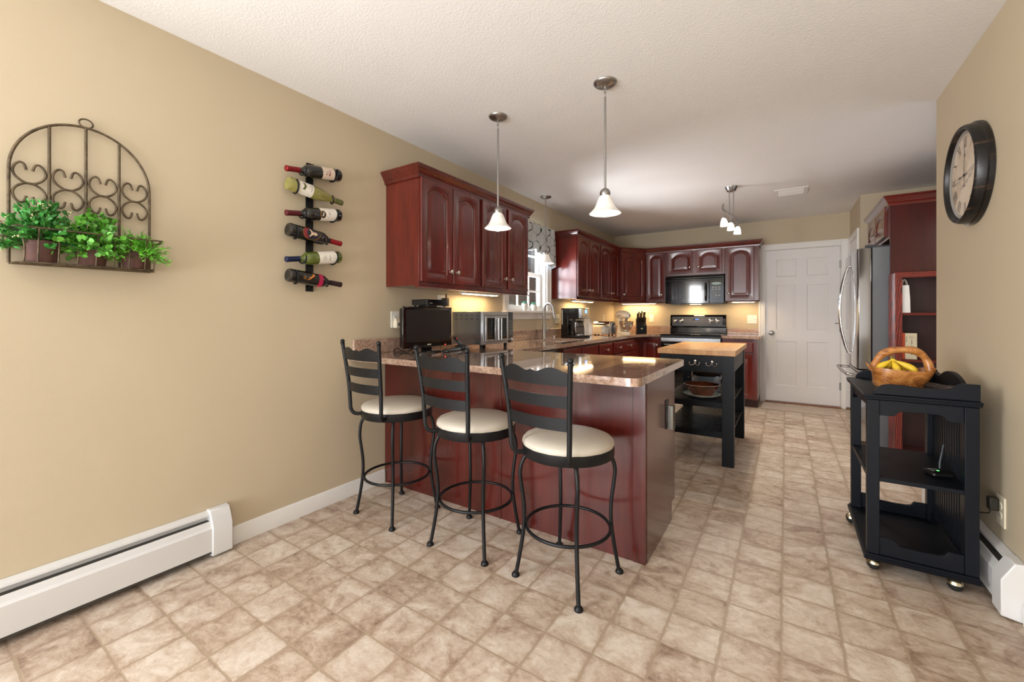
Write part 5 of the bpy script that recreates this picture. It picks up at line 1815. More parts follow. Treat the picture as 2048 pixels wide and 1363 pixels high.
fr = MB()
DY1 = OY1 - 0.085
for a, b in (((OX1, OY0, OZ0), (OX1 + 0.012, OY0 + 0.022, OZ1)), ((OX1, DY1, OZ0), (OX1 + 0.012, DY1 + 0.015, OZ1)), ((OX1, OY0 + 0.022, OZ1 - 0.03), (OX1 + 0.012, DY1, OZ1)), ((OX1, OY0 + 0.022, OZ0), (OX1 + 0.012, DY1, OZ0 + 0.02))):
    fr.box(a, b)
fr.build('front_frame', M['steel'], ov, oo, bev=0.003)
ym = (OY0 + DY1) / 2 + 0.008
for (ya, yb_) in ((OY0 + 0.024, ym - 0.001), (ym + 0.001, DY1 - 0.001)):
    d = MB()
    w = 0.02
    wm = 0.028
    inner = ya + (w if ya < ym - 0.01 else wm)
    outer = yb_ - (wm if ya < ym - 0.01 else w)
    d.box((OX1 + 0.013, ya, OZ0 + 0.021), (OX1 + 0.024, inner, OZ1 - 0.031)).box((OX1 + 0.013, outer, OZ0 + 0.021), (OX1 + 0.024, yb_, OZ1 - 0.031))
    d.box((OX1 + 0.013, inner, OZ1 - 0.05), (OX1 + 0.024, outer, OZ1 - 0.031)).box((OX1 + 0.013, inner, OZ0 + 0.021), (OX1 + 0.024, outer, OZ0 + 0.04))
    do_ = d.build('door', M['steel'], ov, oo, bev=0.002)
    MB().box((OX1 + 0.016, inner - 0.004, OZ0 + 0.037), (OX1 + 0.020, outer + 0.004, OZ1 - 0.047)).build('glass', M['oven_glass'], do_, oo)
    hy = ym - 0.018 if ya < ym - 0.01 else ym + 0.02
    MB().tube([(OX1 + 0.024, hy, OZ1 - 0.055), (OX1 + 0.052, hy, OZ1 - 0.05), (OX1 + 0.052, hy, OZ0 + 0.035), (OX1 + 0.024, hy, OZ0 + 0.04)], 0.007, 10).build('handle', M['steel'], do_, oo, 60)
rk = MB()
for z in (1.02, 1.075):
    for k in range(9):
        rk.tube([(OX0 + 0.03 + 0.03 * k, OY0 + 0.014, z), (OX0 + 0.03 + 0.03 * k, DY1 - 0.004, z)], 0.0015, 5)
    rk.tube([(OX1 - 0.014, OY0 + 0.014, z), (OX1 - 0.014, DY1 - 0.004, z)], 0.0035, 6)
rk.build('wire_racks', M['chrome'], ov, oo)
kp = MB().box((OX1, DY1 + 0.015, OZ0), (OX1 + 0.014, OY1, OZ1)).build('keypad', M['black_gloss'], ov, oo, bev=0.003)
yc = (DY1 + 0.015 + OY1) / 2
for r in range(7):
    for c in range(3):
        MB().box((OX1 + 0.0138, yc - 0.022 + 0.018 * c, 1.0 + 0.018 * r), (OX1 + 0.0150, yc - 0.014 + 0.018 * c, 1.006 + 0.018 * r)).build('button', M['grey_ink'], kp, oo)
MB().lathe([(0.018, 0), (0.018, 0.012), (0.014, 0.016), (0.002, 0.0165)], 20, Matrix.Translation((OX1 + 0.014, yc, 0.955)) @ Matrix.Rotation(pi / 2, 4, 'Y')).build('dial', M['chrome'], kp, oo)
for x, y in ((OX0 + 0.04, OY0 + 0.05), (OX1 - 0.04, OY0 + 0.05), (OX0 + 0.04, OY1 - 0.05), (OX1 - 0.02, OY1 - 0.07)):
    MB().lathe([(0.013, 0.0004), (0.015, 0.032)], 16, Matrix.Translation((x, y, ZC))).build('foot', M['rubber'], ov, oo)

# faucet with side lever
fa = thing('faucet', 'tall brushed-nickel gooseneck faucet with side lever at the sink', 'faucet', (0.115, 4.06, ZC))
MB().lathe([(0.027, 0.0003), (0.027, 0.006), (0.020, 0.014), (0.0175, 0.06), (0.019, 0.12), (0.0165, 0.16)], 24).build('base', M['brushed'], fa, None, 50)
path = [(0, 0, 0.15), (0, 0, 0.27)]
for k in range(13):
    a = pi - pi * k / 12
    path.append((0.058 + 0.058 * cos(a), 0.0, 0.315 + 0.075 * sin(a)))
path.append((0.121, 0.0, 0.28))
MB().tube(smoothpath(path, 3), 0.0125, 14).build('spout', M['brushed'], fa, None, 60)
MB().tube([(0.118, 0, 0.30), (0.123, 0, 0.262), (0.130, 0, 0.222), (0.131, 0, 0.217)], [0.0135, 0.016, 0.019, 0.017], 16).build('spray_head', M['brushed'], fa, None, 60)
MB().tube(smoothpath([(0.0, 0.014, 0.085), (0.002, 0.045, 0.09), (0.006, 0.075, 0.115), (0.008, 0.09, 0.14)], 4), [0.009] * 5 + [0.008] * 4 + [0.0065] * 4, 10).build('lever', M['brushed'], fa, None, 60)
sd = thing('sink_stopper', 'small pale soap pump cap on the granite right of the faucet', 'soap pump', (0.115, 4.30, ZC))
MB().lathe([(0.017, 0.0003), (0.017, 0.012), (0.009, 0.016), (0.008, 0.03), (0.002, 0.031)], 16).tube([(0, 0, 0.026), (0.035, 0, 0.030)], 0.005, 8).build('pump', M['nickel'], sd)

# coffee maker: tall back column, overhanging brew head, base plate, glass carafe
cm = thing('coffee_maker', 'black and steel drip coffee maker with glass carafe, right of the faucet', 'coffee maker', (0.22, 4.66, ZC))
CY0, CY1 = -0.115, 0.115
MB().box((-0.14, CY0, 0.0005), (-0.045, CY1, 0.345)).box((-0.045, CY0, 0.0005), (0.13, CY1, 0.022)).build('body', M['black_gloss'], cm, None, bev=0.006)
hd = MB().box((-0.0445, CY0, 0.215), (0.125, CY1, 0.345)).build('brew_head', M['black_gloss'], cm, None, bev=0.006)
fc = MB().box((0.085, CY0 - 0.001, 0.22), (0.132, CY1 + 0.001, 0.343)).build('steel_front', M['steel'], cm, None, bev=0.008)
MB().box((0.132, -0.02, 0.285), (0.1335, 0.03, 0.325)).build('display', M['blue_led'], fc)
for k in range(3):
    MB().lathe([(0.007, 0), (0.007, 0.003), (0.002, 0.004)], 12, Matrix.Translation((0.132, -0.03 + 0.028 * k, 0.25)) @ Matrix.Rotation(pi / 2, 4, 'Y')).build('button', M['chrome'], fc)
MB().box((-0.128, CY0 - 0.0016, 0.15), (-0.115, CY0 - 0.0004, 0.325)).build('water_gauge', M['pale_ink'], cm)
Mcar = Matrix.Translation((0.045, 0.0, 0.0226))
ca = MB().lathe([(0.055, 0), (0.066, 0.012), (0.068, 0.05), (0.062, 0.10), (0.050, 0.14), (0.048, 0.15)], 32, Mcar, True, False).build('carafe', glass('carafe_glass', (0.62, 0.60, 0.58, 1)), cm, None, 60)
MB().lathe([(0.049, 0.15), (0.052, 0.158), (0.045, 0.17), (0.01, 0.175)], 28, Mcar).lathe([(0.0635, 0.098), (0.0645, 0.101), (0.0635, 0.104)], 32, Mcar, False, False).build('carafe_lid', M['black_plastic'], ca)
MB().lathe([(0.066, 0.0018), (0.0655, 0.012), (0.067, 0.016)], 32, Mcar, True, False).build('hot_plate', M['steel'], cm)
MB().tube(smoothpath([(0.045, -0.05, 0.178), (0.045, -0.098, 0.175), (0.045, -0.105, 0.10), (0.045, -0.088, 0.05), (0.045, -0.069, 0.05)], 5), 0.010, 10).build('handle', M['steel'], ca, None, 60)
ft = MB()
for k in range(4):
    ft.lathe([(0.008, 0), (0.009, 0.014)], 10, Matrix.Translation((0.136, -0.09 + 0.06 * k, 0.0003)))
ft.build('base_fluting', M['black_plastic'], cm)

# stepped cream organiser
og = thing('stepped_organizer', 'cream organizer with stepped top and vertical grooves between coffee maker and toaster', 'organizer', (0.19, 4.98, ZC))
b = MB()
for k, (y0, y1, h) in enumerate(((-0.15, 0.03, 0.225), (0.03, 0.075, 0.19), (0.075, 0.11, 0.155))):
    b.box((-0.09, y0, 0.0005), (0.07, y1, h))
b.build('stepped_box', M['cream'], og, None, bev=0.004)
g = MB()
for k in range(4):
    g.box((0.0695, -0.10 + 0.024 * k, 0.03), (0.0712, -0.093 + 0.024 * k, 0.15))
g.build('grooves', M['grey_ink'], og)

# toaster
ts = thing('toaster', 'shiny chrome two-slice toaster reflecting the warm strip light', 'toaster', (0.325, 5.33, ZC))
prof = [(0.0, 0.012), (0.0, 0.12), (0.012, 0.158), (0.035, 0.174), (0.085, 0.178), (0.135, 0.174), (0.158, 0.158), (0.17, 0.12), (0.17, 0.012)]
MB().loft([[(x, -0.085 + y, z) for y, z in prof] for x in (-0.13, 0.10)]).build('shell', M['chrome'], ts, None, 30, bev=0.004)
MB().loft([[(x, -0.087 + y * 1.024, z * 1.015) for y, z in prof] for x in (0.1005, 0.128)]).build('end_housing', M['steel'], ts, None, 30, bev=0.006)
MB().box((0.128, -0.055, 0.02), (0.1305, 0.055, 0.15)).build('control_panel', M['grey_panel'], ts)
for z in (0.045, 0.085, 0.12):
    MB().lathe([(0.011, 0), (0.010, 0.012), (0.002, 0.013)], 16, Matrix.Translation((0.1305, 0.02, z)) @ Matrix.Rotation(pi / 2, 4, 'Y')).build('knob', M['chrome'], ts)
MB().box((0.13, -0.035, 0.10), (0.155, -0.015, 0.115)).build('lever', M['chrome'], ts, None, bev=0.003)
sl_ = MB()
for y in (-0.03, 0.03):
    sl_.box((-0.10, y - 0.012, 0.1765), (0.085, y + 0.012, 0.1785))
sl_.build('slots', M['rubber'], ts)
ft = MB()
for x in (-0.10, 0.09):
    for y in (-0.06, 0.06):
        ft.lathe([(0.011, 0.0004), (0.011, 0.0125)], 10, Matrix.Translation((x, y, 0)))
ft.build('feet', M['rubber'], ts)

# stand mixer facing the room: base, column, tilted head, steel bowl
mx = thing('stand_mixer', 'cream stand mixer with steel bowl in the counter corner', 'mixer', (0.385, 5.93, ZC), radians(-14))
fp = MB().loft([[(p[0], p[1], z) for p in rounded([(-0.095 + i, -0.055 + i), (0.105 - i, -0.055 + i), (0.105 - i, 0.055 - i), (-0.095 + i, 0.055 - i)], [0.05] * 4)] for i, z in ((0.0, 0.0005), (0.0, 0.014), (0.006, 0.024), (0.02, 0.028))])
fp.build('base', M['cream'], mx, None, 50)
MB().loft([[(p[0], p[1], z) for p in rounded([(x0, -w), (x1, -w), (x1, w), (x0, w)], [0.02] * 4)] for x0, x1, w, z in ((-0.09, -0.015, 0.042, 0.022), (-0.085, -0.03, 0.032, 0.08), (-0.085, -0.035, 0.030, 0.16), (-0.09, -0.02, 0.038, 0.215))]).build('column', M['cream'], mx, None, 50)
loops = []
for x, r, zc in ((-0.120, 0.012, 0.262), (-0.114, 0.034, 0.263), (-0.09, 0.05, 0.268), (-0.05, 0.058, 0.272), (0.0, 0.060, 0.272), (0.05, 0.055, 0.268), (0.085, 0.044, 0.262), (0.102, 0.026, 0.258), (0.106, 0.008, 0.257)):
    loops.append([(x, r * 0.9 * cos(2 * pi * k / 24), zc + r * sin(2 * pi * k / 24)) for k in range(24)])
MB().loft(loops).build('head', M['cream'], mx, None, 60)
bnd = MB()
bl = []
for x, r, zc in ((-0.112, 0.036, 0.25), (-0.05, 0.0592, 0.258), (0.05, 0.0562, 0.255), (0.1, 0.03, 0.25)):
    bl.append([(x, s * r * 0.9, zc + dz_) for s, dz_ in ((-1, -0.005), (-1, 0.005), (1, 0.005), (1, -0.005))])
bnd.loft(bl).build('trim_band', M['steel'], mx, None, 60)
MB().lathe([(0.016, 0), (0.017, 0.012), (0.008, 0.02)], 16, Matrix.Translation((0.100, 0, 0.262)) @ Matrix.Rotation(pi / 2, 4, 'Y')).build('hub_cap', M['chrome'], mx)
MB().tube([(0.05, 0, 0.22), (0.05, 0, 0.175)], [0.022, 0.014], 14).build('beater_shaft', M['steel'], mx)
MB().lathe([(0.030, 0.024), (0.045, 0.030), (0.036, 0.036), (0.060, 0.055), (0.084, 0.095), (0.096, 0.14), (0.099, 0.172), (0.101, 0.173), (0.098, 0.168), (0.092, 0.14), (0.078, 0.095), (0.05, 0.056)], 40, Matrix.Translation((0.05, 0, 0.004)), True, True).build('bowl', M['chrome'], mx, None, 60)

# knife block and its knives
kb = thing('knife_block', 'slanted dark knife block with round steel badge beside the back-wall outlet', 'knife block', (0.55, 6.25, ZC), radians(24))
W = 0.068
MB().loft([[(x, y, z) for y, z in ((-0.075, 0.0005), (0.085, 0.0005), (0.078, 0.215), (0.0, 0.165), (-0.06, 0.112), (-0.075, 0.105))] for x in (-W, W)]).build('block', M['black_paint'], kb, None, 20, bev=0.003)
MB().lathe([(0.015, 0), (0.015, 0.0016), (0.002, 0.002)], 20, Matrix.Translation((0, -0.0755, 0.062)) @ Matrix.Rotation(pi / 2, 4, 'X')).build('badge', M['chrome'], kb)


def knife(label, x, y, z, L, w, tilt, group):
    c, s = cos(radians(24)), sin(radians(24))
    t = thing('kitchen_knife', label, 'knife', (0.55 + c * x - s * y, 6.25 + s * x + c * y, ZC + z), radians(24), group)
    Mk = Matrix.Rotation(tilt, 4, 'X')
    MB().loft([[(p[0], p[1], zz) for p in rounded([(-0.008 * k, -w * k), (0.008 * k, -w * k), (0.008 * k, w * k), (-0.008 * k, w * k)], [0.005] * 4, 3)] for zz, k in ((0.012, 0.9), (L * 0.4, 1.0), (L * 0.8, 0.95), (L, 1.15))], Mx=Mk).build('handle', M['black_plastic'], t, None, 50)
    MB().box((-0.0062, -w * 0.95, 0.001), (0.0062, w * 0.95, 0.012), Mk).build('bolster', M['steel'], t)
    return t


for k in range(6):
    knife('steak knife with black handle, in the front row of six in the knife block', -0.053 + 0.0212 * k, -0.030, 0.1425, 0.095, 0.010, radians(28), 'steak knives in the block')
for x, y, z, L in ((-0.054, 0.030, 0.188, 0.11), (-0.033, 0.042, 0.1965, 0.125), (-0.012, 0.028, 0.187, 0.12), (0.010, 0.046, 0.199, 0.135), (0.032, 0.032, 0.1895, 0.125), (0.053, 0.044, 0.198, 0.12)):
    knife('big black-handled kitchen knife in the upper row of the knife block', x, y, z, L, 0.014, radians(28), 'large knives in the block')

# succulents on the window stool
def succulent(label, y, r0, r1, h, seed, band):
    rnd = random.Random(seed)
    t = thing('potted_succulent', label, 'plant', (0.026, y, WZ0 + 0.0045), 0, 'succulents on the window sill')
    pr = [(r0, 0.0003), (r1 * 0.93, h * 0.72), (r1, h * 0.74), (r1, h), (r1 * 0.88, h), (r1 * 0.86, h * 0.85)] if band else [(r0, 0.0003), (r1 * 0.9, h * 0.2), (r1, h * 0.55), (r1 * 0.95, h), (r1 * 0.85, h), (r1 * 0.84, h * 0.85)]
    MB().lathe(pr, 28, None, True, False).build('pot', M['ceramic_white'], t, None, 45)
    MB().lathe([(r1 * 0.86, h * 0.86), (0.002, h * 0.9)], 20).build('soil', M['soil'], t)
    lf = MB()
    for i in range(22):
        a, e = i * 2.4, 0.15 + 1.2 * i / 22
        dd = (cos(a) * cos(e), sin(a) * cos(e), sin(e))
        L = 0.034 - 0.012 * i / 22
        p = Vector((0, 0, h * 0.92))
        lf.tube([p, p + Vector(dd) * L * 0.5, p + Vector(dd) * L * 0.85 + Vector((0, 0, 0.004)), p + Vector(dd) * L + Vector((0, 0, 0.008))], [0.003, 0.0065, 0.005, 0.0008], 6)
    lf.build('rosette', M['succulent'], t, None, 60)


succulent('succulent in a tapered white pot with rolled rim on the window sill', 3.80, 0.021, 0.035, 0.075, 1, True)
succulent('succulent in a rounded white pot on the window sill, closer to the faucet', 3.99, 0.026, 0.036, 0.068, 2, False)

# valance over the window
va = thing('window_valance', 'white valance printed with dark scrolling lattice above the kitchen window', 'valance', (0.0, 3.92, 2.15))
n = 96
loops = []
VY0, VY1 = 3.425, 4.408
for i in range(n + 1):
    u = i / n
    y = VY0 + (VY1 - VY0) * u
    # the bottom hem falls in two deep scallops towards the sides
    e = abs(2 * u - 1)
    zbm = 1.86 - 0.14 * (0.5 - 0.5 * cos(pi * min(1, max(0, (e - 0.12) / 0.6)))) + 0.012 * sin(u * 40)
    ret = 1.0 if 0.012 < u < 0.988 else 0.0
    xf = 0.075 + 0.006 * sin(u * 75)
    L = []
    for j in range(13):
        v = j / 12
        z = 2.155 + (zbm - 2.155) * v
        gather = 0.008 * sin(u * 150) * max(0, 1 - v * 3)
        L.append((xf + gather + 0.012 * sin(u * 26 + 1) * v, y - 3.92, z - 2.15))
    loops.append(L)
MB().loft(loops, closed=False).build('printed_panel', M['valance'], va, None, 80)
lin_ = MB()
lin_.loft([[(x - 0.006, y, z - 0.0) for x, y, z in L] for L in loops], closed=False)
for i, yy in ((0, VY0), (n, VY1)):
    L = loops[i]
    lin_.loft([[(0.003, yy - 3.92 + (0.003 if i else -0.003), z - (0.03 if i else 0)) for x, y, z in L], [(x, y, z) for x, y, z in L]], closed=False)
lin_.build('lining', M['lining'], va, None, 80)
MB().tube([(0.062, VY0 - 3.92, -0.014), (0.062, VY1 - 3.92, -0.014)], 0.007, 8).tube([(0.001, VY0 - 3.91, -0.014), (0.062, VY0 - 3.91, -0.014)], 0.006, 8).tube([(0.001, VY1 - 3.93, -0.014), (0.062, VY1 - 3.93, -0.014)], 0.006, 8).build('rod', M['white_plastic'], va, None, 60)

# ------------------------------------------------------------------ outlets, switches and plugs
def plate(name, label, cat, Mx, w, h, kinds, mat=None):
    """cover plate in local XZ centred on Mx; kinds per gang: 'outlet', 'switch', 'rocker' """
    t = thing(name, label, cat, Mx.translation, 0)
    o = Mx.translation.copy()
    MB().box((-w / 2, -0.006, -h / 2), (w / 2, 0, h / 2), Mx).build('cover_plate', mat or M['white_plastic'], t, o, bev=0.002)
    g = len(kinds)
    for i, k in enumerate(kinds):
        x = (i - (g - 1) / 2) * 0.046
        if k == 'outlet':
            for s in (-1, 1):
                rc = MB().lathe([(0.0165, 0), (0.0165, 0.002), (0.002, 0.0025)], 20, Mx @ Matrix.Translation((x, -0.006, s * 0.0195)) @ Matrix.Rotation(pi / 2, 4, 'X')).build('receptacle', mat or M['white_plastic'], t, o)
                MB().box((x - 0.0075, -0.0092, s * 0.0195 - 0.003), (x - 0.0055, -0.0084, s * 0.0195 + 0.006), Mx).box((x + 0.0055, -0.0092, s * 0.0195 - 0.003), (x + 0.0075, -0.0084, s * 0.0195 + 0.005), Mx).build('slots', M['ink'], rc, o)
        elif k == 'switch':
            MB().box((x - 0.005, -0.016, -0.002), (x + 0.005, -0.006, 0.012), Mx).build('toggle', mat or M['white_plastic'], t, o, bev=0.002)
        else:
            MB().box((x - 0.0165, -0.009, -0.033), (x + 0.0165, -0.006, 0.033), Mx).build('rocker', mat or M['white_plastic'], t, o, bev=0.002)
    return t


LW = lambda y, z: frame_matrix((0.0, y, z), (0, 1, 0))
BWL = lambda x, z: frame_matrix((x, YB, z), (1, 0, 0))
plate('wall_outlet', 'white outlet plate on the tan wall left of the television', 'outlet', LW(2.055, 1.128), 0.075, 0.118, ['outlet'])
pa = thing('plug_adapter', 'white multi-plug adapter with a black plug in the outlet left of the television', 'adapter', (0.008, 2.06, 1.10))
MB().box((0.0095, 2.032, 1.068), (0.045, 2.088, 1.118)).loft([[(0.0095, 2.032, 1.118), (0.0095, 2.088, 1.118), (0.045, 2.088, 1.118), (0.045, 2.032, 1.118)], [(0.0095, 2.045, 1.138), (0.0095, 2.075, 1.138), (0.02, 2.075, 1.138), (0.02, 2.045, 1.138)]]).build('adapter_body', M['ivory_plastic'], pa, pa.location, bev=0.003)
MB().box((0.045, 2.046, 1.085), (0.075, 2.072, 1.104)).build('plug', M['black_plastic'], pa, pa.location, bev=0.003)
MB().tube(smoothpath([(0.075, 2.06, 1.094), (0.10, 2.075, 1.09), (0.12, 2.10, 1.06), (0.13, 2.14, 0.99), (0.13, 2.12, 0.93), (0.12, 2.03, 0.907), (0.10, 1.99, 0.93), (0.09, 1.97, 0.906), (0.13, 1.955, 0.905), (0.19, 2.0, 0.906), (0.2, 2.06, 0.94)], 5), 0.003, 6).build('cord', M['rubber'], pa, pa.location, 60)
plate('wall_outlet', 'white outlet plate high on the wall behind the cable box', 'outlet', LW(2.535, 1.265), 0.075, 0.118, ['outlet'])
pb = thing('power_adapter', 'square dark power adapter plugged in above the toaster oven', 'adapter', (0.009, 2.558, 1.285))
MB().box((0.0095, 2.535, 1.232), (0.052, 2.578, 1.298)).build('adapter_body', M['brown_box'], pb, pb.location, bev=0.004)
MB().tube(smoothpath([(0.035, 2.556, 1.298), (0.04, 2.552, 1.33), (0.06, 2.535, 1.325), (0.07, 2.52, 1.28), (0.07, 2.50, 1.18), (0.06, 2.48, 0.99), (0.06, 2.47, 0.905)], 5), 0.0028, 6).build('cord', M['rubber'], pb, pb.location, 60)
plate('wall_switch', 'white double switch plate between the window and the coffee maker', 'switch', LW(4.60, 1.115), 0.115, 0.118, ['switch', 'switch'])
plate('wall_outlet', 'white outlet plate on the left wall above the toaster', 'outlet', LW(6.15, 1.115), 0.072, 0.118, ['outlet'])
plate('wall_outlet', 'white outlet plate on the stove wall right of the knife block', 'outlet', BWL(0.60, 1.115), 0.072, 0.118, ['outlet'])
plate('wall_outlet', 'wide white outlet and switch plate between the stove and the back door', 'outlet', BWL(1.957, 1.105), 0.117, 0.118, ['outlet', 'switch'])
RWL = lambda y, z: frame_matrix((3.10, y, z), (0, -1, 0))
plate('wall_outlet', 'ivory outlet plate low on the tan wall beside the black serving cart', 'outlet', RWL(2.578, 0.343), 0.078, 0.124, ['outlet'], M['ivory_plastic'])
pc = thing('power_adapter', 'dark power adapter plugged into the low outlet beside the serving cart', 'adapter', (3.09, 2.59, 0.36))
MB().box((3.060, 2.572, 0.338), (3.0905, 2.606, 0.392)).build('adapter_body', M['brown_box'], pc, pc.location, bev=0.005)
MB().tube(smoothpath([(3.07, 2.590, 0.339), (3.066, 2.595, 0.32), (3.052, 2.64, 0.30), (3.048, 2.68, 0.27), (3.047, 2.695, 0.22), (3.046, 2.70, 0.225)], 5), 0.0022, 6).build('cord', M['rubber'], pc, pc.location, 60)

# ------------------------------------------------------------------ rolling butcher-block island
isl = thing('kitchen_island', 'black slatted-shelf kitchen island with butcher-block top, beyond the peninsula', 'island', (1.745, 4.08, 0))
io = isl.location.copy()
IX0, IX1, IY0, IY1 = 1.462, 2.03, 3.54, 4.62
MB().box((IX0, IY0, 0.848), (IX1, IY1, 0.889)).build('butcher_block_top', M['butcher'], isl, io, bev=0.003)
lx = ((1.474, 1.555), (1.934, 2.016))
ly = ((3.57, 3.65), (4.49, 4.57))
for a in lx:
    for b_ in ly:
        MB().box((a[0], b_[0], 0), (a[1], b_[1], 0.8475)).build('leg', M['black_paint'], isl, io, bev=0.002)
af = MB().box((1.5555, 3.578, 0.715), (1.9335, 3.598, 0.847)).build('apron', M['black_paint'], isl, io)
MB().box((1.5555, 4.54, 0.715), (1.9335, 4.56, 0.847)).build('apron', M['black_paint'], isl, io)
MB().box((1.48, 3.6505, 0.715), (1.50, 4.4895, 0.847)).build('apron', M['black_paint'], isl, io)
MB().box((1.990, 3.6505, 0.715), (2.010, 4.4895, 0.847)).build('apron', M['black_paint'], isl, io)
for zt in (0.487, 0.258):
    MB().box((1.5555, 3.575, zt - 0.045), (1.9335, 3.60, zt)).build('shelf_rail', M['black_paint'], isl, io, bev=0.002)
    MB().box((1.5555, 4.54, zt - 0.045), (1.9335, 4.565, zt)).build('shelf_rail', M['black_paint'], isl, io, bev=0.002)
    for k in range(13):
        y = 3.625 + 0.071 * k
        MB().box((1.49, y, zt - 0.014), (2.0, y + 0.052, zt)).build('shelf_slat', M['black_paint'], isl, io, bev=0.002)
for x in (1.615, 1.743, 1.865):
    hk = MB().lathe([(0.014, 0), (0.014, 0.003), (0.008, 0.007), (0.002, 0.008)], 16, frame_matrix((x, 3.578, 0.797), (1, 0, 0)) @ Matrix.Rotation(pi / 2, 4, 'X'))
    for s in (-1, 1):
        hk.tube(smoothpath([(x, 3.574, 0.792), (x + s * 0.006, 3.562, 0.774), (x + s * 0.022, 3.552, 0.766), (x + s * 0.034, 3.545, 0.773), (x + s * 0.037, 3.543, 0.785)], 4), 0.0032, 8)
        hk.sphere((x + s * 0.037, 3.543, 0.787), 0.0055, 10, 6)
    hk.build('coat_hook', M['chrome'], isl, io, 60)

pt = thing('serving_plate', 'pale teal-rimmed plate under the brown bowl on the upper island shelf', 'plate', (1.765, 3.75, 0.4872))
MB().lathe([(0.06, 0.0003), (0.075, 0.004), (0.11, 0.012), (0.138, 0.026), (0.142, 0.030), (0.139, 0.032), (0.108, 0.018), (0.07, 0.009), (0.002, 0.009)], 44).build('dish', M['ceramic_white'], pt, None, 60)
MB().lathe([(0.112, 0.0205), (0.139, 0.0325), (0.1425, 0.031)], 44, None, False, False).build('teal_rim', M['ceramic_teal'], pt, None, 60)
bw = thing('ceramic_bowl', 'brown glazed ceramic bowl resting on the teal-rimmed plate', 'bowl', (1.765, 3.75, 0.4968))
MB().lathe([(0.07, 0.0003), (0.078, 0.004), (0.088, 0.02), (0.112, 0.055), (0.134, 0.092), (0.138, 0.096), (0.134, 0.097), (0.106, 0.058), (0.080, 0.022), (0.06, 0.012), (0.002, 0.011)], 44).build('bowl_body', M['ceramic_brown'], bw, None, 60)
MB().lathe([(0.1345, 0.0945), (0.1385, 0.0965), (0.1345, 0.0985)], 44, None, False, False).build('pale_rim', M['label'], bw, None, 60)
ck = thing('slow_cooker', 'grey oval cooking pot with smoky lid behind the brown bowl', 'pot', (1.75, 4.08, 0.4872))
def ov_loop(r, z, e=0.78):
    return [(r * cos(2 * pi * k / 40), r * e * sin(2 * pi * k / 40), z) for k in range(40)]
MB().loft([ov_loop(0.10, 0.0004), ov_loop(0.112, 0.01), ov_loop(0.124, 0.125), ov_loop(0.128, 0.13), ov_loop(0.128, 0.136), ov_loop(0.118, 0.137)]).build('pot_body', M['crock'], ck, None, 50)
ckl = MB().loft([ov_loop(0.126, 0.1372), ov_loop(0.124, 0.145), ov_loop(0.10, 0.162), ov_loop(0.06, 0.172), ov_loop(0.02, 0.175)]).build('lid', M['crock_lid'], ck, None, 60)
MB().lathe([(0.008, 0.174), (0.007, 0.184), (0.018, 0.190), (0.016, 0.198), (0.002, 0.200)], 20).build('lid_knob', M['black_plastic'], ckl, None, 60)
for s in (-1, 1):
    MB().tube(smoothpath([(s * 0.118, -0.03, 0.105), (s * 0.145, -0.03, 0.108), (s * 0.148, 0.0, 0.109), (s * 0.145, 0.03, 0.108), (s * 0.118, 0.03, 0.105)], 4), 0.006, 8).build('side_handle', M['black_plastic'], ck, None, 60)

# ------------------------------------------------------------------ door mat
tag(MB().box((0, 0, 0), (0.73, 0.40, 0.007), Matrix.Translation((2.085, 6.08, 0.0003)) @ Matrix.Rotation(radians(-1.5), 4, 'Z')).build('door_mat', M['mat'], None, None, bev=0.003), 'flat woven beige mat on the floor in front of the back door', 'mat')

# ------------------------------------------------------------------ refrigerator
fg = thing('refrigerator', 'stainless french-door refrigerator with bowed handles, seen from its side', 'refrigerator', (3.3, 5.16, 0))
fo = fg.location.copy()
FX, FY0, FY1 = 2.862, 4.695, 5.615
MB().box((FX + 0.105, FY0 + 0.004, 0.03), (3.74, FY1 - 0.004, 1.742)).box((FX + 0.14, FY0 + 0.03, 0.0), (3.7, FY1 - 0.03, 0.03)).build('case', M['fridge_side'], fg, fo, bev=0.004)
MB().box((FX + 0.108, FY0 + 0.0038, 1.742), (3.7, FY1 - 0.004, 1.754)).build('top_cover', M['grey_panel'], fg, fo)
fm = (FY0 + FY1) / 2


def fridge_door(name, y0, y1, z0, z1, hy=None):
    b = MB()
    n = 10
    lo = []
    for z in (z0, z1):
        L = [(FX + 0.098, y0, z)]
        for k in range(n + 1):
            u = k / n
            bow = 0.012 * (1 - (2 * u - 1) ** 2)
            L.append((FX + 0.008 - bow + (0.004 if k in (0, n) else 0), y0 + (y1 - y0) * u, z))
        L.append((FX + 0.098, y1, z))
        lo.append(L)
    return b.loft(lo).build(name, M['fridge_steel'], fg, fo, 35, bev=0.004)


def bow_handle(parent, y, s, z0, z1, out):
    """arched bar handle; the two together make an almond outline"""
    pts = []
    for k in range(21):
        u = k / 20
        a = sin(pi * u)
        pts.append(Vector((FX - 0.012 - out * a ** 0.8, y + s * 0.006 * a, z0 + (z1 - z0) * u)))
    lo = []
    for i, p in enumerate(pts):
        t = (pts[min(i + 1, 20)] - pts[max(i - 1, 0)]).normalized()
        sd_ = Vector((0, 1, 0))
        nn = t.cross(sd_).normalized()
        sd_ = nn.cross(t).normalized()
        lo.append([p + sd_ * (0.011 * cos(2 * pi * k / 12)) + nn * (0.009 * sin(2 * pi * k / 12)) for k in range(12)])
    mb = MB().loft(lo)
    for p in (pts[0], pts[-1]):
        mb.tube([p, p + Vector((0.022, 0, 0))], 0.008, 8)
    return mb.build('handle', M['chrome'], parent, fo, 60)


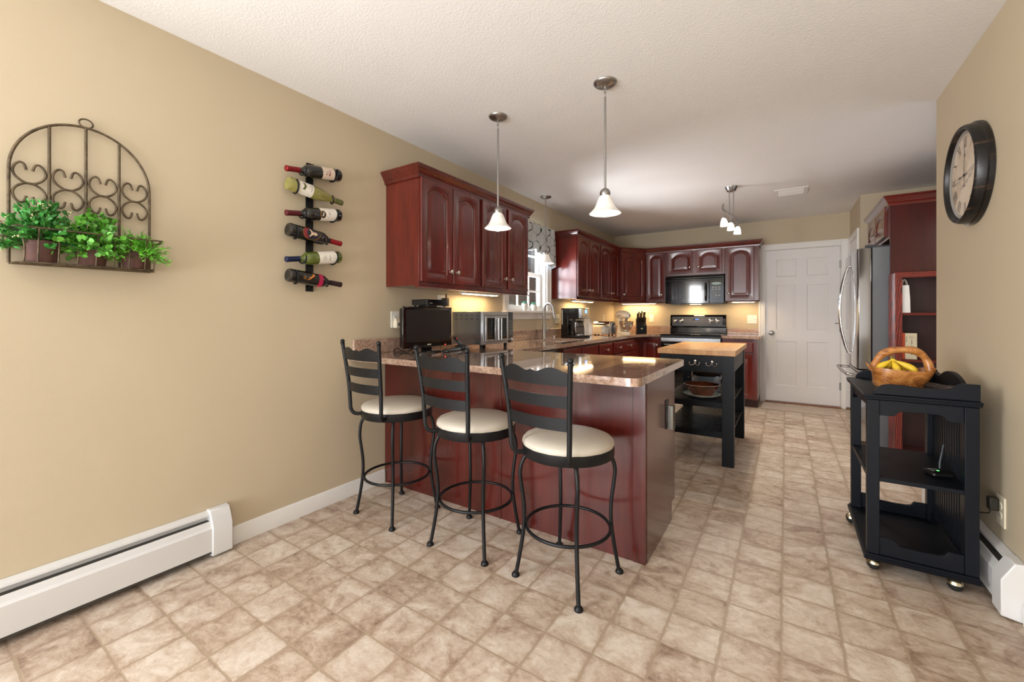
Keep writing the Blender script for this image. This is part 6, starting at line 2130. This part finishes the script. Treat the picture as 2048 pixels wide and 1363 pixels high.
for y0, y1, s in ((FY0, fm - 0.002, -1), (fm + 0.002, FY1, 1)):
    d = fridge_door('door', y0, y1, 0.695, 1.738)
    bow_handle(d, fm + s * 0.03, s, 0.80, 1.625, 0.068)
d = fridge_door('freezer_drawer', FY0, FY1, 0.07, 0.682)
MB().tube(smoothpath([(FX + 0.004, FY0 + 0.07, 0.628), (FX - 0.05, FY0 + 0.075, 0.635), (FX - 0.062, FY0 + 0.14, 0.635), (FX - 0.068, fm, 0.635), (FX - 0.062, FY1 - 0.14, 0.635), (FX - 0.05, FY1 - 0.075, 0.635), (FX + 0.004, FY1 - 0.07, 0.628)], 6), 0.013, 10).build('handle', M['brushed'], d, fo, 60)
for y in (FY0 + 0.04, FY1 - 0.04):
    MB().box((FX + 0.03, y - 0.025, 1.7385), (FX + 0.16, y + 0.025, 1.7415)).box((FX + 0.06, y - 0.022, 1.7415), (FX + 0.125, y + 0.022, 1.766)).build('hinge_cover', M['grey_panel'], fg, fo, bev=0.004)

# ------------------------------------------------------------------ oak bookcase and what stands in it
bk = thing('bookcase', 'red-stained oak open bookcase half hidden behind the wall end', 'bookcase', (3.36, 4.5, 0))
bo = bk.location.copy()
BX0, BX1, BY0, BY1, BT = 3.06, 3.70, 4.375, 4.637, 1.492
MB().box((BX0, BY0 + 0.02, 0), (BX0 + 0.018, BY1, BT - 0.0005)).build('side_panel', M['oak_red'], bk, bo, bev=0.002)
MB().box((BX1 - 0.018, BY0 + 0.02, 0), (BX1, BY1, BT - 0.0005)).build('side_panel', M['oak_red'], bk, bo, bev=0.002)
MB().box((BX0, BY0, 0), (BX0 + 0.042, BY0 + 0.0195, BT - 0.042)).box((BX1 - 0.042, BY0, 0), (BX1, BY0 + 0.0195, BT - 0.042)).build('stile', M['oak_red'], bk, bo, bev=0.002)
MB().box((BX0, BY0, BT - 0.0415), (BX1, BY0 + 0.0195, BT)).build('top_rail', M['oak_level'], bk, bo, bev=0.002)
MB().box((BX0 + 0.0185, BY1 - 0.008, 0.05), (BX1 - 0.0185, BY1, BT - 0.02)).build('back_panel', M['dark_cherry'], bk, bo)
MB().box((BX0 + 0.0185, BY0 + 0.02, BT - 0.02), (BX1 - 0.0185, BY1 - 0.0085, BT - 0.001)).build('top_board', M['cherry_x'], bk, bo)
for z in (1.178, 0.816, 0.45, 0.10):
    MB().box((BX0 + 0.0185, BY0 + 0.021, z - 0.02), (BX1 - 0.0185, BY1 - 0.0085, z)).build('shelf', M['cherry_x'], bk, bo, bev=0.0015)
bag = thing('gift_bag', 'small white paper bag with cord handles on the bookcase upper shelf', 'bag', (3.127, 4.44, 1.178))
MB().loft([[(-0.03, -0.028, 0.0005), (0.028, -0.028, 0.0005), (0.028, 0.03, 0.0005), (-0.03, 0.03, 0.0005)], [(-0.028, -0.026, 0.11), (0.026, -0.025, 0.11), (0.026, 0.028, 0.11), (-0.028, 0.028, 0.11)], [(-0.028, -0.022, 0.215), (0.021, -0.020, 0.215), (0.021, 0.022, 0.215), (-0.028, 0.024, 0.215)]]).build('bag_body', M['paper'], bag, None, 30)
for y in (-0.018, 0.018):
    MB().tube(smoothpath([(-0.018, y, 0.212), (-0.013, y, 0.24), (-0.004, y, 0.262), (0.008, y, 0.24), (0.012, y, 0.212)], 4), 0.0015, 6).build('cord_handle', M['label'], bag, None, 60)
nb1 = thing('book', 'orange-spined book upright on the bookcase middle shelf', 'book', (3.112, 4.44, 0.816), 0)
MB().box((-0.009, -0.03, 0.0005), (0.009, 0.12, 0.205)).build('cover', M['orange_cloth'], nb1, None, bev=0.002)
nb2 = thing('book', 'parchment-coloured book with inked cover, beside the orange one', 'book', (3.160, 4.43, 0.816), radians(3))
MB().box((-0.036, -0.006, 0.0005), (0.034, 0.012, 0.203)).build('cover', M['parchment'], nb2, None, bev=0.0015)
MB().box((0.0342, -0.004, 0.003), (0.0375, 0.0112, 0.2)).build('page_block', M['twig'], nb2)
ink = MB()
for z, w in ((0.178, 0.024), (0.168, 0.03), (0.16, 0.02)):
    ink.box((-0.012, -0.0066, z), (-0.012 + w, -0.0061, z + 0.0016))
ink.tube([(0.004, -0.0063, 0.04), (0.004, -0.0063, 0.145)], 0.0006, 5)
for z in (0.04, 0.128, 0.145):
    ink.sphere((0.004, -0.0062, z), 0.003, 8, 5, sc=(1, 0.15, 1.5))
ink.tube(smoothpath([(-0.032, -0.0063, 0.13), (-0.024, -0.0063, 0.15), (-0.030, -0.0063, 0.165), (-0.022, -0.0063, 0.18)], 4), 0.0012, 5)
ink.build('printed_cover', M['ink'], nb2, None, 60)

# ------------------------------------------------------------------ black serving cart by the right wall
sc_ = thing('serving_cart', 'black wooden serving cart on casters in front of the tan wall with the clock', 'cart', (2.83, 2.75, 0))
so = sc_.location.copy()
KX0, KX1, KY0, KY1 = 2.652, 3.003, 2.457, 3.045
PW = 0.043
BP = M['black_paint']
for x0 in (KX0, KX1 - PW):
    for y0 in (KY0, KY1 - PW):
        MB().box((x0, y0, 0.091), (x0 + PW, y0 + PW, 0.780)).build('leg', BP, sc_, so, bev=0.002)
MB().loft([rr(KX0 - 0.012 + i, KY0 - 0.012 + i, KX1 + 0.006 - i, KY1 + 0.012 - i, 0.004, z) for i, z in ((0.004, 0.064), (0, 0.068), (0, 0.080), (0.006, 0.084), (0.006, 0.0905))]).build('bottom_board', BP, sc_, so, 50)
MB().loft([rr(KX0 - 0.016 + i, KY0 - 0.016 + i, KX1 + 0.008 - i, KY1 + 0.016 - i, 0.004, z) for i, z in ((0.01, 0.7805), (0.002, 0.785), (0.002, 0.792), (0, 0.795), (0, 0.803), (0.004, 0.806))]).build('top_board', BP, sc_, so, 50)
MB().box((KX0 + 0.004, KY0 + 0.004, 0.417), (KX1 - 0.004, KY1 - 0.004, 0.436)).build('middle_shelf', BP, sc_, so, bev=0.002)


def board(poly, th, origin, xdir, name, parent):
    """upright board cut to an outline (u, z), thickness away from the viewer side"""
    Mb = frame_matrix(origin, xdir) @ Matrix.Rotation(pi / 2, 4, 'X')
    return MB().prism(poly, -th, Mb).build(name, BP, parent, so, 30, bev=0.0015)


def curve_pts(p0, p1, n=8, kind='s'):
    """cosine S between two points"""
    return [(p0[0] + (p1[0] - p0[0]) * k / n, p0[1] + (p1[1] - p0[1]) * (0.5 - 0.5 * cos(pi * k / n))) for k in range(n + 1)]


wfr = KX1 - KX0


def gallery_end(y, facing):
    # quarter-round start at the open side, long dip, raised block at the wall side
    p = [(0.022, 0.806)] + [(0.022 + 0.062 * (1 - cos(a)), 0.806 + 0.047 * sin(a)) for a in [pi / 2 * k / 8 for k in range(1, 9)]]
    p += curve_pts((0.10, 0.852), (0.20, 0.845), 6) + curve_pts((0.255, 0.848), (0.305, 0.874), 8) + [(wfr + 0.002, 0.874), (wfr + 0.002, 0.806)]
    return [(u, z + 0.0005) for u, z in p]


board(gallery_end(0, 1), 0.016, (KX0, KY0 - 0.002, 0), (1, 0, 0), 'gallery_rail', sc_)
board(gallery_end(0, 1), 0.016, (KX0, KY1 - 0.014, 0), (1, 0, 0), 'gallery_rail', sc_)
L_ = KY1 - KY0 - 0.036
sg = [(0, 0.8065)] + [(0.0, 0.862)] + curve_pts((0.02, 0.868), (0.115, 0.856), 6) + [(0.12 + (L_ - 0.24) * k / 16, 0.856 + 0.040 * sin(pi * k / 16) ** 0.7) for k in range(1, 16)] + curve_pts((L_ - 0.115, 0.856), (L_ - 0.02, 0.868), 6) + [(L_, 0.862), (L_, 0.8065)]
Mb = Matrix(((0, 0, 1, KX1 - 0.018), (1, 0, 0, KY0 + 0.018), (0, 1, 0, 0), (0, 0, 0, 1)))
MB().prism(sg, 0.016, Mb).build('gallery_rail', BP, sc_, so, 30, bev=0.0015)


def apron_low(flip):
    """arched apron: lower corners, raised middle"""
    w = wfr - 2 * PW
    lo = [(0, 0.0)] + [(0.045, 0.0)] + curve_pts((0.05, 0.003), (0.068, 0.022), 5) + [(0.14, 0.026), (0.19, 0.024)] + curve_pts((0.205, 0.020), (0.222, 0.0), 5) + [(w, 0.0)]
    return lo, w


lo_, w_ = apron_low(False)
for y in (KY0 + 0.004, KY1 - 0.022):
    up_poly = [(u, 0.712 + z) for u, z in lo_] + [(w_, 0.7795), (0, 0.7795)]
    board(up_poly, 0.016, (KX0 + PW, y, 0), (1, 0, 0), 'apron', sc_)
    # the lower rail dips in the middle
    dn = [(0, 0.0915), (w_, 0.0915), (w_, 0.168)] + [(u, 0.168 - z) for u, z in reversed(lo_)][1:-1] + [(0, 0.168)]
    board(dn, 0.016, (KX0 + PW, y, 0), (1, 0, 0), 'lower_rail', sc_)
# long open side: slim apron with scooped ends; wall side: rails and vertical slats
la = [(0, 0.7795), (0, 0.70)] + [(0.045 * sin(a), 0.70 + 0.045 * (1 - cos(a))) for a in [pi / 2 * k / 6 for k in range(1, 7)]] + [(KY1 - KY0 - 2 * PW - 0.045 * cos(a), 0.745 - 0.045 * sin(a)) for a in [pi / 2 * k / 6 for k in range(1, 7)]] + [(KY1 - KY0 - 2 * PW, 0.7795)]
Mb = Matrix(((0, 0, 1, KX0 + 0.006), (1, 0, 0, KY0 + PW), (0, 1, 0, 0), (0, 0, 0, 1)))
MB().prism(la, 0.016, Mb).build('apron', BP, sc_, so, 30)
MB().box((KX1 - 0.026, KY0 + PW, 0.735), (KX1 - 0.010, KY1 - PW, 0.7795)).build('slat_rail', BP, sc_, so)
MB().box((KX1 - 0.030, KY0 + PW, 0.0915), (KX1 - 0.006, KY1 - PW, 0.135)).build('slat_rail', BP, sc_, so)
ns = 15
for k in range(ns):
    y = KY0 + PW + 0.014 + (KY1 - KY0 - 2 * PW - 0.028) * k / (ns - 1)
    MB().box((KX1 - 0.024, y - 0.0085, 0.135), (KX1 - 0.012, y + 0.0085, 0.735)).build('slat', BP, sc_, so)


def caster(x, y, rot):
    Mk = Matrix.Translation((x, y, 0)) @ Matrix.Rotation(rot, 4, 'Z')
    c = MB().sphere((0.012, 0, 0.0255), 0.0255, 18, 10, sc=(1, 0.8, 1), Mx=Mk).build('caster', M['rubber'], sc_, so, 60)
    hood = []
    for i in range(7):
        e = radians(8 + 80 * i / 6)
        hood.append([(0.012 + 0.0285 * cos(e) * cos(2 * pi * k / 20), 0.0285 * 0.86 * cos(e) * sin(2 * pi * k / 20), 0.027 + 0.0285 * sin(e)) for k in range(20)])
    MB().loft(hood, True, False, True, Mk).tube([(0, 0, 0.05), (0, 0, 0.0635)], 0.006, 10, Mx=Mk).lathe([(0.016, 0.0605), (0.016, 0.0638)], 16, Mk).build('caster_hood', M['brass'], c, so, 60)


for x, y, r in ((KX0 + 0.035, KY0 + 0.04, 2.4), (KX1 - 0.05, KY0 + 0.035, 2.9), (KX0 + 0.012, KY1 - 0.05, 3.3), (KX1 - 0.04, KY1 - 0.05, 0.4)):
    caster(x, y, r)

# carved basket
bsk = thing('carved_basket', 'carved root-wood basket with looped handle on the serving cart', 'basket', (2.807, 2.735, 0.8062), radians(6))
n = 56


def bl(rx, ry, z, lean=0.0, wob=0.0, ph=0.0, tip=0.0):
    L = []
    for k in range(n):
        a = 2 * pi * k / n
        w1 = 1 + wob * (0.6 * sin(3 * a + ph) + 0.4 * sin(5 * a + 1.7 * ph))
        sq = (abs(cos(a)) ** 4 + abs(sin(a)) ** 4) ** -0.16
        x = rx * w1 * sq * cos(a) + lean
        y = ry * w1 * sq * sin(a)
        zz = z + tip * (0.5 * cos(2 * a) + 0.35 * max(0, -cos(a)) ** 6 + 0.25 * sin(3 * a + 1))
        L.append((x, y, zz))
    return L


MB().loft([bl(0.084, 0.062, 0.0003, -0.006), bl(0.092, 0.070, 0.012, -0.006, 0.02, 1), bl(0.103, 0.078, 0.05, 0.0, 0.035, 2), bl(0.116, 0.084, 0.088, 0.004, 0.04, 2.6, 0.012), bl(0.118, 0.083, 0.096, 0.004, 0.04, 2.7, 0.014),
           bl(0.108, 0.073, 0.094, 0.004, 0.04, 2.7, 0.014), bl(0.094, 0.064, 0.05, 0.0, 0.03, 2), bl(0.08, 0.055, 0.022)], True, True, True).build('basket_body', M['basket'], bsk, None, 60)
hp = smoothpath([(-0.100, 0.0, 0.075), (-0.090, 0.003, 0.115), (-0.066, 0.006, 0.155), (-0.030, 0.004, 0.178), (0.012, -0.002, 0.184), (0.052, -0.004, 0.182), (0.084, 0.0, 0.160), (0.104, 0.002, 0.125), (0.112, 0.0, 0.080)], 5)
rad = [0.014 + 0.004 * abs(cos(3.2 * i / len(hp) * pi)) for i in range(len(hp))]
MB().tube(hp, rad, 14).build('handle', M['basket'], bsk, None, 60)
tg = MB().loft([[(-0.108, -0.02, 0.07), (-0.10, 0.02, 0.07), (-0.085, 0.02, 0.07), (-0.09, -0.02, 0.07)], [(-0.124, -0.012, 0.100), (-0.120, 0.010, 0.100), (-0.108, 0.010, 0.098), (-0.112, -0.012, 0.098)], [(-0.132, -0.004, 0.120), (-0.131, 0.002, 0.120), (-0.127, 0.002, 0.119), (-0.128, -0.004, 0.119)]]).build('spout_tip', M['basket'], bsk, None, 60)

bn = thing('banana_bunch', 'bunch of ripe yellow bananas in the carved basket', 'bananas', (2.775, 2.73, 0.8062 + 0.0225))
crown_p = Vector((0.006, 0.0, 0.118))
for dx, dy, dz_ in ((-0.050, -0.012, -0.062), (-0.018, 0.03, -0.070), (0.012, -0.034, -0.072), (0.040, 0.022, -0.066), (0.070, -0.010, -0.060)):
    e = Vector((dx, dy, dz_))
    out = Vector((dx, dy, 0)) * 0.25
    pts = smoothpath([crown_p, crown_p + e * 0.18 + Vector((0, 0, -0.001)), crown_p + e * 0.42 + out * 0.7 + Vector((0, 0, -0.002)), crown_p + e * 0.68 + out, crown_p + e * 0.9 + out * 0.7, crown_p + e + out * 0.3 + Vector((0, 0, -0.008))], 5)
    m_ = len(pts)
    rs = []
    for k in range(m_):
        u = k / (m_ - 1)
        rs.append(0.0042 if u < 0.2 else 0.0042 + 0.0110 * sin(pi / 2 * min(1, (u - 0.2) / 0.34)) if u < 0.78 else 0.0152 * max(0.2, 1 - ((u - 0.78) / 0.22) ** 2))
    MB().tube(pts, rs, 10).build('banana', M['banana'], bn, None, 40)
MB().sphere(tuple(crown_p + Vector((0, 0, 0.002))), 0.0075, 10, 6, sc=(1.3, 1, 0.8)).tube([crown_p, crown_p + Vector((-0.004, 0.006, 0.012))], 0.004, 8).build('stem', M['banana_tip'], bn, None, 60)

# flashlight and clip lying on the cart top
tf = thing('flashlight', 'black ribbed flashlight lying on the cart beside the carved basket', 'flashlight', (2.930, 2.625, 0.8062 + 0.0222), radians(-62))
Mt = Matrix.Rotation(pi / 2, 4, 'Y') @ Matrix.Scale(1.2, 4)
MB().lathe([(0.004, -0.055), (0.0165, -0.054), (0.0165, -0.02), (0.015, -0.018), (0.015, 0.02), (0.0175, 0.03), (0.0182, 0.045), (0.0182, 0.052), (0.016, 0.053)], 24, Mt).build('barrel', M['flashlight'], tf, None, 40)
MB().lathe([(0.0154, -0.012), (0.0160, -0.010), (0.0154, -0.008)], 24, Mt, False, False).lathe([(0.0154, 0.006), (0.0160, 0.008), (0.0154, 0.010)], 24, Mt, False, False).build('grip_rings', M['grey_panel'], tf, None, 40)

# wireless router on the cart's middle shelf
wrt = thing('wireless_router', 'small black router with one tilted antenna and green light on the cart shelf', 'router', (2.925, 2.635, 0.4362), radians(20))
MB().loft([[(p[0], p[1], z) for p in rounded([(-0.045 + i, -0.036 + i), (0.036 - i, -0.036 + i), (0.036 - i, 0.036 - i), (-0.045 + i, 0.036 - i)], [0.012] * 4)] for i, z in ((0.006, 0.0003), (0.0, 0.008), (0.002, 0.016), (0.014, 0.024))]).build('case', M['black_plastic'], wrt, None, 40)
for k, (x, y) in enumerate(((-0.032, 0.008), (-0.032, -0.012), (-0.012, 0.010))):
    MB().box((x - 0.006, y - 0.004, 0.0235), (x + 0.006, y + 0.004, 0.0248)).build('indicator', M['grey_ink'], wrt)
MB().box((-0.017, -0.014, 0.0235), (-0.009, -0.008, 0.025)).build('green_light', M['green_led'], wrt)
MB().tube([(0.02, 0.030, 0.02), (0.024, 0.036, 0.045), (0.044, 0.044, 0.13)], [0.0055, 0.006, 0.0042], 10).build('antenna', M['antenna'], wrt, None, 60)

# ------------------------------------------------------------------ wall clock
ckk = thing('wall_clock', 'round black wall clock with cream Roman-numeral dial on the tan wall', 'clock', (3.10, 2.868, 1.829))
Mk = frame_matrix((0, 0, 0), (0, -1, 0)) @ Matrix.Rotation(pi / 2, 4, 'X')      # local z points into the room
Rc = 0.238
MB().lathe([(Rc - 0.008, 0.0), (Rc, 0.004), (Rc, 0.020), (Rc - 0.006, 0.025), (Rc - 0.008, 0.050), (Rc - 0.012, 0.058), (Rc - 0.016, 0.061), (Rc - 0.018, 0.058), (Rc - 0.021, 0.0605), (Rc - 0.025, 0.060), (Rc - 0.028, 0.056), (Rc - 0.031, 0.046), (Rc - 0.034, 0.042)], 72, Mk, True, False).build('case', M['clock_case'], ckk, None, 30)
MB().lathe([(Rc - 0.034, 0.042), (Rc - 0.046, 0.0366)], 72, Mk, False, False).build('inner_ring', plain('grey_inner_ring', rgb(150, 146, 140), 0.4), ckk, None)
MB().lathe([(Rc - 0.036, 0.030), (Rc - 0.036, 0.036), (0.002, 0.036)], 72, Mk).build('dial', M['dial'], ckk, None)
NM = ['XII', 'I', 'II', 'III', 'IIII', 'V', 'VI', 'VII', 'VIII', 'IX', 'X', 'XI']
stroke = {'I': [((0, 0), (0, 1))], 'V': [((-0.32, 1), (0, 0)), ((0.32, 1), (0, 0))], 'X': [((-0.32, 1), (0.32, 0)), ((0.32, 1), (-0.32, 0))]}
adv = {'I': 0.30, 'V': 0.72, 'X': 0.72}
nmb = MB()
hN = 0.05
for h, s in enumerate(NM):
    tw_ = sum(adv[c] for c in s)
    u = -tw_ / 2
    Rn = Mk @ Matrix.Rotation(-2 * pi * h / 12, 4, 'Z') @ Matrix.Translation((0, 0.132, 0.0363))
    for c in s:
        cx_ = u + adv[c] / 2
        for i, (a, b_) in enumerate(stroke[c]):
            pa_, pb_ = Vector(((cx_ + a[0]) * hN * 0.62, a[1] * hN, 0)), Vector(((cx_ + b_[0]) * hN * 0.62, b_[1] * hN, 0))
            wd = 0.0030 if (c == 'I' or i == 0) else 0.0012
            nx = Vector((pb_ - pa_).cross(Vector((0, 0, 1)))).normalized() * wd
            nmb.add([pa_ - nx, pa_ + nx, pb_ + nx, pb_ - nx], [(0, 1, 2, 3)], Rn)
        for zz in (0, 1):
            nmb.add([((cx_ - 0.16 if c == 'I' else cx_ - 0.42) * hN * 0.62, zz * hN - 0.0006, 0), ((cx_ + 0.16 if c == 'I' else cx_ + 0.42) * hN * 0.62, zz * hN - 0.0006, 0), ((cx_ + 0.16 if c == 'I' else cx_ + 0.42) * hN * 0.62, zz * hN + 0.0006, 0), ((cx_ - 0.16 if c == 'I' else cx_ - 0.42) * hN * 0.62, zz * hN + 0.0006, 0)], [(0, 1, 2, 3)], Rn)
        u += adv[c]
nmb.build('numerals', plain('faded_numeral_ink', rgb(112, 100, 90), 0.6), ckk, None, 80)
pr_ = MB()
# faded landscape band and two loose script strokes printed on the dial
pr_.add([(-0.17, -0.012, 0.0362), (-0.10, -0.004, 0.0362), (0.0, 0.008, 0.0362), (0.10, 0.018, 0.0362), (0.172, 0.020, 0.0362), (0.174, 0.0, 0.0362), (0.05, -0.004, 0.0362), (-0.08, -0.02, 0.0362), (-0.176, -0.03, 0.0362)], [tuple(range(9))], Mk)
pr_.build('faded_landscape', plain('faded_grey_wash', rgb(186, 172, 156), 0.6, var=0.08, nscale=10), ckk, None)
scp = MB()
for (x0, y0) in ((-0.055, -0.052), (0.0, -0.038), (0.045, -0.022)):
    scp.tube(smoothpath([(x0, y0 - 0.008, 0.0365), (x0 + 0.008, y0 + 0.010, 0.0365), (x0 + 0.016, y0 - 0.006, 0.0365), (x0 + 0.024, y0 + 0.010, 0.0365), (x0 + 0.034, y0 - 0.004, 0.0365), (x0 + 0.042, y0 + 0.012, 0.0365)], 4), 0.0022, 5, Mx=Mk)
scp.build('faded_script', plain('faded_script_ink', rgb(150, 138, 126), 0.6), ckk, None, 60)


def hand(ang, L, w, tail, z, name):
    Rn = Mk @ Matrix.Rotation(-ang, 4, 'Z') @ Matrix.Translation((0, 0, z))
    pts = [(0.0012, -tail * 0.7), (w, -tail), (-w, -tail), (-0.0012, -tail * 0.7), (-0.0012, L * 0.55), (-w, L * 0.62), (-0.0010, L * 0.72), (0, L), (0.0010, L * 0.72), (w, L * 0.62), (0.0012, L * 0.55)]
    MB().prism(pts, 0.0012, Rn).build(name, plain(name + '_ink', rgb(96, 88, 80), 0.5), ckk, None)


hand(radians(2), 0.150, 0.006, 0.055, 0.0395, 'minute_hand')
hand(radians(271), 0.105, 0.006, 0.03, 0.0382, 'hour_hand')
MB().lathe([(0.006, 0.037), (0.006, 0.042), (0.002, 0.043)], 16, Mk).build('hub', M['ink'], ckk)

# tags for anything the structure helper left unmarked
for o in bpy.data.objects:
    if o.type == 'EMPTY' and o.parent is None and o.name.startswith(('window_', 'door_')) and 'kind' in o and o['kind'] == 'structure':
        if 'category' in o:
            pass
bpy.context.view_layer.update()
